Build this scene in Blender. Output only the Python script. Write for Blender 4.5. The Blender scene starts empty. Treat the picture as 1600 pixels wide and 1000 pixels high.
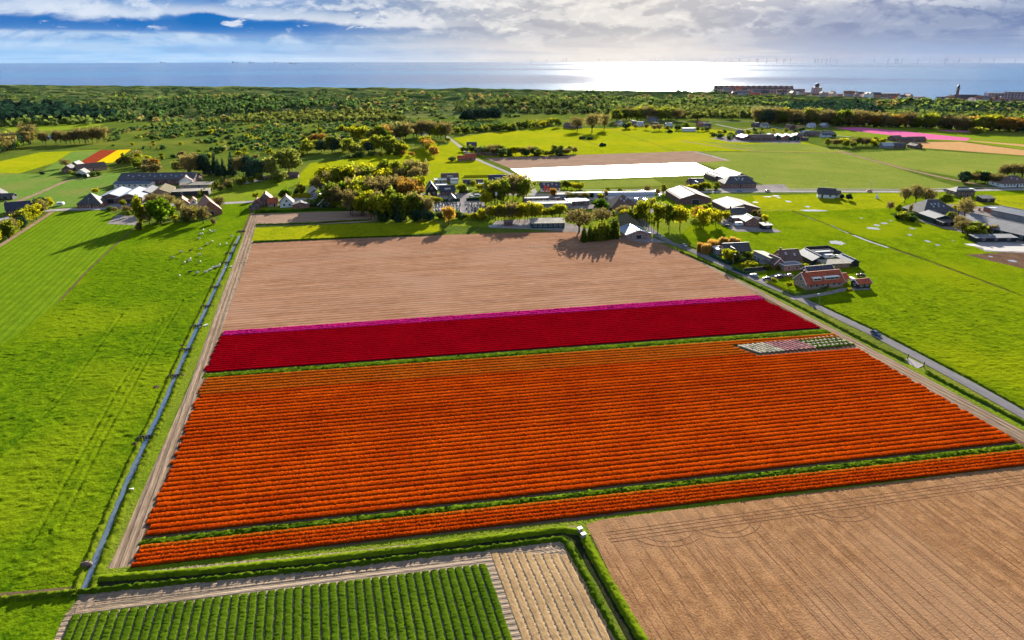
import bpy, math, random
import numpy as np
from mathutils import Vector
R = math.radians
random.seed(7)
rng = np.random.default_rng(11)
scene = bpy.context.scene
col = scene.collection

# ------------------------------------------------------------------ camera
H = 80.0
F = 1067.0
PITCH = R(21.072)
cam = bpy.data.cameras.new('camera')
cam.sensor_width = 36.0
cam.lens = F / 1600 * 36
cam.clip_start = 1.0
cam.clip_end = 90000
camo = bpy.data.objects.new('camera', cam)
col.objects.link(camo)
camo.location = (0, 0, H)
camo.rotation_euler = (R(90) - PITCH, 0, 0)
scene.camera = camo

# ------------------------------------------------------------------ light
SUN_EL, SUN_AZ = R(15.0), R(11.3)
EXPO = 2.0
scene.view_settings.view_transform = 'Standard'
scene.view_settings.look = 'None'
scene.view_settings.gamma = 1.0
scene.view_settings.use_curve_mapping = False
scene.view_settings.exposure = EXPO
sd = Vector((math.sin(SUN_AZ) * math.cos(SUN_EL), math.cos(SUN_AZ) * math.cos(SUN_EL), math.sin(SUN_EL)))
sl = bpy.data.lights.new('sun', 'SUN')
sl.energy = 5.0
sl.angle = R(0.5)
sl.color = (1.0, 0.93, 0.80)
so = bpy.data.objects.new('sun', sl)
col.objects.link(so)
so.rotation_euler = sd.to_track_quat('Z', 'Y').to_euler()


class NT:
    """small helper to write node trees briefly"""
    def __init__(s, tree):
        s.t = tree
        s.t.nodes.clear()

    def n(s, typ, **kw):
        nd = s.t.nodes.new(typ)
        for k, v in kw.items():
            setattr(nd, k, v)
        return nd

    def l(s, a, b):
        s.t.links.new(a, b)

    def inp(s, sock, v):
        if isinstance(v, (int, float)):
            sock.default_value = v
        elif isinstance(v, (tuple, list)):
            if len(v) == 3 and len(sock.default_value) == 4:
                v = tuple(v) + (1.0,)
            sock.default_value = v
        else:
            s.l(v, sock)

    def m(s, op, a, b=None, c=None, clamp=False):
        nd = s.n('ShaderNodeMath', operation=op)
        nd.use_clamp = clamp
        s.inp(nd.inputs[0], a)
        if b is not None:
            s.inp(nd.inputs[1], b)
        if c is not None:
            s.inp(nd.inputs[2], c)
        return nd.outputs[0]

    def mix(s, fac, a, b, blend='MIX'):
        nd = s.n('ShaderNodeMix', data_type='RGBA', blend_type=blend)
        s.inp(nd.inputs[0], fac)
        s.inp(nd.inputs[6], a)
        s.inp(nd.inputs[7], b)
        return nd.outputs[2]

    def ramp(s, v, lo, hi):
        nd = s.n('ShaderNodeMapRange', interpolation_type='SMOOTHSTEP')
        s.inp(nd.inputs[0], v)
        s.inp(nd.inputs[1], lo)
        s.inp(nd.inputs[2], hi)
        return nd.outputs[0]

    def noise(s, vec, scale, detail=4, rough=0.55, dist=0.0):
        nd = s.n('ShaderNodeTexNoise')
        s.l(vec, nd.inputs['Vector'])
        nd.inputs['Scale'].default_value = scale
        nd.inputs['Detail'].default_value = detail
        nd.inputs['Roughness'].default_value = rough
        nd.inputs['Distortion'].default_value = dist
        return nd.outputs[0]

    def xyz(s, x, y, z=0.0):
        nd = s.n('ShaderNodeCombineXYZ')
        s.inp(nd.inputs[0], x)
        s.inp(nd.inputs[1], y)
        s.inp(nd.inputs[2], z)
        return nd.outputs[0]


# ------------------------------------------------------------------ sky with clouds (world)
def build_world():
    w = bpy.data.worlds.new('World')
    scene.world = w
    w.use_nodes = True
    t = NT(w.node_tree)
    sky = t.n('ShaderNodeTexSky', sky_type='NISHITA')
    sky.sun_disc = False
    sky.sun_elevation = SUN_EL
    sky.sun_rotation = SUN_AZ
    sky.air_density = 1.0
    sky.dust_density = 0.6
    tc = t.n('ShaderNodeTexCoord')
    sx = t.n('ShaderNodeSeparateXYZ')
    t.l(tc.outputs['Generated'], sx.inputs[0])
    X, Y, Z = sx.outputs
    az = t.m('ARCTAN2', X, Y)
    el = t.m('ARCSINE', Z)
    # angle to the sun
    dt = t.n('ShaderNodeVectorMath', operation='DOT_PRODUCT')
    t.l(tc.outputs['Generated'], dt.inputs[0])
    dt.inputs[1].default_value = sd
    sundot = dt.outputs['Value']
    glow = t.m('POWER', t.m('MAXIMUM', sundot, 0.0), 30.0)
    azd = t.m('ABSOLUTE', t.m('SUBTRACT', az, SUN_AZ - 0.02))
    near_sun = t.m('SUBTRACT', 1.0, t.ramp(azd, 0.05, 0.62))
    # soft lumps of cumulus; the noise is stretched sideways near the horizon
    def cl(dx=0.0, dy=0.0, sx_=7.0, sy_=17.0, det=7, zz=0.0, dist=0.35):
        v = t.xyz(t.m('MULTIPLY', t.m('ADD', az, dx), sx_), t.m('MULTIPLY', t.m('ADD', el, dy), sy_), zz)
        return t.noise(v, 1.0, det, 0.58, dist)
    big = cl(zz=3.1)
    bigu = cl(dy=0.013, dx=0.004, zz=3.1)
    strat = cl(sx_=3.2, sy_=55.0, zz=9.0, det=5)
    puff = cl(sx_=20.0, sy_=48.0, zz=5.5, det=6)
    puffu = cl(sx_=20.0, sy_=48.0, zz=5.5, det=6, dy=0.006)
    lit = t.ramp(t.m('SUBTRACT', big, bigu), -0.025, 0.06)
    litp = t.ramp(t.m('SUBTRACT', puff, puffu), -0.03, 0.10)
    # colours of air and cloud (scene linear)
    blue = t.mix(0.35, (0.008, 0.08, 0.23), t.mix(1.0, sky.outputs[0], (0.05, 0.05, 0.05), 'MULTIPLY'))
    blue = t.mix(t.ramp(el, 0.04, 0.5), (0.003, 0.042, 0.135), blue)
    right = t.ramp(az, 0.16, 0.42)
    shade = t.mix(near_sun, (0.036, 0.082, 0.165), (0.085, 0.090, 0.110))
    shade = t.mix(t.m('MULTIPLY', right, 0.9), shade, (0.032, 0.050, 0.105))
    white = t.mix(near_sun, (0.185, 0.205, 0.235), (0.225, 0.22, 0.21))
    dk = t.m('MULTIPLY', right, t.m('SUBTRACT', 1.0, t.ramp(el, 0.048, 0.070)))
    white = t.mix(dk, white, (0.090, 0.108, 0.150))
    lf = t.m('ADD', t.m('MULTIPLY', lit, 0.72), t.m('MULTIPLY', litp, 0.28))
    cloud = t.mix(t.m('MULTIPLY', lf, 0.85), shade, white)
    # coverage: a deck overhead, a long blue gap on the left between the deck and the low haze
    rim = t.m('ADD', el, t.m('ADD', t.m('MULTIPLY', az, 0.020), t.m('MULTIPLY', t.m('SUBTRACT', big, 0.5), 0.035)))
    gap = t.m('MULTIPLY', t.ramp(el, 0.025, 0.031), t.m('SUBTRACT', 1.0, t.ramp(rim, 0.031, 0.038)))
    gap = t.m('MULTIPLY', gap, t.m('SUBTRACT', 1.0, t.ramp(az, -0.32, -0.06)))
    cov = t.ramp(t.m('ADD', big, t.m('MULTIPLY', near_sun, 0.12)), 0.34, 0.48)
    cov = t.m('MULTIPLY', cov, t.m('SUBTRACT', 1.0, t.m('MULTIPLY', gap, 0.95)))
    c = t.mix(cov, blue, cloud)
    # bright lower rim of the left deck
    edge = t.m('MULTIPLY', t.ramp(rim, 0.034, 0.039), t.m('SUBTRACT', 1.0, t.ramp(rim, 0.040, 0.056)))
    edge = t.m('MULTIPLY', edge, t.m('SUBTRACT', 1.0, t.ramp(az, -0.15, 0.0)))
    c = t.mix(t.m('MULTIPLY', edge, 0.7), c, white)
    # small bright puffs along the lower rim of the deck
    band = t.m('MULTIPLY', t.ramp(el, 0.026, 0.036), t.m('SUBTRACT', 1.0, t.ramp(el, 0.050, 0.075)))
    pf = t.m('MULTIPLY', t.ramp(puff, 0.56, 0.63), band)
    c = t.mix(t.m('MULTIPLY', pf, 0.9), c, t.mix(litp, shade, white))
    # bright cumulus heads up on the right
    hd = t.m('MULTIPLY', t.m('MULTIPLY', t.ramp(az, -0.16, 0.0), t.ramp(el, 0.036, 0.060)), t.ramp(bigu, 0.49, 0.56))
    c = t.mix(t.m('MULTIPLY', hd, t.m('ADD', 0.25, t.m('MULTIPLY', litp, 0.6))), c, white)
    # low layered haze over the sea
    low = t.m('SUBTRACT', 1.0, t.ramp(el, 0.006, 0.040))
    hz = t.mix(near_sun, (0.082, 0.150, 0.235), (0.165, 0.160, 0.165))
    hz = t.mix(t.m('MULTIPLY', right, 0.85), hz, (0.078, 0.098, 0.150))
    hz = t.mix(t.m('MULTIPLY', t.ramp(strat, 0.46, 0.60), 0.55), hz, t.mix(near_sun, (0.15, 0.19, 0.24), (0.225, 0.205, 0.19)))
    hz = t.mix(t.m('MULTIPLY', t.ramp(strat, 0.50, 0.36), 0.65), hz, t.mix(near_sun, (0.065, 0.115, 0.205), (0.100, 0.115, 0.155)))
    c = t.mix(t.m('MULTIPLY', low, 0.88), c, hz)
    # brightness around the hidden sun
    c = t.mix(t.m('MULTIPLY', glow, 0.6), c, (0.28, 0.255, 0.22))
    # below the horizon: the same hazy tone
    bg = t.n('ShaderNodeBackground')
    t.l(c, bg.inputs[0])
    bg.inputs[1].default_value = 1.0
    out = t.n('ShaderNodeOutputWorld')
    t.l(bg.outputs[0], out.inputs[0])


build_world()

# ------------------------------------------------------------------ ground survey: image pixel of the photo -> point on the land
CP, SP = math.cos(PITCH), math.sin(PITCH)


def P(px, py, z=0.0):
    u = (px - 800) / F
    v = (500 - py) / F
    dy = CP + v * SP
    dz = -SP + v * CP
    t = (z - H) / dz
    return Vector((u * t, dy * t, z))


def mpp(p):
    """metres per photo pixel at a point"""
    return (p.y * CP + (H - p.z) * SP) / F


# ------------------------------------------------------------------ noise
def _hash(ix, iy, seed):
    h = np.sin(ix * 127.1 + iy * 311.7 + seed * 74.7) * 43758.5453
    return h - np.floor(h)


def vnoise(x, y, seed=0):
    ix, iy = np.floor(x), np.floor(y)
    fx, fy = x - ix, y - iy
    fx = fx * fx * (3 - 2 * fx)
    fy = fy * fy * (3 - 2 * fy)
    a, b = _hash(ix, iy, seed), _hash(ix + 1, iy, seed)
    c, d = _hash(ix, iy + 1, seed), _hash(ix + 1, iy + 1, seed)
    return (a * (1 - fx) + b * fx) * (1 - fy) + (c * (1 - fx) + d * fx) * fy


def fbm(x, y, o=4, seed=0):
    s = 0
    a = 0.5
    for i in range(o):
        s = s + a * vnoise(x, y, seed + i)
        x = x * 2.03 + 5.1
        y = y * 2.03 + 1.7
        a *= 0.5
    return s


# ------------------------------------------------------------------ object helpers
def tag(o, label=None, cat=None, group=None, kind=None):
    if label:
        o['label'] = label
    if cat:
        o['category'] = cat
    if group:
        o['group'] = group
    if kind:
        o['kind'] = kind
    return o


def mesh_np(name, V, Fc, mats, midx=None, smooth=False):
    V = np.asarray(V, dtype=np.float32)
    Fc = np.asarray(Fc, dtype=np.int32)
    k = Fc.shape[1]
    me = bpy.data.meshes.new(name)
    me.vertices.add(len(V))
    me.vertices.foreach_set('co', V.ravel())
    me.loops.add(Fc.size)
    me.loops.foreach_set('vertex_index', Fc.ravel())
    me.polygons.add(len(Fc))
    me.polygons.foreach_set('loop_start', np.arange(0, Fc.size, k, dtype=np.int32))
    for m_ in (mats if isinstance(mats, (list, tuple)) else [mats]):
        me.materials.append(m_)
    if midx is not None:
        me.polygons.foreach_set('material_index', np.asarray(midx, dtype=np.int32))
    if smooth:
        me.polygons.foreach_set('use_smooth', np.ones(len(Fc), dtype=bool))
    me.update(calc_edges=True)
    return me


def link(name, me, parent=None, loc=None, rot=None):
    o = bpy.data.objects.new(name, me)
    col.objects.link(o)
    if parent is not None:
        o.parent = parent
    if loc is not None:
        o.location = loc
    if rot is not None:
        o.rotation_euler = rot
    return o


def empty(name, loc, rz=0.0):
    o = bpy.data.objects.new(name, None)
    o.empty_display_size = 0.5
    col.objects.link(o)
    o.location = loc
    o.rotation_euler = (0, 0, rz)
    return o


class MB:
    """collects simple shapes, then makes one mesh"""
    def __init__(s):
        s.v = []
        s.f = []
        s.mi = []

    def add(s, vs, fs, mi=0):
        b = len(s.v)
        s.v += [tuple(v) for v in vs]
        s.f += [tuple(i + b for i in f) for f in fs]
        s.mi += [mi] * len(fs)

    def box(s, x0, x1, y0, y1, z0, z1, mi=0):
        vs = [(x, y, z) for z in (z0, z1) for y in (y0, y1) for x in (x0, x1)]
        s.add(vs, [(0, 2, 3, 1), (4, 5, 7, 6), (0, 1, 5, 4), (2, 6, 7, 3), (0, 4, 6, 2), (1, 3, 7, 5)], mi)

    def hull(s, bottom, top, mi=0):
        """prism between two rings with the same count"""
        n = len(bottom)
        fs = [tuple(range(n - 1, -1, -1)), tuple(range(n, 2 * n))]
        fs += [(i, (i + 1) % n, n + (i + 1) % n, n + i) for i in range(n)]
        s.add(list(bottom) + list(top), fs, mi)

    def tube(s, a, b, ra, rb, k=6, mi=0):
        a, b = Vector(a), Vector(b)
        d = (b - a).normalized()
        u = d.orthogonal().normalized()
        w = d.cross(u)
        r1 = [a + (u * math.cos(2 * math.pi * i / k) + w * math.sin(2 * math.pi * i / k)) * ra for i in range(k)]
        r2 = [b + (u * math.cos(2 * math.pi * i / k) + w * math.sin(2 * math.pi * i / k)) * rb for i in range(k)]
        s.hull(r1, r2, mi)

    def mesh(s, name, mats):
        me = bpy.data.meshes.new(name)
        me.from_pydata(s.v, [], s.f)
        for m_ in (mats if isinstance(mats, (list, tuple)) else [mats]):
            me.materials.append(m_)
        me.polygons.foreach_set('material_index', s.mi)
        me.update()
        return me

    def build(s, name, mats, parent=None, loc=None, rot=None):
        return link(name, s.mesh(name, mats), parent, loc, rot)


# ------------------------------------------------------------------ materials
MATS = {}


def new_mat(name):
    m_ = bpy.data.materials.new(name)
    m_.use_nodes = True
    MATS[name] = m_
    return m_, NT(m_.node_tree)


def finish(t, bsdf):
    out = t.n('ShaderNodeOutputMaterial')
    t.l(bsdf.outputs[0], out.inputs[0])


def principled(t, color, rough=0.8, spec=0.3, normal=None, **kw):
    b = t.n('ShaderNodeBsdfPrincipled')
    t.inp(b.inputs['Base Color'], color)
    t.inp(b.inputs['Roughness'], rough)
    t.inp(b.inputs['Specular IOR Level'], spec)
    if normal is not None:
        t.l(normal, b.inputs['Normal'])
    for k, v in kw.items():
        t.inp(b.inputs[k.replace('_', ' ')], v)
    return b


def bump(t, h, strength, dist):
    b = t.n('ShaderNodeBump')
    b.inputs['Strength'].default_value = strength
    b.inputs['Distance'].default_value = dist
    t.l(h, b.inputs['Height'])
    return b.outputs[0]


def coord(t, along=None):
    """world position; optionally turned so that x runs across rows whose direction is `along` (radians)"""
    g = t.n('ShaderNodeNewGeometry')
    if along is None:
        return g.outputs['Position']
    vr = t.n('ShaderNodeVectorRotate', rotation_type='Z_AXIS')
    t.l(g.outputs['Position'], vr.inputs['Vector'])
    vr.inputs['Angle'].default_value = math.pi / 2 - along
    return vr.outputs[0]


def field_mat(name, c1, c2, c3=None, fine=1.6, mid=0.22, wide=0.025, along=None, stripe=0.0, pitch=3.0, bstr=0.5, bdist=0.35,
              rough=0.9, sheen=0.0, stretch=1.0, spec=0.0):
    m_, t = new_mat(name)
    pos = coord(t, along if along is not None else 0.0)
    sx = t.n('ShaderNodeSeparateXYZ')
    t.l(pos, sx.inputs[0])
    v = t.xyz(sx.outputs[0], t.m('MULTIPLY', sx.outputs[1], 1.0 / stretch))
    nf = t.noise(v, fine, 5, 0.65)
    nm = t.noise(v, mid, 4, 0.6, 0.4)
    nw = t.noise(pos, wide, 3, 0.5)
    f = t.m('ADD', t.m('MULTIPLY', nf, 0.55), t.m('MULTIPLY', nm, 0.45))
    c = t.mix(t.ramp(f, 0.36, 0.64), c1, c2)
    if c3 is not None:
        c = t.mix(t.m('MULTIPLY', t.ramp(nw, 0.45, 0.68), 0.8), c, c3)
    nb = t.noise(pos, wide * 3.1, 4, 0.6, 0.8)
    c = t.mix(t.m('MULTIPLY', t.ramp(nb, 0.52, 0.70), 0.35), c, c1)
    h = nf
    if stripe > 0:
        wob = t.m('ADD', sx.outputs[0], t.m('MULTIPLY', nm, 0.5))
        s1 = t.m('SINE', t.m('MULTIPLY', wob, 2 * math.pi / pitch))
        n1 = t.noise(t.xyz(sx.outputs[0], t.m('MULTIPLY', sx.outputs[1], 0.01)), 0.9 / pitch, 3, 0.7)
        sg = t.m('ADD', t.m('MULTIPLY', s1, 0.18), n1)
        st = t.ramp(sg, 0.38, 0.62)
        c = t.mix(t.m('MULTIPLY', st, stripe), c, t.mix(1.0, c, (0.45, 0.45, 0.45), 'MULTIPLY'))
        h = t.m('SUBTRACT', nf, t.m('MULTIPLY', st, 0.5))
    b = principled(t, c, rough, spec, bump(t, h, bstr, bdist))
    if sheen:
        b.inputs['Sheen Weight'].default_value = sheen
        b.inputs['Sheen Roughness'].default_value = 0.3
        t.inp(b.inputs['Sheen Tint'], tuple(min(1, x * 2.5) for x in c2))
    finish(t, b)
    return m_


def plain(name, c, rough=0.7, spec=0.3, var=0.25, scale=1.5, metal=0.0, stripe=None, bst=0.25):
    """paint, brick, tile and so on: colour with grain, in object space; stripe = (axis, pitch, depth)"""
    m_, t = new_mat(name)
    tc = t.n('ShaderNodeTexCoord')
    oi = t.n('ShaderNodeObjectInfo')
    v = t.n('ShaderNodeVectorMath', operation='ADD')
    t.l(tc.outputs['Object'], v.inputs[0])
    t.l(t.xyz(t.m('MULTIPLY', oi.outputs['Random'], 40.0), 0.0, 0.0), v.inputs[1])
    n1 = t.noise(v.outputs[0], scale, 5, 0.65)
    n2 = t.noise(v.outputs[0], scale * 0.2, 3)
    f = t.m('ADD', t.m('MULTIPLY', n1, 0.6), t.m('MULTIPLY', n2, 0.4))
    d = tuple(x * (1 - var) for x in c)
    e = tuple(min(1, x * (1 + var)) for x in c)
    cc = t.mix(t.ramp(f, 0.35, 0.65), d, e)
    h = n1
    if stripe:
        ax, pt, dep = stripe
        sx = t.n('ShaderNodeSeparateXYZ')
        t.l(tc.outputs['Object'], sx.inputs[0])
        s1 = t.m('SINE', t.m('MULTIPLY', sx.outputs[ax], 2 * math.pi / pt))
        st = t.ramp(s1, 0.2, 0.8)
        cc = t.mix(t.m('MULTIPLY', st, dep), cc, t.mix(1.0, cc, (0.4, 0.4, 0.42), 'MULTIPLY'))
        h = st
    b = principled(t, cc, rough, spec, bump(t, h, bst, 0.05), Metallic=metal)
    finish(t, b)
    return m_


def leaf_mat(name, c1, c2, trans=0.45, rnd=0.35):
    m_, t = new_mat(name)
    oi = t.n('ShaderNodeObjectInfo')
    g = t.n('ShaderNodeNewGeometry')
    n1 = t.noise(g.outputs['Position'], 0.45, 3, 0.6)
    n2 = t.noise(g.outputs['Position'], 2.2, 2, 0.6)
    f = t.m('ADD', t.m('ADD', t.m('MULTIPLY', n1, 0.6), t.m('MULTIPLY', n2, 0.4)), t.m('MULTIPLY', t.m('SUBTRACT', oi.outputs['Random'], 0.5), rnd))
    c = t.mix(t.ramp(f, 0.34, 0.66), c1, c2)
    df = t.n('ShaderNodeBsdfDiffuse')
    t.l(c, df.inputs[0])
    tr = t.n('ShaderNodeBsdfTranslucent')
    t.l(t.mix(0.4, c, t.mix(1.0, c, (1.3, 1.2, 0.5), 'MULTIPLY')), tr.inputs[0])
    mx = t.n('ShaderNodeMixShader')
    mx.inputs[0].default_value = trans
    t.l(df.outputs[0], mx.inputs[1])
    t.l(tr.outputs[0], mx.inputs[2])
    finish(t, mx)
    return m_


def flower_mat(name, petal1, petal2, green, top, trans=0.4, fq=1.0):
    """petals on top, green leaves lower down on the stems"""
    m_, t = new_mat(name)
    g = t.n('ShaderNodeNewGeometry')
    sx = t.n('ShaderNodeSeparateXYZ')
    t.l(g.outputs['Position'], sx.inputs[0])
    n1 = t.noise(g.outputs['Position'], 3.2 * fq, 3, 0.7)
    n2 = t.noise(g.outputs['Position'], 0.10, 4, 0.6)
    n3 = t.noise(g.outputs['Position'], 0.9 * fq * fq, 3, 0.6)
    pc = t.mix(t.ramp(t.m('ADD', t.m('MULTIPLY', n1, 0.72), t.m('MULTIPLY', n2, 0.28)), 0.34, 0.66), petal1, petal2)
    hgt = t.m('ADD', sx.outputs[2], t.m('MULTIPLY', t.m('SUBTRACT', t.m('ADD', n1, t.m('MULTIPLY', n3, 0.6)), 0.8), top * 0.9))
    c = t.mix(t.ramp(hgt, top * 0.42, top * 0.72), green, pc)
    df = t.n('ShaderNodeBsdfDiffuse')
    t.l(c, df.inputs[0])
    tr = t.n('ShaderNodeBsdfTranslucent')
    t.l(c, tr.inputs[0])
    mx = t.n('ShaderNodeMixShader')
    mx.inputs[0].default_value = trans
    t.l(df.outputs[0], mx.inputs[1])
    t.l(tr.outputs[0], mx.inputs[2])
    finish(t, mx)
    return m_


AX = R(105.7)          # direction of the field axis
RW = R(12.5)           # direction of the tulip rows
grass = dict(rough=0.9, sheen=0.20, bstr=1.0, bdist=0.5)
G_LEFT = field_mat('pasture_grass', (0.024, 0.066, 0.002), (0.100, 0.160, 0.003), (0.13, 0.172, 0.004), fine=1.1, mid=0.3, **grass)
G_MOWN = field_mat('mown_grass', (0.062, 0.125, 0.005), (0.125, 0.19, 0.008), None, along=R(106.6), stripe=0.36, pitch=2.6, **grass)
G_RIGHT = field_mat('meadow_grass', (0.048, 0.086, 0.002), (0.130, 0.178, 0.003), (0.150, 0.175, 0.003), fine=0.8, mid=0.18, **grass)
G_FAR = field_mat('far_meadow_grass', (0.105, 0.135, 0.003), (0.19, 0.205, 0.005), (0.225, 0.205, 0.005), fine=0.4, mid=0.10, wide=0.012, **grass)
G_VERGE = field_mat('verge_grass', (0.07, 0.12, 0.008), (0.15, 0.19, 0.010), (0.13, 0.15, 0.02), fine=1.4, **grass)
G_CROP = field_mat('young_crop', (0.11, 0.145, 0.020), (0.155, 0.185, 0.034), (0.18, 0.19, 0.035), along=AX, stripe=0.07, pitch=2.0, fine=1.2, **grass)
G_CROPL = field_mat('left_crop', (0.06, 0.125, 0.018), (0.105, 0.165, 0.03), (0.14, 0.14, 0.04), along=R(103), stripe=0.05, pitch=4.0, **grass)
G_LAND = field_mat('polder_land', (0.045, 0.08, 0.012), (0.105, 0.135, 0.018), (0.14, 0.15, 0.022), fine=0.5, mid=0.09, wide=0.015, **dict(grass, sheen=0.0))
S_PINK = field_mat('harrowed_soil', (0.205, 0.104, 0.060), (0.32, 0.176, 0.108), (0.29, 0.168, 0.11), along=RW, stripe=0.32, pitch=2.3, fine=1.8, stretch=6, bstr=0.5, bdist=0.2)
S_BROWN = field_mat('worked_soil', (0.17, 0.084, 0.038), (0.32, 0.173, 0.082), (0.27, 0.156, 0.086), along=R(106.5), stripe=0.10, pitch=3.7, fine=3.4, mid=0.5, stretch=1.4, bstr=1.0, bdist=0.16)
S_TRACK = field_mat('pressed_soil', (0.115, 0.056, 0.03), (0.23, 0.12, 0.065), None, fine=1.2, bstr=0.8, bdist=0.1)
S_HEAD = field_mat('headland_soil', (0.155, 0.115, 0.082), (0.31, 0.235, 0.165), (0.26, 0.20, 0.15), along=R(10.5), stripe=0.30, pitch=1.1, fine=2.2, stretch=4, bstr=1.0, bdist=0.2)
S_SAND = field_mat('sandy_track_soil', (0.16, 0.112, 0.078), (0.32, 0.235, 0.165), (0.27, 0.19, 0.13), along=AX, stripe=0.35, pitch=1.4, fine=1.6, stretch=9, bstr=0.8, bdist=0.2)
S_SHADED = field_mat('shaded_ditch_bed', (0.012, 0.014, 0.008), (0.03, 0.034, 0.014), None, fine=1.5, bstr=0.6, bdist=0.1)  # ditch bed with its shade painted in as a near black tone
S_DARK = field_mat('dark_soil', (0.075, 0.045, 0.03), (0.14, 0.085, 0.055), None, fine=2.0, bstr=0.8, bdist=0.15)
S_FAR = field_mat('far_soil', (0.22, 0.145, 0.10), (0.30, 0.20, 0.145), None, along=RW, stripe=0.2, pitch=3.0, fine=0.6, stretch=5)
S_ORANGE = field_mat('orange_soil', (0.36, 0.20, 0.085), (0.44, 0.26, 0.12), None, fine=0.5)
S_YARD = field_mat('yard_paving', (0.16, 0.14, 0.135), (0.27, 0.24, 0.23), (0.2, 0.17, 0.15), fine=0.8, mid=0.15)
ASPH = field_mat('asphalt', (0.13, 0.12, 0.125), (0.19, 0.18, 0.185), None, fine=2.5, along=AX, stretch=8, bstr=0.2, bdist=0.03, rough=0.9, spec=0.0)
ROADL = field_mat('pale_road', (0.24, 0.215, 0.21), (0.33, 0.30, 0.29), None, fine=1.5, bstr=0.2, bdist=0.03)
F_YELLOW = field_mat('yellow_flowers', (0.55, 0.32, 0.005), (0.65, 0.42, 0.005), None, fine=0.8)
F_REDFAR = field_mat('far_red_flowers', (0.20, 0.03, 0.015), (0.27, 0.05, 0.02), None, along=R(128), stripe=0.3, pitch=2.0)
F_PINKFAR = field_mat('far_pink_flowers', (0.45, 0.09, 0.21), (0.55, 0.14, 0.28), None, fine=0.5)
BED_SOIL = field_mat('bed_soil', (0.21, 0.135, 0.068), (0.34, 0.225, 0.115), None, along=R(106.5), fine=2.2, stretch=2, bstr=0.9, bdist=0.1)
TULIP_O = flower_mat('orange_petals', (0.29, 0.020, 0.0015), (0.56, 0.078, 0.003), (0.07, 0.045, 0.004), 0.33)
TULIP_O2 = flower_mat('deep_orange_petals', (0.23, 0.016, 0.0015), (0.46, 0.058, 0.003), (0.06, 0.04, 0.004), 0.36)
TULIP_D = flower_mat('dull_orange_petals', (0.27, 0.043, 0.003), (0.44, 0.095, 0.006), (0.06, 0.07, 0.008), 0.38)
TULIP_R = flower_mat('red_petals', (0.17, 0.0005, 0.003), (0.29, 0.0012, 0.007), (0.07, 0.012, 0.006), 0.32)
TULIP_P = flower_mat('pink_petals', (0.34, 0.006, 0.10), (0.47, 0.015, 0.16), (0.10, 0.05, 0.04), 0.42)
TULIP_L = flower_mat('pale_pink_petals', (0.50, 0.22, 0.22), (0.62, 0.34, 0.33), (0.12, 0.10, 0.05), 0.42)
TULIP_W = flower_mat('cream_petals', (0.62, 0.54, 0.40), (0.72, 0.66, 0.52), (0.14, 0.15, 0.06), 0.42)
CROP_G = flower_mat('crop_leaves', (0.036, 0.088, 0.004), (0.105, 0.165, 0.008), (0.02, 0.045, 0.004), 0.22, trans=0.35, fq=2.2)
LEAF = dict(
    green=leaf_mat('green_leaves', (0.055, 0.125, 0.008), (0.12, 0.20, 0.010), 0.65),
    yellow=leaf_mat('yellow_green_leaves', (0.19, 0.21, 0.008), (0.34, 0.32, 0.014), 0.7),
    olive=leaf_mat('olive_leaves', (0.105, 0.15, 0.014), (0.225, 0.245, 0.024), 0.68),
    bare=leaf_mat('budding_twigs', (0.14, 0.115, 0.045), (0.23, 0.19, 0.07), 0.55),
    dark=leaf_mat('evergreen_leaves', (0.014, 0.042, 0.028), (0.04, 0.08, 0.045), 0.3),
    orange=leaf_mat('orange_leaves', (0.23, 0.125, 0.025), (0.36, 0.22, 0.04), 0.6),
    pale=leaf_mat('pale_willow_leaves', (0.13, 0.16, 0.03), (0.25, 0.27, 0.06), 0.65),
    scrub=leaf_mat('scrub_leaves', (0.042, 0.085, 0.028), (0.125, 0.175, 0.040), 0.55, 0.5),
    grass=leaf_mat('bank_grass', (0.06, 0.11, 0.006), (0.17, 0.22, 0.012), 0.45),
    turf=leaf_mat('thick_bank_grass', (0.030, 0.062, 0.003), (0.11, 0.155, 0.006), 0.15),
    heath=leaf_mat('heath_leaves', (0.05, 0.08, 0.022), (0.14, 0.16, 0.036), 0.5, 0.6),
    reed=leaf_mat('dry_reed', (0.34, 0.19, 0.04), (0.50, 0.31, 0.09), 0.5),
)
BARK = plain('bark', (0.06, 0.045, 0.035), 0.9, 0.1)
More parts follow.
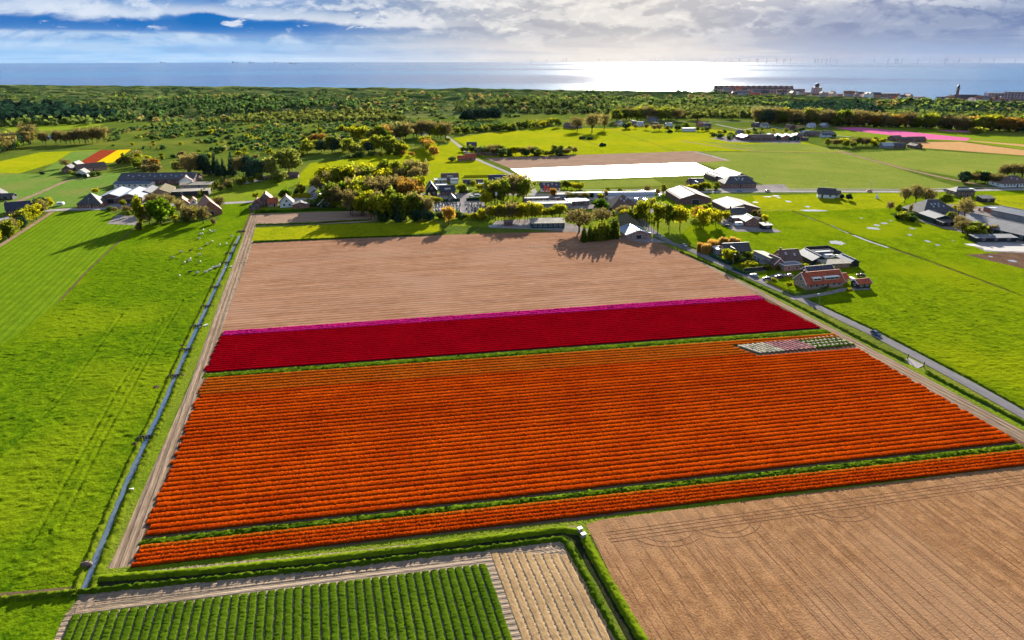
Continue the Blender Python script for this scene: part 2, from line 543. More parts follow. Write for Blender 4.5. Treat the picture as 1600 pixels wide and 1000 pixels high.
M = dict(
    brick=plain('brick', (0.27, 0.125, 0.09), 0.85, 0.2, 0.3, 3.0),
    brickd=plain('dark_brick', (0.16, 0.095, 0.085), 0.85, 0.2, 0.3, 3.0),
    brickp=plain('pale_brick', (0.36, 0.22, 0.17), 0.85, 0.2, 0.3, 3.0),
    white=plain('white_paint', (0.74, 0.73, 0.70), 0.6, 0.3, 0.08),
    black=plain('black_boards', (0.035, 0.034, 0.036), 0.7, 0.3, 0.4, 2.0, stripe=(0, 0.25, 0.4)),
    grey=plain('grey_render', (0.26, 0.25, 0.25), 0.8, 0.3, 0.2),
    teal=plain('teal_boards', (0.03, 0.085, 0.09), 0.7, 0.3, 0.3, 2.0, stripe=(0, 0.4, 0.4)),
    green=plain('green_boards', (0.02, 0.04, 0.03), 0.7, 0.3, 0.3),
    tan=plain('tan_wood', (0.25, 0.16, 0.09), 0.8, 0.2, 0.3),
    rred=plain('red_roof_tiles', (0.38, 0.075, 0.03), 0.75, 0.3, 0.3, 2.2, stripe=(0, 0.3, 0.35)),
    rpink=plain('weathered_red_tiles', (0.30, 0.13, 0.085), 0.8, 0.3, 0.3, 2.0, stripe=(0, 0.3, 0.3)),
    rdark=plain('dark_roof_tiles', (0.05, 0.048, 0.055), 0.6, 0.4, 0.35, 2.0, stripe=(0, 0.3, 0.35)),
    rnavy=plain('navy_roof_tiles', (0.018, 0.024, 0.05), 0.5, 0.4, 0.3, 2.0, stripe=(0, 0.3, 0.3)),
    rbrown=plain('brown_roof_tiles', (0.13, 0.08, 0.065), 0.75, 0.3, 0.3, 2.0, stripe=(0, 0.3, 0.3)),
    rthatch=plain('thatch', (0.125, 0.105, 0.06), 0.95, 0.1, 0.35, 2.5),
    rgrey=plain('grey_corrugated_sheet', (0.16, 0.16, 0.175), 0.8, 0.15, 0.2, 0.8, stripe=(0, 1.0, 0.25)),
    rwhite=plain('white_roof_sheet', (0.31, 0.34, 0.39), 0.6, 0.25, 0.12, 0.5, stripe=(0, 1.2, 0.18)),
    rblue=plain('blue_roof_sheet', (0.05, 0.15, 0.26), 0.4, 0.5, 0.15, 0.5, stripe=(0, 1.0, 0.2)),
    rbluegrey=plain('blue_grey_sheet', (0.065, 0.09, 0.135), 0.7, 0.25, 0.25, 0.5, stripe=(0, 1.0, 0.3)),
    rtan=plain('mossy_asbestos_sheet', (0.27, 0.24, 0.19), 0.85, 0.1, 0.4, 0.5, stripe=(0, 1.1, 0.2)),
    rrib=plain('ribbed_barn_roof', (0.11, 0.075, 0.068), 0.85, 0.1, 0.15, 0.5, stripe=(0, 3.6, 0.2)),
    frame=plain('window_frame_paint', (0.70, 0.70, 0.68), 0.5, 0.4, 0.05),
    metal=plain('galvanised_steel', (0.35, 0.36, 0.37), 0.4, 0.5, 0.15, metal=0.6),
    tyre=plain('tyre_rubber', (0.02, 0.02, 0.02), 0.8, 0.2, 0.2),
    carblue=plain('blue_car_paint', (0.03, 0.07, 0.16), 0.25, 0.6, 0.05),
    carsilver=plain('silver_car_paint', (0.42, 0.44, 0.47), 0.3, 0.6, 0.05, metal=0.3),
    carwhite=plain('white_car_paint', (0.72, 0.72, 0.72), 0.3, 0.6, 0.04),
    cardark=plain('dark_car_paint', (0.03, 0.03, 0.04), 0.25, 0.6, 0.05),
    carcyan=plain('light_blue_car_paint', (0.06, 0.28, 0.45), 0.3, 0.6, 0.05),
    carred=plain('red_car_paint', (0.30, 0.03, 0.02), 0.3, 0.6, 0.05),
    wool=plain('wool', (0.62, 0.57, 0.48), 0.95, 0.1, 0.15, 6.0),
    wooldark=plain('dark_wool', (0.06, 0.05, 0.045), 0.95, 0.1, 0.2, 6.0),
    concrete=plain('concrete', (0.28, 0.26, 0.25), 0.8, 0.3, 0.15),
    redflag=plain('red_banner', (0.60, 0.05, 0.03), 0.7, 0.2, 0.05),
    stone=plain('grave_stone', (0.30, 0.30, 0.31), 0.5, 0.5, 0.4),
    stoned=plain('dark_grave_stone', (0.06, 0.06, 0.065), 0.3, 0.5, 0.4),
    haze=plain('hazed_town_brick', (0.42, 0.32, 0.32), 0.8, 0.3, 0.3, 0.3),  # town walls paled, distance haze put into their colour
    turb=plain('turbine_paint', (0.36, 0.38, 0.42), 0.5, 0.4, 0.05),
)


def glass_mat():
    m_, t = new_mat('window_glass')
    b = principled(t, (0.02, 0.025, 0.03), 0.08, 0.6)
    finish(t, b)
    return m_


M['glass'] = glass_mat()


def water_mat(name, c, rough, bs, scale, bd):
    m_, t = new_mat(name)
    g = t.n('ShaderNodeNewGeometry')
    n1 = t.noise(g.outputs['Position'], scale, 3)
    b = principled(t, c, rough, 0.5, bump(t, n1, bs, bd), IOR=2.2)
    finish(t, b)
    return m_


WATER = water_mat('ditch_water', (0.062, 0.085, 0.11), 0.05, 0.08, 1.5, 0.03)  # blue of the reflected sky put into the base colour
PUDDLE = water_mat('puddle_water', (0.24, 0.25, 0.26), 0.22, 0.15, 1.0, 0.05)  # pale sky glare put into the base colour


def film_mat():
    m_, t = new_mat('white_field_film')
    p = coord(t, RW)
    sx = t.n('ShaderNodeSeparateXYZ')
    t.l(p, sx.inputs[0])
    n1 = t.noise(t.xyz(sx.outputs[0], t.m('MULTIPLY', sx.outputs[1], 0.03)), 0.35, 3)
    n2 = t.noise(p, 1.4, 3)
    c = t.mix(t.ramp(n1, 0.5, 0.62), (0.33, 0.33, 0.35), (0.17, 0.14, 0.165))
    finish(t, principled(t, c, 0.5, 0.3, bump(t, n2, 0.4, 0.1)))
    return m_


FILM = film_mat()


def sea_mat():
    m_, t = new_mat('sea_water')
    g = t.n('ShaderNodeNewGeometry')
    pos = g.outputs['Position']
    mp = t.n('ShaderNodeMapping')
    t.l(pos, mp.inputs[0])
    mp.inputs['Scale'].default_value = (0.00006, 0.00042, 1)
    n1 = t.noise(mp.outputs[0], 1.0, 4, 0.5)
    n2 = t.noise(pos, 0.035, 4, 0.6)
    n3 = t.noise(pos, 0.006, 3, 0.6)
    cloud_band = t.ramp(n1, 0.44, 0.56)
    c = t.mix(cloud_band, (0.0, 0.055, 0.19), (0.03, 0.14, 0.29))  # dark and light bands of cloud shadow painted into the sea colour
    rg = t.m('ADD', 0.12, t.m('MULTIPLY', cloud_band, 0.07))
    hh = t.m('ADD', t.m('MULTIPLY', n2, 0.7), t.m('MULTIPLY', n3, 1.5))
    b = principled(t, c, rg, 0.20, bump(t, hh, 0.45, 9.0), IOR=1.33)
    finish(t, b)
    return m_


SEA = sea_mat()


def dune_mat():
    m_, t = new_mat('dune_ground')
    g = t.n('ShaderNodeNewGeometry')
    pos = g.outputs['Position']
    n1 = t.noise(pos, 0.012, 5, 0.6, 0.6)
    n2 = t.noise(pos, 0.06, 5, 0.65, 0.5)
    n3 = t.noise(pos, 0.3, 3, 0.6)
    f = t.m('ADD', t.m('MULTIPLY', n1, 0.5), t.m('MULTIPLY', n2, 0.5))
    c = t.mix(t.ramp(f, 0.465, 0.60), (0.050, 0.088, 0.026), (0.17, 0.18, 0.045))
    c = t.mix(t.m('MULTIPLY', t.ramp(n2, 0.56, 0.68), 0.8), c, (0.20, 0.165, 0.10))
    c = t.mix(t.m('MULTIPLY', t.ramp(n3, 0.45, 0.62), 0.45), c, (0.035, 0.065, 0.018))
    finish(t, principled(t, c, 0.95, 0.0, bump(t, t.m('ADD', n2, t.m('MULTIPLY', n3, 0.4)), 0.8, 3.0)))
    return m_


DUNE = dune_mat()


# ------------------------------------------------------------------ flat parts of the land
def sheet(name, pts, mat, layer, world=False):
    z = 0.006 * layer
    vs = [Vector((p[0], p[1], z)) for p in pts] if world else [P(p[0], p[1], 0) + Vector((0, 0, z)) for p in pts]
    me = bpy.data.meshes.new(name)
    me.from_pydata([tuple(v) for v in vs], [], [tuple(range(len(vs)))])
    me.materials.append(mat)
    me.update()
    if me.polygons[0].normal.z < 0:
        me.flip_normals()
    o = link(name, me)
    tag(o, kind='structure')
    return o


def smooth_line(pts, step):
    """resample a polyline of Vectors"""
    out = [pts[0].copy()]
    for a, b in zip(pts[:-1], pts[1:]):
        n = max(1, int((b - a).length / step))
        for i in range(1, n + 1):
            out.append(a.lerp(b, i / n))
    return out


def strip(name, pxpts, width, mat, layer, wobble=0.0, step=2.0):
    """road, path or water along a polyline; width in metres"""
    L = smooth_line([P(x, y) for x, y in pxpts], step)
    V, Fc = [], []
    z = 0.006 * layer
    for i, p in enumerate(L):
        d = (L[min(i + 1, len(L) - 1)] - L[max(i - 1, 0)]).normalized()
        nrm = Vector((-d.y, d.x, 0))
        a = width / 2 + wobble * (vnoise(np.array(p.x * .4 + 3), np.array(p.y * .4)) - .5)
        b = width / 2 + wobble * (vnoise(np.array(p.x * .4 + 9), np.array(p.y * .4)) - .5)
        V += [p + nrm * float(a) + Vector((0, 0, z)), p - nrm * float(b) + Vector((0, 0, z))]
        if i:
            k = 2 * i
            Fc.append((k - 2, k - 1, k + 1, k))
    o = link(name, mesh_np(name, V, Fc, mat))
    if o.data.polygons[0].normal.z < 0:
        o.data.flip_normals()
    tag(o, kind='structure')
    return o


def bank(name, pxpts, width, height, mat, offset=0.0, step=0.5, jit=0.35, kind='stuff', nx=5, profile=None):
    """a grassy, tufted ridge along a line"""
    L = smooth_line([P(x, y) for x, y in pxpts], step)
    n = len(L)
    prof = profile or [0.0, 0.75, 1.0, 0.75, 0.0]
    V = np.zeros((n, len(prof), 3))
    for i, p in enumerate(L):
        d = (L[min(i + 1, n - 1)] - L[max(i - 1, 0)]).normalized()
        nrm = Vector((-d.y, d.x, 0))
        for j, h in enumerate(prof):
            q = p + nrm * (offset + width * (j / (len(prof) - 1) - 0.5))
            V[i, j] = (q.x, q.y, h * height)
    jt = rng.uniform(-1, 1, V.shape) * jit * np.array([1, 1, 0.9]) * height
    jt[:, [0, -1], 2] = 0
    V += jt
    V[:, [0, -1], 2] = -0.02
    V = V.reshape(-1, 3)
    k = len(prof)
    idx = np.arange(n * k).reshape(n, k)
    Fc = np.stack([idx[:-1, :-1], idx[1:, :-1], idx[1:, 1:], idx[:-1, 1:]], -1).reshape(-1, 4)
    o = link(name, mesh_np(name, V, Fc, mat))
    tag(o, kind=kind)
    return o


# coast: dune crest as seen in the photograph, carried on past the frame on both sides
crest_px = [(0, 131), (150, 132.5), (400, 134.5), (600, 136), (800, 138), (1000, 140.5), (1120, 143), (1300, 147), (1500, 151), (1600, 153)]
CZ = 12.0
crest = [P(x, y, CZ) for x, y in crest_px]
c0 = crest[0] + (crest[0] - crest[3]).normalized() * 4000
c1 = crest[-1] + (crest[-1] - crest[-3]).normalized() * 3000
crest = [c0] + crest + [c1]
cx = np.array([c.x for c in crest])
cy = np.array([c.y for c in crest])


def coast_y(x):
    return np.interp(x, cx, cy)


inner_px = [(-900, 178), (0, 176), (250, 192), (420, 190), (640, 186), (900, 178), (1200, 172), (1420, 172), (1600, 176), (2600, 176)]
inn = sorted([(P(x, y).x, P(x, y).y) for x, y in inner_px])
ix_ = np.array([a for a, b in inn])
iy_ = np.array([b for a, b in inn])


def inner_y(x):
    return np.interp(x, ix_, iy_)


def terrain(x, y):
    """height of the dune belt at world x, y"""
    x = np.asarray(x, float)
    y = np.asarray(y, float)
    yi, yc = inner_y(x), coast_y(x)
    t = (y - yi) / np.maximum(yc - yi, 1)
    rise = np.clip((y - yi) / 140, 0, 1)
    rise = rise * rise * (3 - 2 * rise)
    n = fbm(x / 95, y / 70, 4, 3)
    r = 1 - np.abs(2 * fbm(x / 60 + 9, y / 42, 4, 21) - 0.95)
    town = np.clip((x - 560) / 150, 0, 1) * np.clip((t - 0.35) / 0.2, 0, 1)
    h = 1.0 + 24 * np.clip(n - 0.30, 0, 1) + 8.5 * np.clip(r, 0, 1) ** 2
    h = h * (0.62 + 0.25 * np.clip(t, 0, 1))
    h = h * (1 - 0.7 * town) + 4.5 * town
    fall = np.clip((yc + 45 - y) / 60, 0, 1)
    fall = fall * fall * (3 - 2 * fall)
    edge = np.exp(-((y - yc) / 45) ** 2)
    h = h * (1 - 0.75 * edge) + (CZ - 1.0 + 2.0 * (n - 0.5)) * edge * (1 - 0.6 * town) * 0.75
    return h * rise * fall - 3.0 * (1 - fall) - 0.3 * (1 - rise)


def build_land():
    # one sheet of land out past every edge of the view, up to the coast
    pts = [(c.x, c.y - 40) for c in crest]
    pts = [(-9000, crest[0].y - 40)] + pts + [(9000, crest[-1].y - 40), (9000, -4000), (-9000, -4000)]
    o = sheet('ground', pts, G_LAND, -6, True)
    # dune belt
    na, nt = 560, 250
    az = np.linspace(R(-56), R(60), na)
    V = np.zeros((na, nt, 3))
    for i, a in enumerate(az):
        ta = math.tan(a)
        # distance along y where the ray meets the inner edge and the crest
        ys = np.linspace(300, 5500, 1500)
        yi = ys[np.argmax(ys >= inner_y(ys * ta))]
        m_ = ys >= coast_y(ys * ta)
        yc = ys[np.argmax(m_)] if m_.any() else 5500
        tt = np.linspace(0, 1, nt) ** 1.0
        y = yi - 5 + tt * (yc + 110 - yi + 5)
        x = y * ta
        V[i, :, 0] = x
        V[i, :, 1] = y
        V[i, :, 2] = terrain(x, y)
    idx = np.arange(na * nt).reshape(na, nt)
    Fc = np.stack([idx[:-1, :-1], idx[1:, :-1], idx[1:, 1:], idx[:-1, 1:]], -1).reshape(-1, 4)
    me = mesh_np('dunes', V.reshape(-1, 3), Fc, DUNE, smooth=True)
    tag(link('dunes', me), kind='structure')
    # sea, bent with the curve of the earth so that it ends at a true horizon
    rr = np.concatenate([np.linspace(900, 6000, 60), np.geomspace(6200, 14000, 50)])
    aa = np.linspace(R(-75), R(75), 160)
    Rg, Ag = np.meshgrid(rr, aa)
    V = np.stack([Rg * np.sin(Ag), Rg * np.cos(Ag), -1.2 - Rg ** 2 / (2 * 7.4e6)], -1)
    n1, n2 = Rg.shape
    idx = np.arange(n1 * n2).reshape(n1, n2)
    Fc = np.stack([idx[:-1, :-1], idx[:-1, 1:], idx[1:, 1:], idx[1:, :-1]], -1).reshape(-1, 4)
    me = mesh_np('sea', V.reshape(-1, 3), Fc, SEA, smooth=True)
    if me.polygons[0].normal.z < 0:
        me.flip_normals()
    tag(link('sea', me), kind='structure')


build_land()
# ------------------------------------------------------------------ fields, roads, ditches
# left side
sheet('pasture', [(-260, 1010), (-260, 560), (-20, 620), (60, 500), (140, 420), (212, 352), (260, 349), (340, 345), (352, 318), (397, 317), (390, 335), (376, 366), (352, 420), (309, 510), (251, 640), (180, 800), (132, 918), (100, 960), (60, 1080), (-200, 1080)], G_LEFT, 1)
sheet('mown_field', [(-400, 520), (0, 386), (78, 332), (160, 329), (205, 340), (212, 352), (140, 420), (60, 500), (-20, 620), (-260, 560)], G_MOWN, 2)
strip('field_boundary', [(214, 352), (140, 420), (60, 505), (-20, 600)], 0.7, S_DARK, 3, 0.5)
strip('farm_path', [(82, 331), (50, 352), (0, 384), (-60, 420)], 2.2, S_FAR, 3)
sheet('left_crop_field', [(-60, 340), (-60, 268), (10, 271), (75, 272), (150, 272), (195, 268), (180, 285), (140, 322), (90, 325), (40, 330)], G_CROPL, 2.5)
strip('sandy_strip', [(10, 322), (60, 302), (105, 282), (160, 276)], 3.0, S_FAR, 3.5, 1.5)
sheet('yellow_meadow', [(-60, 270), (0, 252), (62, 238), (112, 236), (150, 234), (60, 262), (30, 271)], G_FAR, 3)
sheet('pale_green_field', [(60, 271), (112, 237), (160, 234), (114, 262), (90, 272)], G_CROPL, 4)
sheet('far_red_flower_field', [(110, 263), (132, 249), (157, 234.5), (183, 234.5), (148, 255), (126, 263)], F_REDFAR, 5)
sheet('yellow_flower_field', [(148.5, 255), (183.5, 234.5), (205, 233.5), (176, 254)], F_YELLOW, 5)
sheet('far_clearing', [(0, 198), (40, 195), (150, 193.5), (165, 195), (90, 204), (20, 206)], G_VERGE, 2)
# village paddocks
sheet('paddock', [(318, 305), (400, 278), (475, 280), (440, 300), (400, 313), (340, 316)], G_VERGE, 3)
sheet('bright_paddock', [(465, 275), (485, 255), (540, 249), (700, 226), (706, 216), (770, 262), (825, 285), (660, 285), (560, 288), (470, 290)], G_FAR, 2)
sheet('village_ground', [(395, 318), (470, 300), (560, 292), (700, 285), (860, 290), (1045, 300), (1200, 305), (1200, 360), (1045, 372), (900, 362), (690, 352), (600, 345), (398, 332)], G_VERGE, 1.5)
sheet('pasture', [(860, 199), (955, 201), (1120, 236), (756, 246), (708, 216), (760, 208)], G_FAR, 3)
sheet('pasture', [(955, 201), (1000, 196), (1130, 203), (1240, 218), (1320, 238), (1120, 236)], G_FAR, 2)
strip('field_boundary', [(956, 203), (1055, 236)], 0.9, S_DARK, 5, 0.6)
strip('field_boundary', [(905, 217), (940, 229)], 0.8, S_DARK, 5, 0.6)
sheet('ploughed_field', [(757, 247), (1086, 236), (1137, 251), (1086, 254), (797, 263)], S_FAR, 4)
sheet('plastic_film_field', [(797, 263.5), (1086, 254), (1122, 270), (1105, 273), (826, 283)], FILM, 5)
sheet('crop_strip', [(905, 283), (1020, 279), (1040, 290), (905, 295)], G_CROP, 4)
sheet('green_crop_field', [(1092, 237), (1322, 239), (1502, 294), (1218, 297), (1128, 266), (1090, 254), (1139, 251)], G_CROP, 4)
sheet('green_crop_field', [(1326, 239), (1440, 234), (1640, 248), (1640, 262), (1530, 274), (1500, 277), (1412, 262)], G_CROP, 4)
sheet('dark_green_field', [(1090, 220), (1160, 226), (1240, 222), (1330, 237), (1170, 236)], G_CROP, 5)
strip('field_track', [(1064, 220), (1140, 232), (1190, 237), (1330, 238.5)], 3.0, S_FAR, 6, 1)
strip('field_track', [(1310, 236), (1410, 263), (1480, 279), (1540, 291)], 4.0, S_FAR, 7, 1)
strip('field_track', [(1086, 237), (1139, 251)], 3.4, ROADL, 7, 0.8)
sheet('far_pink_flower_field', [(1302, 199.5), (1345, 199), (1420, 206), (1516, 216), (1512, 220), (1440, 217), (1330, 204)], F_PINKFAR, 6)
sheet('far_pink_flower_field', [(1462, 203), (1520, 205), (1525, 207.5), (1480, 205.5)], F_PINKFAR, 6)
sheet('far_crop_field', [(1300, 202), (1345, 199), (1460, 200), (1600, 214), (1700, 228), (1640, 240), (1516, 222), (1300, 212)], G_VERGE, 3)
sheet('orange_soil_field', [(1432, 222), (1500, 221.5), (1640, 240), (1640, 246), (1440, 231)], S_ORANGE, 6)
sheet('pale_soil_strip', [(1512, 219), (1640, 229), (1640, 233), (1520, 221)], S_ORANGE, 6)
# right side
sheet('meadow', [(1170, 306), (1330, 301), (1420, 300), (1660, 296), (1700, 330), (1520, 380), (1640, 430), (1900, 520), (1900, 700), (1700, 700), (1600, 640), (1425, 547), (1260, 472), (1160, 420), (1060, 372), (1080, 350)], G_RIGHT, 2)
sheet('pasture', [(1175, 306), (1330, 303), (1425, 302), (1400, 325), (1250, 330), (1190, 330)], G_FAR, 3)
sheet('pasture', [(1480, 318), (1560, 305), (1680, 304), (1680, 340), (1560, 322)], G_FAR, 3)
sheet('ploughed_plot', [(1508, 398), (1620, 392), (1720, 420), (1720, 440), (1600, 420)], S_DARK, 4)
sheet('farm_yard', [(1435, 345), (1475, 318), (1560, 325), (1720, 350), (1720, 400), (1540, 393), (1516, 382), (1560, 375), (1480, 358)], S_YARD, 5)
strip('field_ditch', [(1240, 331), (1290, 349), (1330, 366), (1388, 387), (1440, 404), (1560, 448), (1640, 480)], 0.7, S_DARK, 5, 0.7)
strip('ditch_water', [(1262, 339), (1300, 353), (1326, 364.5)], 1.1, PUDDLE, 6, 0.4)
strip('ditch_water', [(1333, 367.5), (1360, 378), (1388, 387)], 1.5, PUDDLE, 6, 0.4)
# tulip land
sheet('tulip_field_soil', [(343, 519), (1192, 461), (1285, 506), (1340, 532), (1602, 690), (1720, 760), (1640, 722), (1600, 722), (920, 812), (700, 845), (200, 893), (222, 835), (300, 640), (318, 583)], S_DARK, 2)
sheet('bare_field', [(393, 379), (690, 367), (895, 361), (1000, 371), (1046, 385), (1192, 461), (343, 520)], S_PINK, 3)
strip('ridge_line', [(372, 411), (700, 392), (1040, 378)], 0.6, S_SAND, 4, 0.4)
for ya, yb, wd in ((436, 420, .3), (452, 437, .35), (470, 448, .3), (487, 455, .4), (395, 383, .3), (425, 401, .3)):
    strip('ridge_line', [(372 - (ya - 411) * .3, ya), (1050 + (yb - 385) * 1.6, yb)], wd, S_FAR, 4, 0.3)
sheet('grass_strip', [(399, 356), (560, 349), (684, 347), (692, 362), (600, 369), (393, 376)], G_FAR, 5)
sheet('bare_plot', [(403, 334), (590, 329), (598, 344), (560, 348), (399, 354)], S_FAR, 6)
sheet('dirt_track', [(390, 334), (403, 334), (396, 378), (345, 520), (320, 583), (300, 640), (224, 835), (206, 890), (214, 897), (180, 902), (163, 896), (182, 862), (235, 740), (262, 680), (297, 600), (345, 465), (378, 378)], S_SAND, 4)
sheet('dirt_track', [(1048, 386), (1060, 388), (1110, 412), (1200, 455), (1290, 500), (1368, 541), (1470, 601), (1640, 694), (1720, 745), (1602, 692), (1460, 618), (1340, 546), (1280, 509), (1192, 464)], S_SAND, 4)
strip('grass_path', [(150, 905), (300, 888), (500, 870), (700, 848), (905, 825), (1000, 812), (1200, 784), (1420, 756), (1660, 722)], 4.6, G_VERGE, 4.5, 0.6)
strip('wheel_path', [(180, 900), (300, 886), (500, 867), (700, 846), (900, 822)], 0.45, S_SAND, 5, 0.3)
sheet('worked_field', [(916, 820), (940, 812), (1640, 722), (1900, 690), (2300, 1300), (1120, 1300), (1000, 1010), (950, 890)], S_BROWN, 5)
sheet('crop_headland', [(96, 972), (128, 928), (300, 908), (560, 876), (760, 855), (870, 842), (892, 850), (905, 880), (1010, 1080), (1100, 1300), (-300, 1300), (60, 1060)], S_HEAD, 4)
# roads
strip('village_road', [(-80, 372), (0, 343), (60, 330), (110, 327), (160, 326), (200, 322), (260, 320), (340, 318), (398, 315), (470, 311), (560, 305), (640, 304), (740, 303), (860, 304), (900, 302), (1010, 301), (1200, 299), (1300, 299), (1420, 299.5), (1500, 297.5), (1700, 294)], 6.5, ROADL, 7)
strip('cycle_path', [(905, 297), (1010, 296.5), (1200, 295.5), (1300, 295.5), (1420, 296), (1500, 294), (1700, 290.5)], 2.2, ROADL, 8)
strip('field_lane', [(698, 213), (706, 219), (725, 234), (740, 247), (785, 266), (826, 284), (836, 302)], 3.6, ROADL, 8)
strip('country_road', [(976, 318), (992, 336), (1012, 355), (1030, 369), (1047, 379), (1080, 391), (1156, 426), (1240, 462), (1368, 523), (1422, 551), (1510, 598), (1600, 648), (1720, 716)], 3.7, ASPH, 9)
strip('road_verge', [(1046, 384), (1110, 413), (1180, 447), (1250, 483), (1338, 528), (1420, 571), (1600, 668), (1720, 736)], 3.0, G_VERGE, 7, 0.5)
sheet('concrete_slab', [(1410, 563), (1420, 559), (1444, 571), (1434, 576)], ROADL, 11)
strip('drive', [(1236, 467), (1290, 459), (1320, 452), (1358, 451)], 2.6, S_YARD, 10)
strip('drive', [(1156, 426), (1180, 423), (1200, 421)], 2.5, S_YARD, 10)
strip('drive', [(1186, 440), (1205, 435), (1225, 428)], 4.0, S_YARD, 10)
sheet('farm_yard', [(160, 326), (175, 312), (230, 309), (250, 318), (225, 326)], S_YARD, 9)
sheet('garden_paving', [(167, 350), (182, 336), (215, 338), (214, 352)], S_YARD, 9)
sheet('farm_yard', [(765, 356), (775, 345), (835, 342), (895, 350), (960, 372), (1020, 371), (1042, 380), (1000, 378), (900, 363), (830, 358)], S_YARD, 5.5)
sheet('business_yard', [(806, 330), (830, 306), (900, 306), (1000, 308), (1050, 322), (1000, 338), (930, 330)], S_YARD, 6)
sheet('business_yard', [(665, 318), (690, 300), (730, 303), (760, 318), (720, 322)], S_YARD, 6)
sheet('farm_yard', [(1120, 300), (1128, 290), (1225, 288), (1235, 297)], S_YARD, 6)
sheet('farm_yard', [(1198, 360), (1210, 357), (1222, 362), (1205, 364)], S_YARD, 6)
sheet('gravel_yard', [(1085, 330), (1110, 322), (1160, 345), (1222, 362), (1150, 362)], S_YARD, 5)
sheet('farm_yard', [(1110, 216), (1140, 212), (1255, 217), (1250, 224), (1140, 222)], S_YARD, 6.5)
strip('far_lane', [(1118, 194), (1160, 203), (1200, 197), (1260, 208), (1330, 214)], 4.0, ROADL, 6)
strip('far_road', [(880, 192), (1000, 190), (1200, 190), (1420, 196), (1700, 205)], 5.0, ASPH, 4)
sheet('paved_yard', [(373, 286), (408, 279), (410, 283), (372, 289)], S_YARD, 6)
# pools and puddles
def blob(name, cxp, cyp, w, h, mat, layer):
    c = P(cxp, cyp)
    s = mpp(c)
    dep = (P(cxp, cyp - h / 2) - P(cxp, cyp + h / 2)).length
    pts = []
    for i in range(22):
        a = 2 * math.pi * i / 22
        r = 0.72 + 0.45 * random.random()
        pts.append((c.x + math.cos(a) * w * s / 2 * r, c.y + math.sin(a) * dep / 2 * r))
    return sheet(name, pts, mat, layer, True)
for (x, y, w, h) in [(1307, 379, 26, 6), (1270, 329, 44, 3), (1212, 306, 12, 2), (1232, 315, 9, 2.5), (1262, 323, 10, 2), (1217, 309, 6, 2), (1200, 307.5, 14, 1.6), (1180, 316, 9, 1.6),
                     (1365, 357, 18, 4), (1370, 352, 9, 2.5), (1382, 349, 11, 2.5), (1392, 345, 6, 1.5), (1425, 357, 9, 2), (1421, 367, 8, 2), (1449, 377, 8, 3), (1465, 383, 8, 2), (1346, 341, 5, 1.6), (1489, 376, 4, 1.6), (1512, 383, 5, 2)]:
    blob('puddle', x, y, w, h, PUDDLE, 8)
for (x, y, w, h) in [(510, 196.5, 46, 3), (618, 193.5, 20, 1.8), (668, 195.5, 44, 2.6), (110, 213, 80, 9), (448, 194, 20, 1.6)]:
    blob('pool', x, y, w, h, WATER, 6)
blob('concrete_pad', 1570, 386, 110, 14, M['concrete'], 9)
for (x, y, w, h) in [(1582, 408, 14, 3), (1548, 401, 6, 2)]:
    blob('puddle', x, y, w, h, PUDDLE, 8)

# left ditch: water between two tufted banks
DL = [(375, 368), (367, 384), (355.6, 410), (345, 433), (337.5, 449), (324, 478.5), (309, 510), (292, 548), (273.7, 589), (251.7, 640), (232, 681), (200, 750), (168, 828), (134, 913), (128, 930)]
strip('ditch_water', DL[:9], 1.55, WATER, 6, 0.5, 1.0)
strip('ditch_water', DL[8:12], 1.25, WATER, 6.5, 0.5, 1.0)
strip('ditch_water', DL[11:], 0.95, WATER, 7, 0.4, 1.0)
bank('bank_grass', DL, 1.3, 0.4, LEAF['grass'], offset=-1.2, jit=0.55)
bank('bank_grass', DL, 1.6, 0.45, LEAF['grass'], offset=1.3, jit=0.55)
strip('verge', [(383, 368), (352, 443), (320, 520), (280, 610), (240, 705), (205, 785), (168, 870), (152, 905)], 3.2, G_VERGE, 3, 0.6)
strip('field_ditch', [(396, 322), (385, 350), (377, 366)], 0.9, S_DARK, 5, 0.3)
# cross ditch along the tulips and down between the two lower fields
DB = [(150, 914), (300, 900), (500, 880), (640, 863), (760, 848), (850, 836), (880, 832), (900, 838), (911, 858), (930, 893), (962, 950), (1000, 1015), (1060, 1110)]
bank('bank_grass', [(146, 903), (300, 892), (500, 872), (640, 856), (760, 841), (850, 829), (880, 826), (912, 832), (924, 858), (944, 893), (980, 955), (1020, 1020), (1080, 1120)], 1.9, 0.55, LEAF['turf'], offset=-0.25, jit=0.22, step=0.35, profile=[0, .8, 1.0, 1.0, .95, .75, .4, 0])
bank('bank_grass', [(120, 926), (300, 908), (500, 888), (640, 871), (760, 857), (850, 845), (876, 842), (886, 850), (896, 868), (914, 900), (946, 962), (976, 1015), (1036, 1115)], 1.3, 0.5, LEAF['grass'], jit=0.5, step=0.4)
strip('ditch_bed', DB, 1.6, S_SHADED, 6, 0.3, 1.0)
bank('bank_grass', [(-200, 955), (0, 938), (60, 932), (120, 926)], 1.6, 0.6, LEAF['grass'], jit=0.45, step=0.4)
strip('ditch_water', [(-200, 944), (0, 930), (60, 925), (128, 918)], 1.0, S_DARK, 6, 0.3, 1.0)  # dark strip painted for the ditch shade, in place of open water
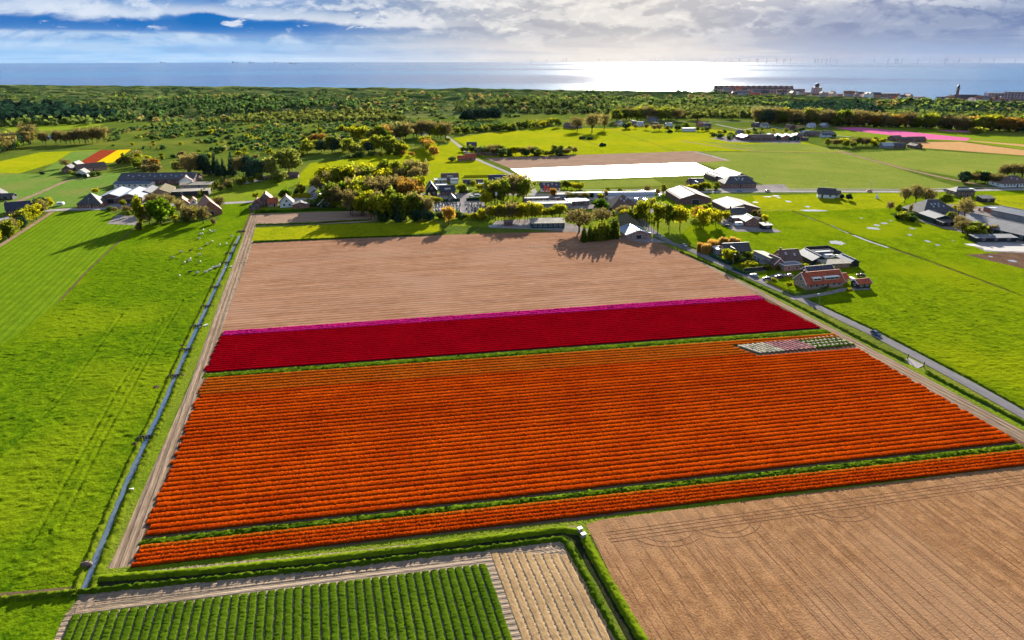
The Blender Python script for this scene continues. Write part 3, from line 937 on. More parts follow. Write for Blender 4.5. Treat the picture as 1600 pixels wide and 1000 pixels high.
# ditch along the country road
RD = [(1060, 393), (1120, 419), (1168, 441), (1220, 466), (1280, 497), (1340, 529), (1414, 566)]
RD2 = [(1446, 583), (1500, 612), (1600, 664), (1720, 732)]
for q in (RD, RD2):
    bank('bank_grass', q, 1.5, 0.55, LEAF['grass'], offset=0.55, jit=0.45)
    strip('ditch_water', q, 0.7, WATER, 8, 0.2, 1.0)
for q in ([(1050, 379), (1084, 388), (1160, 423), (1180, 433)], [(1260, 468), (1372, 520), (1426, 548), (1514, 594), (1604, 645), (1720, 711)]):
    bank('bank_grass', q, 1.1, 0.4, LEAF['grass'], offset=0.9, jit=0.5)
bank('hedge_bank', [(400, 352), (480, 350), (580, 344)], 1.6, 0.8, LEAF['green'], jit=0.3)
bank('bank_grass', [(395, 379), (500, 374), (690, 367)], 1.2, 0.6, LEAF['green'], jit=0.4)
bank('bank_grass', [(1240, 329), (1330, 364), (1440, 402), (1560, 446), (1640, 478)], 0.8, 0.22, LEAF['grass'], offset=-.9, jit=0.5)

# ------------------------------------------------------------------ tulip rows and crop beds
def row_mesh(name, a, b, w, h, mat, step, jz=0.2, jy=0.1, flat=False):
    d = b - a
    L = d.length
    n = max(2, int(L / step))
    t = np.linspace(0, 1, n + 1)
    dx, dy = d.x / L, d.y / L
    nx, ny = -dy, dx
    pr_o = np.array([-0.5, -0.47, -0.3, 0.0, 0.3, 0.47, 0.5])
    pr_z = np.array([0.0, 0.72, 0.97, 1.0, 0.97, 0.72, 0.0])
    k = len(pr_o)
    off = pr_o[None, :] * w + rng.normal(0, jy, (n + 1, k)) * np.array([1, 1, 1, 1, 1, 1, 1])
    wav = 0.12 * (vnoise(a.x + d.x * t, a.y + d.y * t, 5) - 0.5)[:, None]
    z = pr_z[None, :] * h * (1 + rng.normal(0, jz, (n + 1, k)))
    z[:, [0, -1]] = 0.0
    al = rng.uniform(-0.4, 0.4, (n + 1, k)) * step
    px = a.x + d.x * t[:, None] + nx * (off + wav) + dx * al
    py = a.y + d.y * t[:, None] + ny * (off + wav) + dy * al
    V = np.stack([px, py, z + 0.014], -1).reshape(-1, 3)
    idx = np.arange((n + 1) * k).reshape(n + 1, k)
    Fc = np.stack([idx[:-1, :-1], idx[1:, :-1], idx[1:, 1:], idx[:-1, 1:]], -1).reshape(-1, 4)
    return mesh_np(name, V, Fc, mat)


def rows(name, label, group, cat, TL, TR, BL, BR, n, w, h, mat, step, trim=0.8, cut=None, jz=0.2, jy=0.09, mats=None):
    tl, tr, bl, br = (P(*q) for q in (TL, TR, BL, BR))
    for i in range(n):
        f = (i + 0.5) / n
        a, b = tl.lerp(bl, f), tr.lerp(br, f)
        d = (b - a).normalized()
        a = a + d * random.uniform(0, trim)
        b = b - d * random.uniform(0, trim)
        segs = [(a, b)]
        if cut:
            segs = cut(i, a, b)
        for (p, q) in segs:
            m_ = mat if mats is None else mats(i, f)
            tag(link(name, row_mesh(name, p, q, w, h, m_, step, jz, jy)), label, cat, group)


def cut_top(i, a, b):
    # the rows beside the trial plot stop short of it
    if i < 2:
        return [(a, b)]
    if i < 7:
        x0 = P(1148 + 6 * (i - 2), 545).x
        f = (x0 - a.x) / (b.x - a.x)
        return [(a, a.lerp(b, f))]
    return [(a, b)]


rows('tulip_row', 'row of orange tulips in the large orange field behind the green strip', 'orange tulip rows of the large field', 'tulips',
     (318, 592), (1303, 522), (221, 840), (1592, 691), 39, 1.5, 0.36, TULIP_O, 0.19, 1.0, cut_top, jz=0.13, jy=0.06, mats=lambda i, f: TULIP_D if i < 6 else random.choice((TULIP_O, TULIP_O, TULIP_O2, TULIP_O2 if f < .7 else TULIP_O)))
rows('tulip_row', 'row of orange tulips in the narrow front strip nearest the camera', 'orange tulip rows of the front strip', 'tulips',
     (214, 855), (1602, 704), (203, 888), (1660, 721), 5, 1.12, 0.42, TULIP_O, 0.17, 1.0, jz=0.14, jy=0.06, mats=lambda i, f: TULIP_D if i == 0 else random.choice((TULIP_O, TULIP_O2)))
rows('tulip_row', 'row of dark red tulips in the crimson block', 'red tulip rows', 'tulips',
     (344, 526), (1196, 469), (317, 583), (1284, 513), 18, 1.55, 0.34, TULIP_R, 0.34, 1.0, jz=0.10, jy=0.06)
rows('tulip_row', 'row of magenta tulips along the edge of the bare field', 'magenta tulip rows', 'tulips',
     (346, 519), (1184, 462), (344, 526), (1196, 469), 3, 1.6, 0.42, TULIP_P, 0.36, 1.0)
for (ya, yb) in (((317, 584, 1286, 514), (319, 591, 1302, 521)), ((221, 843, 1594, 693), (215, 853, 1602, 702))):
    tl, tr, br, bl = (P(*q) for q in (ya[:2], ya[2:], yb[2:], yb[:2]))
    o = sheet('green_strip', [tl, tr, br, bl], G_VERGE, 5, True)
    mid1, mid2 = tl.lerp(bl, .5), tr.lerp(br, .5)
    wd = (tl - bl).length * 0.8
    g_ = link('strip_grass', row_mesh('strip_grass', mid1, mid2, wd, 0.14, LEAF['turf'], 0.4, 0.6, 0.2))
    tag(g_, kind='stuff')
# trial plot: short diagonal beds, white, pink, then cream in green
ta, tb = P(1150, 541), P(1300, 525)
sa, sb = P(1186, 553), P(1338, 539)
for i in range(22):
    f = (i + 0.5) / 22
    p, q = ta.lerp(tb, f), sa.lerp(sb, f)
    if i < 6:
        mt, lb, gr = TULIP_W, 'short white bed in the left third of the trial plot', 'white trial beds'
    elif i < 13:
        mt, lb, gr = TULIP_L, 'short pale pink bed in the middle of the trial plot', 'pink trial beds'
    else:
        mt, lb, gr = TULIP_W, 'short cream bed between green leaves at the right of the trial plot', 'cream trial beds'
    if i < 13:
        tag(link('flower_bed', row_mesh('flower_bed', p, q, 0.8, 0.4, mt, 0.3, 0.15, 0.05)), lb, 'flower bed', gr)
    else:
        r_ = empty('flower_bed', p)
        tag(r_, lb, 'flower bed', gr)
        k = 4
        for j in range(k):
            a_, b_ = p.lerp(q, j / k + .03) - p, p.lerp(q, (j + .55) / k) - p
            link('blooms', row_mesh('blooms', a_, b_, 0.7, 0.4, mt, 0.3, 0.1, 0.04), r_)
            a2, b2 = p.lerp(q, (j + .58) / k) - p, p.lerp(q, (j + 1) / k) - p
            link('leaves', row_mesh('leaves', a2, b2, 0.8, 0.42, CROP_G, 0.3, 0.2, 0.06), r_)
# beds at lower left: green crop, then bare sandy beds
tl, tr = P(112, 963), P(760, 882)
axd = Vector((math.cos(AX), math.sin(AX), 0))
dl = (P(503, 97.5 + 6) - P(117.5, 958)).normalized()
for i in range(47):
    f = (i + 0.5) / 47
    a = tl.lerp(tr, f)
    b = a - axd * 48
    tag(link('crop_bed', row_mesh('crop_bed', a, b, 1.14, 0.27, CROP_G, 0.16, 0.13, 0.05)), 'leafy green crop bed running down to the lower edge', 'crop bed', 'green crop beds')
t2, t3 = P(764, 862), P(900, 868)
for i in range(10):
    f = (i + 0.5) / 10
    a = t2.lerp(t3, f)
    b = a - axd * 50
    tag(link('soil_bed', row_mesh('soil_bed', a, b, 1.22, 0.06, BED_SOIL, 0.8, 0.08, 0.015)), 'bare sandy bed beside the green crop beds', 'soil bed', 'bare sandy beds')

# wheel marks pressed into the worked field: parallel pairs, a headland lane and turning loops
def track(pts, w=0.12, h=0.028):
    """two raised lips with a dip between"""
    n = len(pts)
    prof_o = [-0.5, -0.22, 0.0, 0.22, 0.5]
    prof_z = [0.0, 1.0, 0.15, 1.0, 0.0]
    V = []
    for i, p in enumerate(pts):
        d = (pts[min(i + 1, n - 1)] - pts[max(i - 1, 0)]).normalized()
        nr = Vector((-d.y, d.x, 0))
        for o_, z_ in zip(prof_o, prof_z):
            q = p + nr * (o_ * w * 2)
            V.append((q.x, q.y, 0.032 + z_ * h * random.uniform(.8, 1.2)))
    idx = np.arange(n * 5).reshape(n, 5)
    Fc = np.stack([idx[:-1, :-1], idx[1:, :-1], idx[1:, 1:], idx[:-1, 1:]], -1).reshape(-1, 4)
    return V, Fc


def wheel_marks(name, lines, mat):
    VV, FF, off = [], [], 0
    for L in lines:
        v, f = track(L)
        VV += v
        FF.append(f + off)
        off += len(v)
    tag(link(name, mesh_np(name, VV, np.concatenate(FF), mat)), kind='structure')


lines = []
top_a, top_b = P(925, 830), P(1640, 732)
ext = (top_b - top_a).normalized()
pos_ = 1.5
while pos_ < 125:
    s = top_a + ext * pos_
    ln = random.choice((80, 80, 80, random.uniform(15, 40)))
    st = random.uniform(1.5, 9)
    for off in (-0.9, 0.9):
        a = s + ext * off - axd * st
        lines.append(smooth_line([a, a - axd * ln], 1.0))
    pos_ += random.choice((1.4, 2.3, 3.4, 4.6, 6.0))
for k in range(4):
    off = -axd * (0.8 + k * 0.9 + random.uniform(-.2, .2))
    lines.append(smooth_line([top_a + off + ext * 2, top_b + off], 1.0))
for c_px in ((1040, 826), (1130, 813), (1310, 790)):
    c = P(*c_px)
    for rr_ in (3.9, 5.4):
        L = []
        for i in range(15):
            a = math.pi * (.08 + .84 * i / 14)
            L.append(c + ext * (math.cos(a) * rr_ * 1.25) - axd * (math.sin(a) * rr_ * 0.85 + 0.3))
        lines.append(L)
wheel_marks('wheel_marks', lines, S_TRACK)
lines = []
for off in (0.25, 0.42, 0.60, 0.78):
    A = [(390, 334), (378, 378), (345, 465), (297, 600), (262, 680), (235, 740), (182, 862), (172, 892)]
    B = [(403, 334), (396, 378), (360, 470), (320, 600), (295, 680), (262, 745), (224, 855), (212, 885)]
    lines.append(smooth_line([P(*a).lerp(P(*b), off) for a, b in zip(A, B)], 1.0))
for off in (0.3, 0.55, 0.8):
    A = [(1052, 386), (1110, 413), (1200, 456), (1290, 501), (1368, 542), (1470, 602), (1600, 673)]
    B = [(1046, 388), (1104, 418), (1192, 464), (1280, 509), (1340, 546), (1460, 618), (1600, 689)]
    lines.append(smooth_line([P(*a).lerp(P(*b), off) for a, b in zip(A, B)], 1.0))
for off in (0.2, 0.4, 0.6, 0.8):
    A = [(100, 962), (132, 930), (300, 910), (560, 879), (760, 858), (865, 846), (890, 860), (925, 925), (990, 1050)]
    B = [(112, 958), (160, 945), (300, 930), (560, 898), (760, 875), (840, 862), (862, 875), (890, 930), (945, 1050)]
    lines.append(smooth_line([P(*a).lerp(P(*b), off) for a, b in zip(A, B)], 1.0))
wheel_marks('wheel_marks', lines, S_SAND)


# ------------------------------------------------------------------ tufted turf: real relief on the near pastures
def turf(name, px_poly, step, amp, mat, seed, furrows=()):
    q = [P(*a) for a in px_poly]
    xs, ys = np.array([a.x for a in q]), np.array([a.y for a in q])
    gx = np.arange(xs.min(), xs.max(), step)
    gy = np.arange(ys.min(), ys.max(), step)
    X, Y = np.meshgrid(gx, gy, indexing='ij')
    X = X + rng.uniform(-.35, .35, X.shape) * step
    Y = Y + rng.uniform(-.35, .35, X.shape) * step
    ins = np.zeros(X.shape, bool)
    dist = np.full(X.shape, 1e9)
    for i in range(len(q)):
        ax, ay, bx, by = xs[i], ys[i], xs[i - 1], ys[i - 1]
        c = ((ay > Y) != (by > Y)) & (X < (bx - ax) * (Y - ay) / (by - ay + 1e-12) + ax)
        ins ^= c
        L2 = (bx - ax) ** 2 + (by - ay) ** 2
        tt = np.clip(((X - ax) * (bx - ax) + (Y - ay) * (by - ay)) / L2, 0, 1)
        dist = np.minimum(dist, np.hypot(X - ax - tt * (bx - ax), Y - ay - tt * (by - ay)))
    n1 = vnoise(X / 1.3, Y / 1.0, seed)
    n2 = fbm(X / 6, Y / 4, 3, seed + 3)
    n3 = vnoise(X / 0.5, Y / 0.5, seed + 9)
    Z = amp * (np.clip(n1 * 1.3 - .35, 0, 1) * (0.35 + n2) + .35 * n3 + rng.uniform(0, .22, X.shape)) * np.clip(dist / 3, 0, 1) + 0.02
    for fl in furrows:
        L = [P(*a) for a in fl]
        for a, b_ in zip(L[:-1], L[1:]):
            L2 = (b_ - a).length_squared
            tt = np.clip(((X - a.x) * (b_.x - a.x) + (Y - a.y) * (b_.y - a.y)) / L2, 0, 1)
            dd = np.hypot(X - a.x - tt * (b_.x - a.x), Y - a.y - tt * (b_.y - a.y))
            Z = np.where(dd < .34, .03, Z + .16 * np.exp(-((dd - .75) / .3) ** 2))
    idx = np.arange(X.size).reshape(X.shape)
    ok = ins[:-1, :-1] & ins[1:, :-1] & ins[1:, 1:] & ins[:-1, 1:]
    Fc = np.stack([idx[:-1, :-1], idx[1:, :-1], idx[1:, 1:], idx[:-1, 1:]], -1)[ok]
    used = np.unique(Fc)
    mp = np.full(X.size, -1)
    mp[used] = np.arange(len(used))
    V = np.stack([X, Y, Z], -1).reshape(-1, 3)[used]
    tag(link(name, mesh_np(name, V, mp[Fc], mat)), kind='stuff')


turf('pasture_turf', [(-150, 880), (-150, 640), (30, 520), (150, 424), (236, 372), (330, 366), (350, 400), (334, 446), (306, 505), (248, 636), (176, 796), (128, 908), (0, 925)], 0.36, 0.26, G_LEFT, 5, [[(190, 492), (140, 562), (80, 640), (-10, 722)], [(255, 500), (186, 606), (120, 722), (50, 850)], [(286, 470), (240, 545), (160, 690), (90, 830)]])
turf('meadow_turf', [(1330, 492), (1390, 470), (1480, 425), (1600, 462), (1800, 560), (1800, 680), (1612, 640), (1520, 592), (1440, 552), (1385, 524)], 0.45, 0.28, G_RIGHT, 15)

# ------------------------------------------------------------------ trees and shrubs
def leaf_quads(C, N, S, el=1.0):
    """quads of size S at C with normals N; el stretches them"""
    n = len(C)
    up = rng.normal(0, 1, (n, 3))
    u = np.cross(N, up)
    u /= np.linalg.norm(u, axis=1, keepdims=True) + 1e-9
    w = np.cross(N, u)
    w /= np.linalg.norm(w, axis=1, keepdims=True) + 1e-9
    s = (S * rng.uniform(0.6, 1.3, n))[:, None] * 0.5
    u = u * s
    w = w * s * el
    j = lambda: rng.uniform(0.75, 1.25, (n, 1))
    V = np.stack([C - u * j() - w * j(), C + u * j() - w * j(), C + u * j() + w * j(), C - u * j() + w * j()], 1).reshape(-1, 3)
    return V, np.arange(4 * n).reshape(n, 4)


def crown(lobes, n, size, mat, hollow=0.55, up=0.25, el=1.0, flat=1.0):
    """leaf clumps through the volume of several lobes (x, y, z, rx, rz)"""
    lb = np.array(lobes, float)
    wgt = lb[:, 3] ** 2 * lb[:, 4]
    ch = rng.choice(len(lb), n, p=wgt / wgt.sum())
    d = rng.normal(0, 1, (n, 3))
    d /= np.linalg.norm(d, axis=1, keepdims=True)
    r = rng.uniform(hollow ** 3, 1.0, n) ** (1 / 3) * (1 + rng.normal(0, 0.07, n))
    L = lb[ch]
    C = L[:, :3] + d * r[:, None] * np.stack([L[:, 3], L[:, 3], L[:, 4]], 1)
    N = d * 0.7 + rng.normal(0, 0.6, (n, 3)) + np.array([0, 0, up])
    N /= np.linalg.norm(N, axis=1, keepdims=True)
    V, Fc = leaf_quads(C, N, size, el)
    return mesh_np('crown', V, Fc, mat)


def trunk_mesh(h, r, spread, nb=7, top=None):
    mb = MB()
    top = top or h * 1.5
    mb.tube((0, 0, -0.2), (0.1, 0.05, h), r, r * 0.7, 7)
    for i in range(nb):
        a = 2 * math.pi * i / nb + random.uniform(-.3, .3)
        z0 = h * random.uniform(0.75, 1.0)
        m1 = (math.cos(a) * spread * 0.4, math.sin(a) * spread * 0.4, z0 + (top - h) * 0.5)
        e1 = (math.cos(a + .3) * spread * 0.8, math.sin(a + .3) * spread * 0.8, z0 + (top - h) * random.uniform(0.8, 1.1))
        mb.tube((0.08, 0.04, z0), m1, r * 0.45, r * 0.3, 5)
        mb.tube(m1, e1, r * 0.3, r * 0.08, 4)
    mb.tube((0.1, 0.05, h), (0.2, -0.1, top), r * 0.6, r * 0.12, 5)
    return mb.mesh('trunk', BARK)


def lobes_round(n, z, R_, rz, rl, seed):
    rr = random.Random(seed)
    out = [(0, 0, z, R_ * 0.68, rz * 0.75)]
    for i in range(n):
        a = 2 * math.pi * i / n + rr.uniform(-.4, .4)
        t = rr.uniform(-0.75, 0.95)
        k = math.sqrt(max(0, 1 - t * t))
        q = rl * rr.uniform(0.75, 1.25)
        e = rr.uniform(.5, .86)
        out.append((math.cos(a) * k * R_ * e, math.sin(a) * k * R_ * e, z + t * rz * (e - .03), q, q * rr.uniform(.75, 1.1)))
    return out


PROTO = {}


def proto(kind):
    """two variants of each kind, 12 m tall; (trunk mesh, crown mesh)"""
    if kind in PROTO:
        return PROTO[kind]
    out = []
    for v in range(2):
        sdv = sum(map(ord, kind)) * 3 + v
        if kind in ('green', 'yellow', 'orange', 'olive', 'pale'):
            nl, ls, hol = dict(green=(2200, .7, .7), yellow=(1000, .75, .35), orange=(900, .75, .35), olive=(900, .8, .35), pale=(1200, .75, .45))[kind]
            lb = lobes_round(13 if v else 16, 6.5, 5.0, 5.5, 2.1 if v else 1.9, sdv)
            out.append((trunk_mesh(3.0, .3, 4, 6, 9), crown(lb, nl, ls, LEAF[kind], hol)))
        elif kind == 'bare':
            lb = lobes_round(15, 6.8, 5.2, 5.2, 2.0, sdv)
            out.append((trunk_mesh(2.6, .3, 5.2, 11, 10.5), crown(lb, 800, .32, LEAF['bare'], .1, 0.0, 4.2)))
        elif kind == 'dark':
            lb = lobes_round(12, 6.4, 4.6, 5.6, 1.9, sdv)
            out.append((trunk_mesh(2.0, .3, 3, 5, 8), crown(lb, 1200, .8, LEAF['dark'], .65)))
        elif kind == 'spruce':
            lb = [(0, 0, 1.2 + i * 1.15, 2.6 * (1 - i / 10) + .15, 0.9) for i in range(10)]
            out.append((trunk_mesh(9.5, .24, .4, 3, 11), crown(lb, 900, .6, LEAF['dark'], .6, -.3)))
        elif kind == 'poplar':
            lb = [(random.uniform(-.3, .3), random.uniform(-.3, .3), 1.8 + i * 1.0, 1.75 * math.sin(math.pi * (i + 1.2) / 11.5) + .2, 1.0) for i in range(10)]
            out.append((trunk_mesh(2.0, .25, 1.0, 6, 10), crown(lb, 1000, .55, LEAF['yellow'], .4)))
        elif kind == 'cypress':
            lb = [(random.uniform(-.2, .2), random.uniform(-.2, .2), 1.0 + i * 1.1, 2.7 * (1 - (i / 10.5) ** 1.6) + .15, 1.1) for i in range(10)]
            out.append((trunk_mesh(1.5, .25, .6, 4, 9), crown(lb, 1300, .6, LEAF['olive'], .6)))
        elif kind in ('bush', 'yellowbush', 'darkbush', 'barebush', 'orangebush'):
            lm = dict(bush='olive', yellowbush='yellow', darkbush='scrub', barebush='bare', orangebush='orange')[kind]
            lb = lobes_round(8, 5.0, 6.2, 6.0, 2.8, sdv)
            out.append((trunk_mesh(1.6, .4, 3.5, 5, 7), crown(lb, 420, 1.45, LEAF[lm], .55)))
        elif kind == 'reed':
            C = np.stack([rng.uniform(-4, 4, 700), rng.uniform(-4, 4, 700), rng.uniform(2, 11, 700)], 1)
            N = rng.normal(0, 1, (700, 3)) * np.array([1, 1, .15])
            N /= np.linalg.norm(N, axis=1, keepdims=True)
            up = np.tile(np.array([[0, 0, 1.0]]), (700, 1))
            u = np.cross(N, up) * 0.35
            w = up * rng.uniform(2.0, 4.5, (700, 1))
            V = np.stack([C - u - w, C + u - w, C + u * .3 + w * .6, C - u * .3 + w * .6], 1).reshape(-1, 3)
            V[:, 2] = np.maximum(V[:, 2], 0)
            out.append((trunk_mesh(2, .2, 3, 6, 6), mesh_np('crown', V, np.arange(2800).reshape(700, 4), LEAF['reed'])))
        elif kind == 'pollard':
            lb = [(0, 0, 8.5, 2.0, 2.6), (.8, .4, 9.5, 1.3, 1.8), (-.7, -.3, 9.8, 1.2, 1.8)]
            out.append((trunk_mesh(7.0, .42, 1.6, 7, 10), crown(lb, 260, .6, LEAF['olive'], .2)))
    PROTO[kind] = out
    return out


TREE_NAME = dict(green='leafy_tree', yellow='spring_tree', orange='orange_tree', olive='olive_green_tree', pale='willow_tree', bare='bare_tree',
                 dark='evergreen_tree', spruce='spruce_tree', poplar='poplar_tree', cypress='conifer_tree', bush='shrub', yellowbush='shrub',
                 darkbush='shrub', barebush='shrub', orangebush='shrub', reed='reed_clump', pollard='pollard_tree')
TREE_ADJ = dict(green='fresh green leafy tree', yellow='yellow green spring tree', orange='orange brown tree', olive='olive green tree',
                pale='pale green willow', bare='bare brown twiggy tree', dark='dark evergreen tree', spruce='dark pointed spruce', poplar='slim yellow green poplar',
                cypress='olive cone shaped conifer', bush='olive green shrub', yellowbush='yellow green shrub', darkbush='dark green shrub',
                barebush='brown twiggy shrub', orangebush='orange shrub', reed='clump of dry orange reeds', pollard='pollarded tree on a tall bare trunk')


def tree_cat(kind):
    return 'shrub' if 'bush' in kind else ('reeds' if kind == 'reed' else 'tree')


def tree_at(kind, p, h, w, label, group=None):
    tm, cm = random.choice(proto(kind))
    o = empty(TREE_NAME[kind], p, random.uniform(0, 6.28))
    k = h / 12.0
    kw = (w / 10.5) if w else k
    if kind in ('poplar',):
        kw = (w / 3.9) if w else k
    if kind in ('spruce', 'cypress'):
        kw = (w / 5.4) if w else k * (.8 if kind == 'cypress' and h < 15 else 1)
    if 'bush' in kind:
        kw = (w / 13.0) if w else k
        k = h / 11.5
    if kind in ('reed',):
        kw = (w / 8.0) if w else k
    o.scale = (kw * random.uniform(.92, 1.08), kw * random.uniform(.92, 1.08), k)
    link('trunk' if 'bush' not in kind and kind != 'reed' else 'stem', tm, o)
    link('crown' if 'bush' not in kind and kind != 'reed' else 'foliage', cm, o)
    tag(o, label, tree_cat(kind), group)
    return o


def tree(kind, px, py, hpx, wpx=None, label=None, group=None):
    p = P(px, py)
    s = mpp(p)
    return tree_at(kind, p, hpx * s * 0.97, wpx * s if wpx else None, label or TREE_ADJ[kind], group)


def belt(place, line, n, hr, kinds, wf=0.9, jy=0.02, tall=None):
    """a row or belt of trees; line = px points, jy = spread in depth as a share of distance"""
    pts = [P(*q) for q in line]
    L = [(b - a).length for a, b in zip(pts[:-1], pts[1:])]
    T = sum(L)
    ks = [k for k, wt in kinds for _ in range(wt)]
    for i in range(n):
        s = T * (i + random.uniform(0.1, 0.9)) / n
        for a, b, l in zip(pts[:-1], pts[1:], L):
            if s <= l:
                break
            s -= l
        p = a.lerp(b, min(s / l, 1))
        p = p + Vector((0, random.uniform(-1, 1) * jy * p.y, 0))
        k = random.choice(ks)
        h = random.uniform(*hr) * mpp(p)
        tree_at(k, p, h, h * wf * random.uniform(.85, 1.2) if k not in ('poplar', 'spruce', 'cypress') else None,
                '%s %s' % (TREE_ADJ[k], place), '%s %s' % (TREE_ADJ[k] + 's', place))


# ---- single trees with a look of their own
tree('green', 252, 350, 43, 41, 'big round bright green tree in front of the left farm')
tree('poplar', 221, 352, 50, 17, 'tall slim yellow green poplar left of the big round green tree')
tree('bare', 234, 351, 28, 24, 'low bare tree at the foot of the tall slim poplar')
tree('barebush', 218, 360, 16, 13, 'small twiggy tree on the field corner below the tall poplar')
tree('yellow', 193, 323, 13, 11, 'small yellow green tree beside the left farm yard')
tree('bare', 262, 326, 26, 28, 'bare tree behind the big round green tree')
tree('bare', 240, 323, 22, 24, 'bare tree in front of the brown hall of the left farm')
tree('bare', 283, 336, 26, 20, 'bare tree right of the big round green tree')
tree('bare', 296, 348, 30, 26, 'brown bare tree before the small house beside the red roofed barn')
tree('yellow', 305, 347, 22, 14, 'small bright yellow tree in front of the red roofed barn')
tree('bare', 318, 349, 30, 27, 'wide bare tree in front of the red roofed barn')
tree('bare', 344, 325, 20, 18, 'thin bare tree right of the red roofed barn')
tree('barebush', 334, 350, 12, 10, 'pinkish shrub at the right corner of the red roofed barn')
tree('bare', 104, 262, 15, 16, 'round bare tree left of the four dark farmhouses')
tree('dark', 66, 274, 7, 9, 'small dark bush at the end of a long shadow')
tree('yellow', 150, 303, 11, 12, 'yellow green tree behind the black pyramid roof')
tree('pale', 452, 274, 46, 46, 'very big pale green willow above the village paddock')
tree('pale', 424, 279, 38, 32, 'pale green willow left of the very big one')
tree('pale', 436, 285, 20, 30, 'low pale willow at the foot of the very big one')
tree('green', 447, 318, 25, 22, 'dark green round tree behind the white gabled house')
tree('yellow', 401, 313, 15, 11, 'small yellow green tree by the village road near the small brick house')
tree('olive', 470, 305, 20, 17, 'olive tree behind the trimmed yellow hedge')
tree('orange', 473, 305, 13, 11, 'small orange tree behind the trimmed yellow hedge')
tree('dark', 463, 305, 10, 9, 'small dark yew behind the trimmed yellow hedge')
tree('yellow', 560, 222, 26, 40, 'wide yellow green tree at the edge of the dunes above the bright paddock')
tree('pale', 582, 223, 24, 26, 'light green round tree in the far grove')
tree('orange', 497, 226, 20, 30, 'orange yellow tree at the left end of the far grove')
tree('orange', 243, 262, 16, 18, 'pale orange tree in the scrub behind the left farm')
tree('bare', 216, 252, 18, 20, 'grey bare tree right of the yellow flower field')
tree('green', 578, 300, 30, 22, 'fresh green round topped tree in the middle of the village grove')
tree('orange', 635, 318, 44, 34, 'broad golden tree at the right end of the village grove')
tree('orange', 650, 312, 36, 26, 'golden tree beside the dark house with the tall roof')
tree('orange', 701, 352, 36, 22, 'rusty brown tree standing in front of the graveyard')
tree('yellow', 752, 346, 26, 13, 'bright yellow green pointed tree right of the graveyard')
tree('orange', 864, 312, 22, 12, 'small golden tree in front of the white house with red banners')
tree('yellow', 835, 291, 8, 9, 'small yellow tree left of the white house with red banners')
tree('green', 938, 330, 20, 28, 'bright green round tree above the teal barn')
tree('bare', 905, 362, 40, 52, 'very wide brown tree right of the teal barn')
tree('bare', 940, 352, 30, 36, 'wide grey bare tree behind the row of conifers')
tree('bare', 972, 340, 22, 26, 'bare tree in front of the dark pyramid roof')
tree('dark', 924, 312, 12, 12, 'small dark tree left of the white tunnel greenhouse')
tree('yellow', 1003, 350, 40, 26, 'yellow green tree nearest the lane in the lit group of five')
tree('yellow', 1028, 357, 44, 30, 'tall yellow green tree second in the lit group of five')
tree('olive', 1045, 357, 42, 26, 'olive tree with a bare trunk third in the lit group of five')
tree('yellow', 1062, 358, 44, 28, 'full yellow green tree with a long shadow fourth in the lit group of five')
tree('orange', 1092, 349, 30, 22, 'golden brown tree in front of the arched barn')
tree('yellow', 1099, 357, 34, 24, 'yellow green tree right of the arched barn')
tree('yellow', 1118, 353, 28, 22, 'yellow green tree left of the brick house with the pale roof')
tree('darkbush', 1150, 330, 13, 24, 'dark green shrub over the dark cottage roof')
tree('yellow', 1194, 350, 16, 11, 'golden shrub behind the small dark hut')
tree('barebush', 1180, 337, 12, 14, 'reddish twiggy shrub between barn and brick house')
tree('yellow', 1138, 411, 27, 26, 'yellow green tree beside the road in front of the dark house')
tree('dark', 1150, 412, 22, 13, 'dark tree in front of the dark house by the road')
tree('bush', 1167, 404, 12, 18, 'round olive shrub right of the dark house')
tree('yellowbush', 1176, 402, 10, 14, 'yellow green shrub right of the dark house')
tree('yellowbush', 1160, 417, 7, 12, 'rounded yellow shrub on the small lawn by the road')
tree('yellow', 1176, 419, 10, 15, 'rounded yellow tree on the small lawn by the road')
tree('olive', 1197, 420, 9, 13, 'low olive shrub before the brick gable')
tree('yellow', 1257, 422, 13, 12, 'yellow tree in front of the blue roofed barn')
tree('yellow', 1281, 424, 12, 16, 'round yellow tree behind the long red roof')
tree('olive', 1295, 425, 12, 18, 'olive tree behind the right end of the long red roof')
tree('yellow', 1232, 450, 11, 14, 'golden shrub at the left gable of the long red roofed house')
tree('yellowbush', 1209, 438, 4, 11, 'clipped yellow shrub beside the parked dark car')
tree('yellow', 1326, 457, 8, 10, 'small round topped tree on the paved drive')
tree('bush', 1310, 447, 9, 10, 'brown olive shrub beside the red roofed annex')
tree('darkbush', 1286, 450, 6, 18, 'low shrub along the front of the long red roofed house')
tree('bush', 1352, 448, 6, 7, 'small shrub beside the black shed')
tree('bare', 1413, 317, 26, 20, 'pinkish bare tree at the left end of the farm drive')
tree('bare', 1430, 318, 32, 26, 'pinkish bare tree in the middle of the farm drive')
tree('bare', 1447, 322, 32, 30, 'reddish bare tree at the right end of the farm drive')
tree('bare', 1390, 330, 17, 15, 'small bare tree at the left edge of the right farm garden')
tree('olive', 1403, 334, 16, 12, 'olive tree in the right farm garden')
tree('bare', 1421, 336, 20, 7, 'thin bare trunk left of the big black pyramid roof')
tree('darkbush', 1424, 340, 12, 14, 'dark green shrub at the corner of the big black pyramid roof')
tree('olive', 1477, 320, 18, 26, 'olive tree between the black pyramid roof and the brick house')
tree('bare', 1506, 342, 36, 28, 'tall bare tree in front of the brick house on the right')
tree('bare', 1503, 364, 22, 30, 'bare tree at the left end of the long white hall')
tree('bush', 1520, 368, 20, 36, 'broad brown shrub in front of the long white hall')
tree('barebush', 1545, 364, 16, 26, 'twiggy shrub along the long white hall')
tree('dark', 1326, 313, 12, 13, 'dark round tree right of the small white house in the meadow')
tree('dark', 1315, 311, 9, 9, 'smaller dark tree behind the small white house in the meadow')
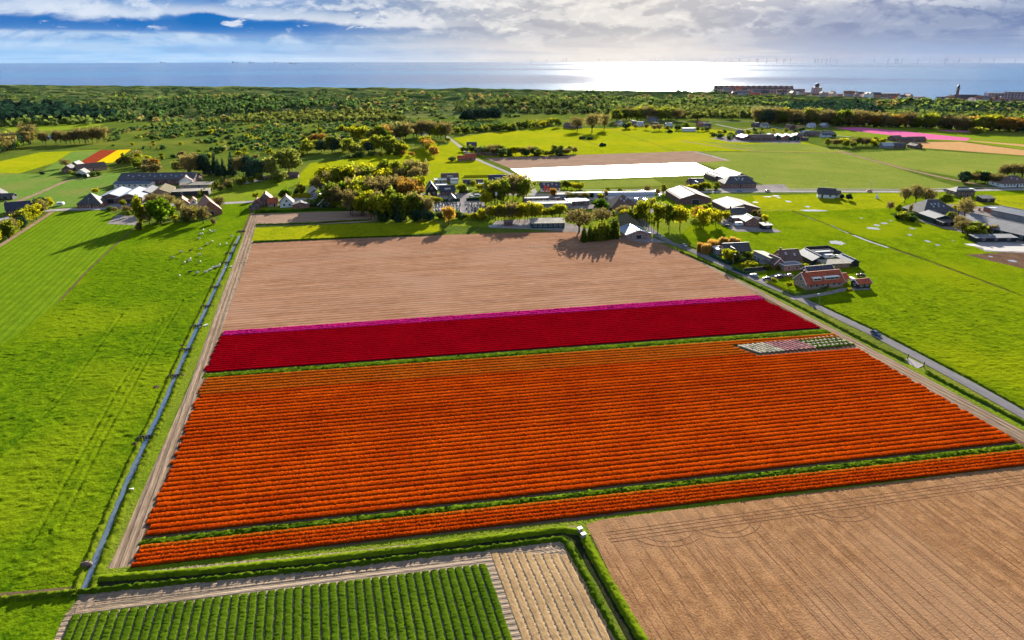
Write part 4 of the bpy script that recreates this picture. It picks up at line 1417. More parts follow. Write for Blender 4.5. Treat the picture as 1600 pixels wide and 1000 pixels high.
tree('bush', 1527, 209, 11, 26, 'round lone thicket on the far pale field')
tree('bare', 925, 207, 32, 30, 'huge grey tree by the far meadow, tallest of its clump')
tree('bare', 902, 205, 24, 24, 'grey tree at the left of the far meadow clump')
tree('bare', 944, 203, 26, 20, 'grey tree at the right of the far meadow clump')
tree('olive', 872, 199, 14, 14, 'olive tree left of the far purple roofed farm')
tree('pale', 1090, 188, 15, 34, 'wide yellow green willow in the far tree line')
tree('pale', 1144, 187, 11, 24, 'low yellow green willow in the far tree line')
tree('yellow', 700, 222, 8, 9, 'small tree at the bend of the field lane')
tree('darkbush', 706, 252, 8, 13, 'dark round bush left of the two small red roofs')

# ---- hedges and rows
belt('in the hedge along the far left lane', [(-30, 396), (20, 368), (50, 346), (74, 328)], 30, (20, 30), [('olive', 3), ('yellow', 2), ('bare', 2), ('dark', 1)], .9, .01)
belt('in the clipped row right of the left farm', [(310, 309), (330, 298), (354, 285)], 13, (10, 13), [('cypress', 1)], .8, .002)
belt('in the dark wood left of the willows', [(300, 276), (340, 274), (385, 277), (412, 279)], 13, (28, 40), [('dark', 3), ('spruce', 3), ('bare', 1)], .8, .012)
belt('at the back of the left farm', [(268, 270), (300, 268), (330, 272)], 8, (18, 27), [('bare', 2), ('olive', 3), ('pale', 1)], 1.0, .01)
belt('between flower fields and left farm', [(185, 256), (205, 252), (225, 262), (250, 268)], 11, (9, 17), [('bush', 2), ('olive', 2), ('barebush', 2), ('yellow', 1)], 1.2, .015)
belt('in the wood at the far left edge', [(-40, 250), (0, 240), (30, 230), (62, 222)], 20, (20, 32), [('olive', 3), ('bare', 2), ('dark', 2), ('green', 1)], 1.0, .02)
belt('in the bare row before the far pool', [(68, 226), (100, 225), (135, 224), (165, 222)], 17, (18, 26), [('bare', 5), ('olive', 1)], .7, .006)
belt('in the far grove beyond the paddock', [(478, 240), (520, 236), (560, 240), (600, 236), (640, 240)], 19, (16, 28), [('dark', 3), ('olive', 4), ('pale', 2), ('yellow', 1)], 1.0, .02)
belt('in the far grove near the dune pools', [(585, 226), (620, 220), (660, 214), (700, 218)], 18, (20, 30), [('olive', 4), ('bare', 4), ('orange', 1), ('yellow', 1)], 1.0, .015)
belt('in the round crowned row on the bright paddock', [(664, 229), (672, 237), (680, 247)], 8, (17, 20), [('orange', 1), ('yellow', 2)], .9, .002)
belt('under the far grove', [(540, 247), (580, 244), (620, 242), (650, 245)], 12, (6, 11), [('orange', 1), ('bush', 2), ('darkbush', 2), ('yellow', 1)], 1.2, .01)
belt('at the back of the village grove', [(500, 296), (540, 294), (590, 292), (640, 290), (662, 288)], 26, (26, 42), [('bare', 5), ('olive', 3), ('yellow', 3)], .8, .035)
belt('in the middle of the village grove', [(520, 318), (555, 318), (600, 314), (650, 316)], 26, (30, 42), [('bare', 4), ('olive', 3), ('yellow', 3), ('orange', 1), ('green', 1)], .8, .035)
belt('at the front of the village grove', [(545, 334), (590, 338), (620, 342), (672, 341)], 20, (30, 48), [('bare', 3), ('olive', 5), ('yellow', 3)], .72, .016)
belt('at the dark foot of the village grove', [(592, 343), (605, 345), (640, 346), (680, 347)], 9, (14, 28), [('dark', 3), ('spruce', 2), ('darkbush', 2)], .9, .004)
belt('in the hedge in front of the graveyard', [(668, 338), (690, 342), (720, 342), (760, 344)], 15, (9, 17), [('yellow', 3), ('darkbush', 3), ('olive', 2)], 1.1, .006)
belt('in the tall clump right of the graveyard', [(758, 322), (780, 316), (800, 312), (822, 310)], 13, (30, 40), [('bare', 4), ('olive', 3), ('yellow', 1)], .8, .02)
belt('in the tall clump left of the teal barn', [(762, 344), (790, 346), (815, 346), (842, 344)], 15, (24, 34), [('yellow', 4), ('bare', 3), ('olive', 2)], .65, .008)
belt('behind the teal barn', [(838, 342), (860, 340), (880, 336)], 7, (14, 20), [('yellow', 3), ('olive', 2)], .9, .008)
belt('in the clipped conifer row left of the blue barn', [(908, 378), (925, 377), (945, 375), (964, 372)], 8, (27, 37), [('cypress', 1)], .5, .003)
belt('along the lane with bare trunks', [(990, 340), (1005, 352), (1020, 363), (1028, 368)], 11, (19, 24), [('pollard', 1)], .5, .001)
belt('along the hedge of the white house', [(870, 296), (890, 296), (912, 296)], 8, (10, 15), [('yellow', 3), ('olive', 2)], 1.0, .01)
belt('beside the flat roofed business', [(885, 312), (900, 313), (918, 312)], 7, (9, 15), [('yellow', 3), ('bare', 1)], 1.0, .006)
belt('in front of the tall roofed dark house', [(655, 316), (670, 318), (690, 318)], 8, (8, 13), [('yellow', 4), ('olive', 1)], 1.1, .006)
belt('in the garden along the village road', [(480, 322), (510, 325), (540, 326), (575, 330)], 9, (7, 14), [('yellow', 2), ('darkbush', 3)], 1.2, .004)
belt('in the dry strip by the country road', [(1088, 392), (1104, 397), (1112, 390), (1130, 386), (1156, 385)], 14, (11, 17), [('reed', 1)], .6, .002)
belt('in the hedgerow above the far ploughed field', [(752, 241), (790, 243), (840, 243), (904, 241)], 26, (9, 16), [('olive', 3), ('yellow', 3), ('bare', 2), ('darkbush', 2)], 1.2, .012)
belt('around the small far house on the lane', [(720, 236), (735, 238), (755, 240)], 6, (8, 12), [('darkbush', 3), ('olive', 1)], 1.1, .01)
belt('in the hedge by the far dune edge', [(705, 208), (740, 206), (790, 203), (865, 196)], 26, (8, 13), [('darkbush', 3), ('yellow', 2), ('bush', 3)], 1.3, .02)
belt('in the far farm thicket on the right', [(1288, 228), (1320, 230), (1350, 229), (1375, 226)], 18, (9, 14), [('olive', 3), ('yellow', 2), ('bare', 2), ('darkbush', 1)], 1.1, .012)
belt('around the big farmhouse at the right edge', [(1502, 287), (1530, 284), (1560, 290)], 13, (14, 20), [('bare', 2), ('olive', 2), ('yellow', 1), ('dark', 2)], 1.0, .008)
belt('behind the big farmhouse at the right edge', [(1560, 277), (1600, 276), (1650, 278)], 9, (17, 22), [('bare', 3), ('olive', 1)], 1.1, .006)
belt('in the orchard beside the right farm', [(1478, 334), (1490, 331), (1502, 328)], 10, (6, 9), [('yellow', 1)], .7, .012)
belt('around the right farm garden', [(1398, 340), (1415, 345), (1432, 348)], 7, (8, 13), [('darkbush', 2), ('bush', 2)], 1.1, .004)
belt('along the fence by the right brick house', [(1184, 338), (1190, 345), (1196, 350)], 5, (9, 13), [('bare', 1)], .7, .004)
belt('around the house by the road', [(1142, 413), (1160, 409), (1180, 408)], 5, (7, 10), [('darkbush', 1)], 1.3, .003)
belt('around the far halls on the right', [(1120, 215), (1140, 218), (1150, 214)], 6, (6, 9), [('darkbush', 1)], 1.2, .01)
belt('in the far tree line left of the willows', [(960, 190), (1000, 188), (1060, 188)], 20, (15, 22), [('olive', 3), ('bare', 4), ('yellow', 1)], 1.1, .015)
belt('in the far tree line behind the right fields', [(1180, 191), (1240, 193), (1300, 196), (1360, 197)], 48, (17, 26), [('bare', 8), ('olive', 2), ('orange', 2), ('dark', 1)], 1.1, .014)
belt('under the far tree line behind the right fields', [(1180, 191), (1240, 193), (1300, 196), (1360, 197)], 26, (6, 11), [('barebush', 2), ('darkbush', 3)], 1.6, .006)
belt('in the far tree line at the right edge', [(1360, 198), (1420, 198), (1500, 203), (1560, 204), (1640, 208)], 54, (16, 25), [('bare', 6), ('olive', 4), ('orange', 3), ('yellow', 1), ('dark', 1)], 1.1, .016)
belt('under the far tree line at the right edge', [(1360, 198), (1420, 198), (1500, 203), (1560, 204), (1640, 208)], 34, (6, 11), [('barebush', 2), ('darkbush', 3), ('bush', 1)], 1.6, .006)
belt('in the dark wood by the far dunes', [(725, 190), (750, 189), (780, 188)], 12, (16, 22), [('dark', 1)], 1.0, .012)
belt('in the scrub left of the bright paddock', [(250, 244), (330, 240), (420, 246), (480, 246)], 30, (5, 10), [('bush', 3), ('darkbush', 4), ('yellowbush', 2), ('barebush', 1)], 1.4, .06)
belt('in the scrub meadows below the dunes', [(210, 220), (330, 214), (470, 216), (600, 206)], 46, (4, 9), [('bush', 3), ('darkbush', 5), ('yellowbush', 2), ('orangebush', 1)], 1.5, .10)


belt('among the houses left of the field lane', [(700, 299), (760, 298), (800, 300)], 9, (9, 16), [('yellow', 2), ('olive', 2), ('bare', 1)], .9, .02)
belt('behind the business halls', [(930, 322), (950, 306), (1010, 307), (1040, 300)], 9, (10, 17), [('bare', 2), ('olive', 2), ('yellow', 1)], .9, .012)
belt('around the brick villa', [(1075, 300), (1100, 297), (1125, 296)], 8, (8, 14), [('olive', 2), ('yellow', 2), ('bare', 1)], 1.0, .008)
belt('around the thatched pyramid farmhouse', [(950, 346), (995, 346), (1020, 332)], 9, (15, 24), [('bare', 2), ('olive', 2), ('yellow', 1)], .8, .01)
belt('between the striped barn and the lit group of five', [(1085, 342), (1110, 337), (1140, 346)], 8, (12, 20), [('olive', 2), ('yellow', 2), ('bare', 1)], .9, .012)
belt('in the gardens of the left farm', [(165, 331), (205, 337), (240, 346), (300, 346)], 10, (8, 15), [('olive', 2), ('yellow', 1), ('bare', 2), ('darkbush', 1)], 1.0, .008)
belt('in the gardens by the country road', [(1160, 414), (1200, 424), (1240, 417), (1300, 427)], 9, (6, 10), [('olive', 2), ('yellow', 1), ('darkbush', 2)], 1.1, .008)
belt('in the right farm yard', [(1480, 346), (1500, 356), (1530, 370)], 8, (12, 20), [('bare', 2), ('olive', 2)], 1.0, .008)
belt('around the far farms on the right', [(1105, 213), (1200, 207), (1260, 208), (1310, 216)], 16, (5, 9), [('olive', 2), ('darkbush', 2), ('yellow', 1)], 1.2, .02)
belt('around the dark farmhouses below the red strip', [(104, 274), (128, 279), (156, 274)], 7, (6, 10), [('olive', 1), ('darkbush', 2), ('bare', 1)], 1.2, .01)
belt('in the loose wood between left farm and village', [(345, 300), (380, 290), (410, 286)], 8, (12, 20), [('olive', 2), ('bare', 2), ('pale', 1)], .9, .02)
belt('above the golden far meadow', [(960, 200), (1020, 203), (1080, 203), (1110, 206)], 14, (6, 11), [('olive', 2), ('yellow', 1), ('bare', 2), ('darkbush', 1)], 1.2, .015)


# ---- scrub and woods of the dune belt: masses nobody could count
def scrub_mass(name, pts, sizes, mat, per=9, lift=0.35, kind='stuff', squash=0.7, leaf=0.75):
    n = len(pts)
    pts = np.asarray(pts, float)
    sizes = np.asarray(sizes, float)
    C = np.repeat(pts, per, 0)
    S = np.repeat(sizes, per)
    d = rng.normal(0, 1, (n * per, 3))
    d /= np.linalg.norm(d, axis=1, keepdims=True)
    d[:, 2] = np.abs(d[:, 2])
    C = C + d * S[:, None] * np.array([0.5, 0.5, squash]) * rng.uniform(.6, 1.05, (n * per, 1))
    N = d * 0.8 + rng.normal(0, .45, (n * per, 3))
    N /= np.linalg.norm(N, axis=1, keepdims=True)
    V, Fc = leaf_quads(C, N, 1.0)
    # size the leaves by their clump
    cen = np.repeat(C, 4, 0)
    V = cen + (V - cen) * np.repeat(S, 4)[:, None] * leaf
    tag(link(name, mesh_np(name, V, Fc, mat)), kind=kind)


def scatter(n, azr, fr, thr, seed, sc=(70, 45), dens=1.0):
    """random points in the dune belt, gathered in patches; fr = share of the way from inner edge to the coast"""
    a = np.tan(rng.uniform(R(azr[0]), R(azr[1]), n * 4))
    f = rng.uniform(fr[0], fr[1], n * 4)
    ys = np.linspace(300, 5500, 2600)
    X, Y = [], []
    yi = np.array([ys[np.argmax(ys >= inner_y(ys * t))] for t in a[::8]]).repeat(8)[:len(a)]
    a = a[::8].repeat(8)[:len(a)] + rng.uniform(-.004, .004, len(a))
    yc = np.array([ys[np.argmax(ys >= coast_y(ys * t))] for t in a[::8]]).repeat(8)[:len(a)]
    y = yi + f * (yc - yi)
    x = y * a
    m_ = fbm(x / sc[0], y / sc[1], 4, seed) > thr
    m_ &= ~((x > 520) & ((y - yi) / (yc - yi) > 0.5))
    x, y = x[m_][:n], y[m_][:n]
    return np.stack([x, y, terrain(x, y)], 1)


p = scatter(3800, (-50, 52), (-0.04, 0.5), 0.50, 31)
scrub_mass('dune_scrub', p, rng.uniform(2.2, 6, len(p)), LEAF['scrub'], 8)
p = scatter(2200, (-50, 52), (0.3, 0.85), 0.56, 57)
scrub_mass('dune_scrub', p, rng.uniform(2, 4.5, len(p)), LEAF['scrub'], 7)
p = scatter(1500, (-50, 52), (-0.02, 0.6), 0.50, 71)
scrub_mass('dune_scrub', p, rng.uniform(2.2, 4.5, len(p)), LEAF['heath'], 7)
p = scatter(500, (-30, 45), (0.0, 0.6), 0.5, 97)
scrub_mass('dune_scrub', p, rng.uniform(3, 6, len(p)), LEAF['bare'], 7)


def wood(poly, n, hr, mat, per=16):
    pts = []
    q = [P(*a) for a in poly]
    xs = [a.x for a in q]
    ys = [a.y for a in q]
    while len(pts) < n:
        x, y = random.uniform(min(xs), max(xs)), random.uniform(min(ys), max(ys))
        ins = False
        for i in range(len(q)):
            a, b = q[i], q[i - 1]
            if (a.y > y) != (b.y > y) and x < (b.x - a.x) * (y - a.y) / (b.y - a.y) + a.x:
                ins = not ins
        if ins:
            pts.append((x, y))
    pts = np.array(pts)
    z = np.maximum(terrain(pts[:, 0], pts[:, 1]), 0)
    h = rng.uniform(hr[0], hr[1], n)
    scrub_mass('far_wood', np.column_stack([pts, z]), h, mat, per, squash=1.0, leaf=0.42)


wood([(-400, 208), (-60, 197), (60, 192), (160, 190), (175, 184), (120, 174), (0, 169), (-400, 164)], 1100, (9, 15), LEAF['dark'])
wood([(-500, 222), (-60, 204), (0, 199), (150, 196), (165, 191), (100, 189), (-400, 205)], 260, (6, 10), LEAF['scrub'])
wood([(170, 190), (320, 184), (420, 182), (560, 178), (560, 168), (380, 164), (180, 170)], 480, (4, 9), LEAF['scrub'])
wood([(300, 192), (420, 191), (560, 190), (640, 188), (600, 180), (420, 183)], 420, (4, 8), LEAF['heath'])
wood([(700, 178), (960, 178), (960, 168), (720, 168)], 200, (5, 9), LEAF['heath'])
wood([(1180, 184), (1330, 184), (1380, 178), (1340, 166), (1240, 168)], 420, (7, 11), LEAF['dark'])
wood([(1000, 184), (1180, 184), (1180, 174), (1000, 173)], 240, (7, 11), LEAF['heath'])
wood([(1340, 190), (1640, 196), (1640, 184), (1400, 182)], 380, (7, 11), LEAF['heath'])
wood([(1420, 176), (1640, 178), (1640, 168), (1440, 170)], 200, (4, 7), LEAF['dark'])
# low scrub spread on the flat heath inside the dunes
def heath(poly, n, sr, mat, per=7):
    wood.__defaults__
    pts = []
    q = [P(*a) for a in poly]
    xs = [a.x for a in q]
    ys = [a.y for a in q]
    while len(pts) < n:
        x, y = random.uniform(min(xs), max(xs)), random.uniform(min(ys), max(ys))
        ins = False
        for i in range(len(q)):
            a, b = q[i], q[i - 1]
            if (a.y > y) != (b.y > y) and x < (b.x - a.x) * (y - a.y) / (b.y - a.y) + a.x:
                ins = not ins
        if ins and float(fbm(np.array(x / 30), np.array(y / 45), 3, 77)) > 0.42:
            pts.append((x, y, 0.0))
    scrub_mass('heath_scrub', pts, rng.uniform(sr[0], sr[1], n), mat, per)


HP = [(170, 232), (480, 236), (560, 222), (700, 208), (880, 196), (880, 190), (640, 190), (420, 193), (250, 195), (160, 205)]
heath(HP, 900, (1.8, 4.5), LEAF['scrub'])
heath(HP, 260, (1.6, 3.4), LEAF['heath'])
heath(HP, 120, (1.6, 3.0), LEAF['olive'])
heath(HP, 50, (2.0, 4.5), LEAF['bare'])

# ------------------------------------------------------------------ buildings
WIN = {}


def window_meshes(w, h):
    k = (w, h)
    if k not in WIN:
        f = MB()
        t_ = 0.09
        f.box(-w / 2, w / 2, -.05, .04, 0, t_)
        f.box(-w / 2, w / 2, -.05, .04, h - t_, h)
        f.box(-w / 2, -w / 2 + t_, -.05, .04, t_, h - t_)
        f.box(w / 2 - t_, w / 2, -.05, .04, t_, h - t_)
        f.box(-.03, .03, -.05, .035, t_, h - t_)
        g = MB()
        g.box(-w / 2 + t_, -.03, -.04, .015, t_, h - t_)
        g.box(.03, w / 2 - t_, -.04, .015, t_, h - t_)
        WIN[k] = (f.mesh('window', M['frame']), g.mesh('pane', M['glass']))
    return WIN[k]


def add_window(root, x, y, z, rz, w=1.3, h=1.3):
    fm, gm = window_meshes(w, h)
    o = link('window', fm, root, (x, y, z), (0, 0, rz))
    link('pane', gm, o)


def box_door(root, x, y, rz, w, h, mat, name='door'):
    d = MB()
    d.box(-w / 2, w / 2, -.05, .05, 0.02, h)
    d.box(-w / 2 - .08, -w / 2, -.06, .08, 0.02, h + .08, 1)
    d.box(w / 2, w / 2 + .08, -.06, .08, 0.02, h + .08, 1)
    d.box(-w / 2, w / 2, -.06, .08, h, h + .08, 1)
    d.build(name, [mat, M['frame']], root, (x, y, 0), (0, 0, rz))


def gable_slabs(L, W, wh, rh, ov=0.4, th=0.22):
    """two sloping roof leaves that meet at the ridge"""
    mb = MB()
    sl_ = math.hypot(W / 2, rh)
    ey, ez = W / 2 + ov * (W / 2) / sl_, wh - ov * rh / sl_
    x0, x1 = -L / 2 - ov, L / 2 + ov
    for s in (-1, 1):
        a = [(x0, s * ey, ez), (x1, s * ey, ez), (x1, 0, wh + rh), (x0, 0, wh + rh)]
        b = [(x, y, z + th) for x, y, z in a]
        if s > 0:
            a, b = a[::-1], b[::-1]
        mb.hull(a, b)
    return mb


def house(name, label, cat, px, py, L, W, wh, rh, rot=15, roof='gable', rm='rdark', wm='brick', win=3, gwin=1, trim=None, chim=0, sky=0, dorm=0,
          door='black', bigdoor=None, group=None, hipk=1.0, ov=0.4, loc=None, z=0.0):
    p = P(px, py) if loc is None else Vector(loc)
    p.z = z
    if loc is None:          # footprints and heights as measured off the photograph
        L, W, wh, rh = L * .88, W * .84, max(1.9, wh * .74), rh * .66
        if bigdoor:
            bigdoor = (bigdoor[0], bigdoor[1] * .85, min(bigdoor[2], wh * .85))
    rz = R(rot)
    root = empty(name, p, rz)
    tag(root, label, cat, group)
    wall = MB()
    mats = [M[wm]]
    if roof in ('gable', 'halfhip'):
        b = [(-L / 2, -W / 2, -.3), (L / 2, -W / 2, -.3), (L / 2, W / 2, -.3), (-L / 2, W / 2, -.3)]
        e = [(x, y, wh) for x, y, _ in b]
        wall.hull(b, e)
        for s in (-1, 1):
            x = s * L / 2
            r1 = [(x, -W / 2 + .06, wh), (x, W / 2 - .06, wh), (x, 0, wh + rh - .06)]
            r2 = [(x - s * .25, y, z_) for x, y, z_ in r1]
            wall.hull(r1, r2)
    else:
        wall.box(-L / 2, L / 2, -W / 2, W / 2, -.3, wh)
    wall.build('wall', mats, root)
    # roof
    if roof == 'gable':
        rf = gable_slabs(L, W, wh, rh, ov).build('roof', M[rm], root)
        rc = MB()
        rc.box(-L / 2 - ov, L / 2 + ov, -.16, .16, wh + rh + .1, wh + rh + .3)
        rc.build('ridge_cap', M[rm], rf)
    elif roof in ('hip', 'pyramid'):
        mb = MB()
        e = ov
        rl = max(0.0, (L - W * hipk)) / 2 if roof == 'hip' else 0.15
        base = [(-L / 2 - e, -W / 2 - e, wh - .15), (L / 2 + e, -W / 2 - e, wh - .15), (L / 2 + e, W / 2 + e, wh - .15), (-L / 2 - e, W / 2 + e, wh - .15)]
        mid = [(x, y, z_ + .2) for x, y, z_ in base]
        mb.hull(base, mid)
        mb.hull([(x, y, z_ + .001) for x, y, z_ in mid], [(-rl, -.1, wh + rh), (rl, -.1, wh + rh), (rl, .1, wh + rh), (-rl, .1, wh + rh)])
        rf = mb.build('roof', M[rm], root)
    elif roof == 'arch':
        mb = MB()
        k = 12
        for i in range(k):
            a0, a1 = math.pi * i / k, math.pi * (i + 1) / k
            q = [(math.cos(a) * (W / 2 + ov), wh + math.sin(a) * rh) for a in (a0, a1)]
            lo = [(-L / 2 - ov, q[0][0], q[0][1]), (L / 2 + ov, q[0][0], q[0][1]), (L / 2 + ov, q[1][0], q[1][1]), (-L / 2 - ov, q[1][0], q[1][1])]
            mb.hull(lo, [(x, y * 1.01, z_ + .18) for x, y, z_ in lo])
        rf = mb.build('roof', M[rm], root)
        mb = MB()
        for s in (-1, 1):
            pts = [(s * L / 2, math.cos(math.pi * i / k) * W / 2 * .98, wh + math.sin(math.pi * i / k) * rh * .97) for i in range(k + 1)]
            mb.hull(pts, [(x - s * .2, y, z_) for x, y, z_ in pts])
        mb.build('gable', M[wm], root)
    elif roof == 'shed':
        mb = MB()
        a = [(-L / 2 - ov, -W / 2 - ov, wh), (L / 2 + ov, -W / 2 - ov, wh), (L / 2 + ov, W / 2 + ov, wh + rh), (-L / 2 - ov, W / 2 + ov, wh + rh)]
        mb.hull(a, [(x, y, z_ + .18) for x, y, z_ in a])
        rf = mb.build('roof', M[rm], root)
        mb = MB()
        mb.hull([(-L / 2, -W / 2, wh - .02), (L / 2, -W / 2, wh - .02), (L / 2, W / 2, wh - .02), (-L / 2, W / 2, wh - .02)],
                [(-L / 2, -W / 2, wh), (L / 2, -W / 2, wh), (L / 2, W / 2, wh + rh - .02), (-L / 2, W / 2, wh + rh - .02)])
        mb.build('upper_wall', M[wm], root)
    else:
        mb = MB()
        mb.box(-L / 2 - ov * .5, L / 2 + ov * .5, -W / 2 - ov * .5, W / 2 + ov * .5, wh, wh + .3)
        rf = mb.build('roof', M[rm], root)
        mb = MB()
        for (x0, x1, y0, y1) in ((-L / 2 - ov * .5, L / 2 + ov * .5, -W / 2 - ov * .5, -W / 2), (-L / 2 - ov * .5, L / 2 + ov * .5, W / 2, W / 2 + ov * .5),
                                 (-L / 2 - ov * .5, -L / 2, -W / 2, W / 2), (L / 2, L / 2 + ov * .5, -W / 2, W / 2)):
            mb.box(x0, x1, y0, y1, wh + .303, wh + .55)
        mb.build('roof_edge', M['white'] if trim else M[rm], rf)
    # white bargeboards on the gables
    if trim and roof == 'gable':
        mb = MB()
        sl_ = math.hypot(W / 2, rh)
        for sx_ in (-1, 1):
            x = sx_ * (L / 2 + ov + .03)
            for s in (-1, 1):
                ey, ez = s * (W / 2 + ov * (W / 2) / sl_), wh - ov * rh / sl_
                a = [(x, ey, ez - .08), (x, 0, wh + rh - .08), (x, 0, wh + rh + .34), (x, ey, ez + .34)]
                mb.hull(a, [(q[0] + sx_ * .09, q[1], q[2]) for q in a])
        mb.build('bargeboard', M[trim], root)
    # chimneys, roof lights, dormers belong to the roof
    for i in range(chim):
        cxx = (-L / 2 + .8) if i == 0 else (L / 2 - .8)
        c_ = MB()
        c_.box(cxx - .35, cxx + .35, -.35, .35, wh + rh - .5, wh + rh + 1.0)
        c_.box(cxx - .42, cxx + .42, -.42, .42, wh + rh + 1.003, wh + rh + 1.15)
        c_.build('chimney', M['brickd'], rf)
    # which side faces the camera
    tocam = Vector((-p.x, -p.y, 0)).normalized()
    yv = Vector((-math.sin(rz), math.cos(rz), 0))
    xv = Vector((math.cos(rz), math.sin(rz), 0))
    sy = 1 if yv.dot(tocam) > 0 else -1
    sx_ = 1 if xv.dot(tocam) > 0 else -1
    if roof in ('gable', 'hip', 'pyramid') and sky:
        th_ = math.atan2(rh, W / 2)
        for i in range(sky):
            fx = (i + .5) / sky - .5
            q = MB()
            q.box(-.42, .42, -.6, .6, .0, .08, 1)
            q.box(-.36, .36, -.54, .54, .083, .1, 0)
            f_ = 0.45 if i % 2 else 0.62
            wx = (L if roof == 'gable' else L * (1 - f_) * .9)
            o = q.build('skylight', [M['rwhite'], M['frame']], rf, (fx * wx * .85, sy * W / 2 * (1 - f_), wh + rh * f_ + .28), (-sy * th_ if sy > 0 else th_, 0, 0))
    for i in range(dorm):
        fx = ((i + .5) / dorm - .5) * L * .8
        wd = 1.7 if i % 2 == 0 else 3.0
        q = MB()
        y0, y1 = sy * W * .16, sy * W * .40
        zz = wh + rh * .22
        q.box(fx - wd, fx + wd, min(y0, y1), max(y0, y1), zz, zz + rh * .33)
        q.box(fx - wd - .2, fx + wd + .2, min(y0, y1) - .25, max(y0, y1) + .25, zz + rh * .333, zz + rh * .333 + .16)
        d_ = q.build('dormer', M['white'], rf)
        q = MB()
        yy = y1 + sy * .02
        for j in range(int(wd * 1.2)):
            n_ = int(wd * 1.2)
            a0 = fx - wd + .15 + j * (2 * wd - .3) / n_
            q.box(a0 + .06, a0 + (2 * wd - .3) / n_ - .06, min(yy, yy + sy * .03), max(yy, yy + sy * .03), zz + .35, zz + rh * .33 - .12)
        q.build('dormer_pane', M['glass'], rf)
    # windows and doors on the two visible sides
    wz = max(.8, min(1.0, wh * .35))
    hw = min(1.3, wh - wz - .25)
    if hw > .5:
        for i in range(win):
            x = ((i + .5) / win - .5) * L * .92
            if door and i == win // 2 and win > 1 and wh > 2.2:
                box_door(root, x, sy * (W / 2 + .03), 0 if sy < 0 else math.pi, 1.0, min(2.1, wh - .15), M[door])
            else:
                add_window(root, x, sy * (W / 2 + .03), wz, 0 if sy > 0 else math.pi, 1.3, hw)
                if wh > 5.2:
                    add_window(root, x, sy * (W / 2 + .03), wz + 2.8, 0 if sy > 0 else math.pi, 1.3, 1.3)
        for i in range(gwin):
            y = ((i + .5) / gwin - .5) * W * .8
            add_window(root, sx_ * (L / 2 + .03), y, wz, R(-90) * sx_, 1.3, hw)
        if gwin and roof == 'gable' and rh > 2.8:
            add_window(root, sx_ * (L / 2 + .03), 0, wh + rh * .15, R(-90) * sx_, 1.3, 1.3)
    if bigdoor:
        side, dw, dh = bigdoor
        if side == 'g':
            box_door(root, sx_ * (L / 2 + .03), 0, R(90) * sx_, dw, dh, M[door or 'black'], 'barn_door')
        else:
            box_door(root, 0, sy * (W / 2 + .03), 0 if sy < 0 else math.pi, dw, dh, M[door or 'black'], 'barn_door')
    return root, rf


# ---- group of houses at the country road, right of the tulips
house('red_roofed_house', 'long brick house with a bright red roof and two white dormers', 'house', 1278, 446, 18, 9, 2.9, 5.0, 15, rm='rred', wm='brickp', win=6, gwin=2, trim='white', chim=1, dorm=2)
house('annex', 'low red roofed annex at the right end of the long red roofed house', 'annex', 1311, 440, 5, 4.5, 2.3, 1.8, 15, rm='rred', wm='brickp', win=2, gwin=0)
house('blue_panelled_shed', 'long dark blue roof right behind the long red roofed house', 'shed', 1276, 429, 13, 5, 2.8, 2.2, 15, rm='rnavy', wm='black', win=0, gwin=0, trim='white')
house('black_shed', 'small black shed with a red roof standing alone in the meadow edge', 'shed', 1344, 448, 6.2, 4.6, 2.4, 1.6, 15, rm='rred', wm='black', win=2, gwin=1, trim='white')
house('brick_house', 'brick house under a broad dark roof with a white trimmed front gable', 'house', 1228, 411, 10, 9, 3.2, 5.0, 15, rm='rbrown', wm='brick', win=2, gwin=1, chim=1, sky=2)
house('gable_wing', 'brick wing with white trimmed pointed gable facing the country road', 'house wing', 1209, 417, 7, 5.5, 3.0, 3.2, 105, rm='rbrown', wm='brick', win=1, gwin=1, trim='white')
house('brick_garage', 'flat roofed brick garage with a white edge below the broad dark roof', 'garage', 1233, 421, 9, 5, 2.9, .3, 15, roof='flat', rm='rgrey', wm='brickp', win=2, gwin=0, trim='white')
house('grey_annex', 'long grey two storey annex with a pale sloping roof left of the brick gable', 'annex', 1196, 411, 13, 5.5, 4.4, 1.0, 105, roof='shed', rm='rtan', wm='grey', win=4, gwin=1)
house('blue_roofed_barn', 'barn with a blue corrugated roof inside the black fenced yard', 'barn', 1268, 408, 14, 8, 2.8, 2.6, 97, rm='rbluegrey', wm='green', win=0, gwin=0, bigdoor=('g', 3, 2.6))
house('open_shed', 'low tan wooden shed with an open posted front beside the blue roofed barn', 'shed', 1302, 417, 13, 5, 2.2, .8, 8, roof='shed', rm='rtan', wm='tan', win=3, gwin=0, door=None)
house('dark_blue_shed', 'dark blue roofed shed at the right corner of the fenced yard', 'shed', 1324, 412, 10, 5, 2.4, 1.6, 100, rm='rbluegrey', wm='black', win=0, gwin=0)
house('flat_store', 'low blue grey flat store in the middle of the fenced yard', 'shed', 1284, 400, 9, 4, 2.2, .3, 10, roof='flat', rm='rbluegrey', wm='grey', win=0, gwin=0)
house('house', 'house with a wide dark roof beside the dry orange reeds', 'house', 1147, 397, 13, 8, 2.8, 4.2, 10, rm='rdark', wm='brickp', win=4, gwin=1, chim=0)
house('house_wing', 'cross gable in front of the wide dark roof by the reeds', 'house wing', 1141, 401, 6, 5.5, 2.7, 3.2, 100, rm='rdark', wm='brickp', win=1, gwin=1)
house('flat_annex', 'flat roofed annex with a pale top left of the wide dark roof by the reeds', 'annex', 1127, 396, 8, 6, 3.0, .3, 10, roof='flat', rm='rwhite', wm='grey', win=2, gwin=1, trim='white')

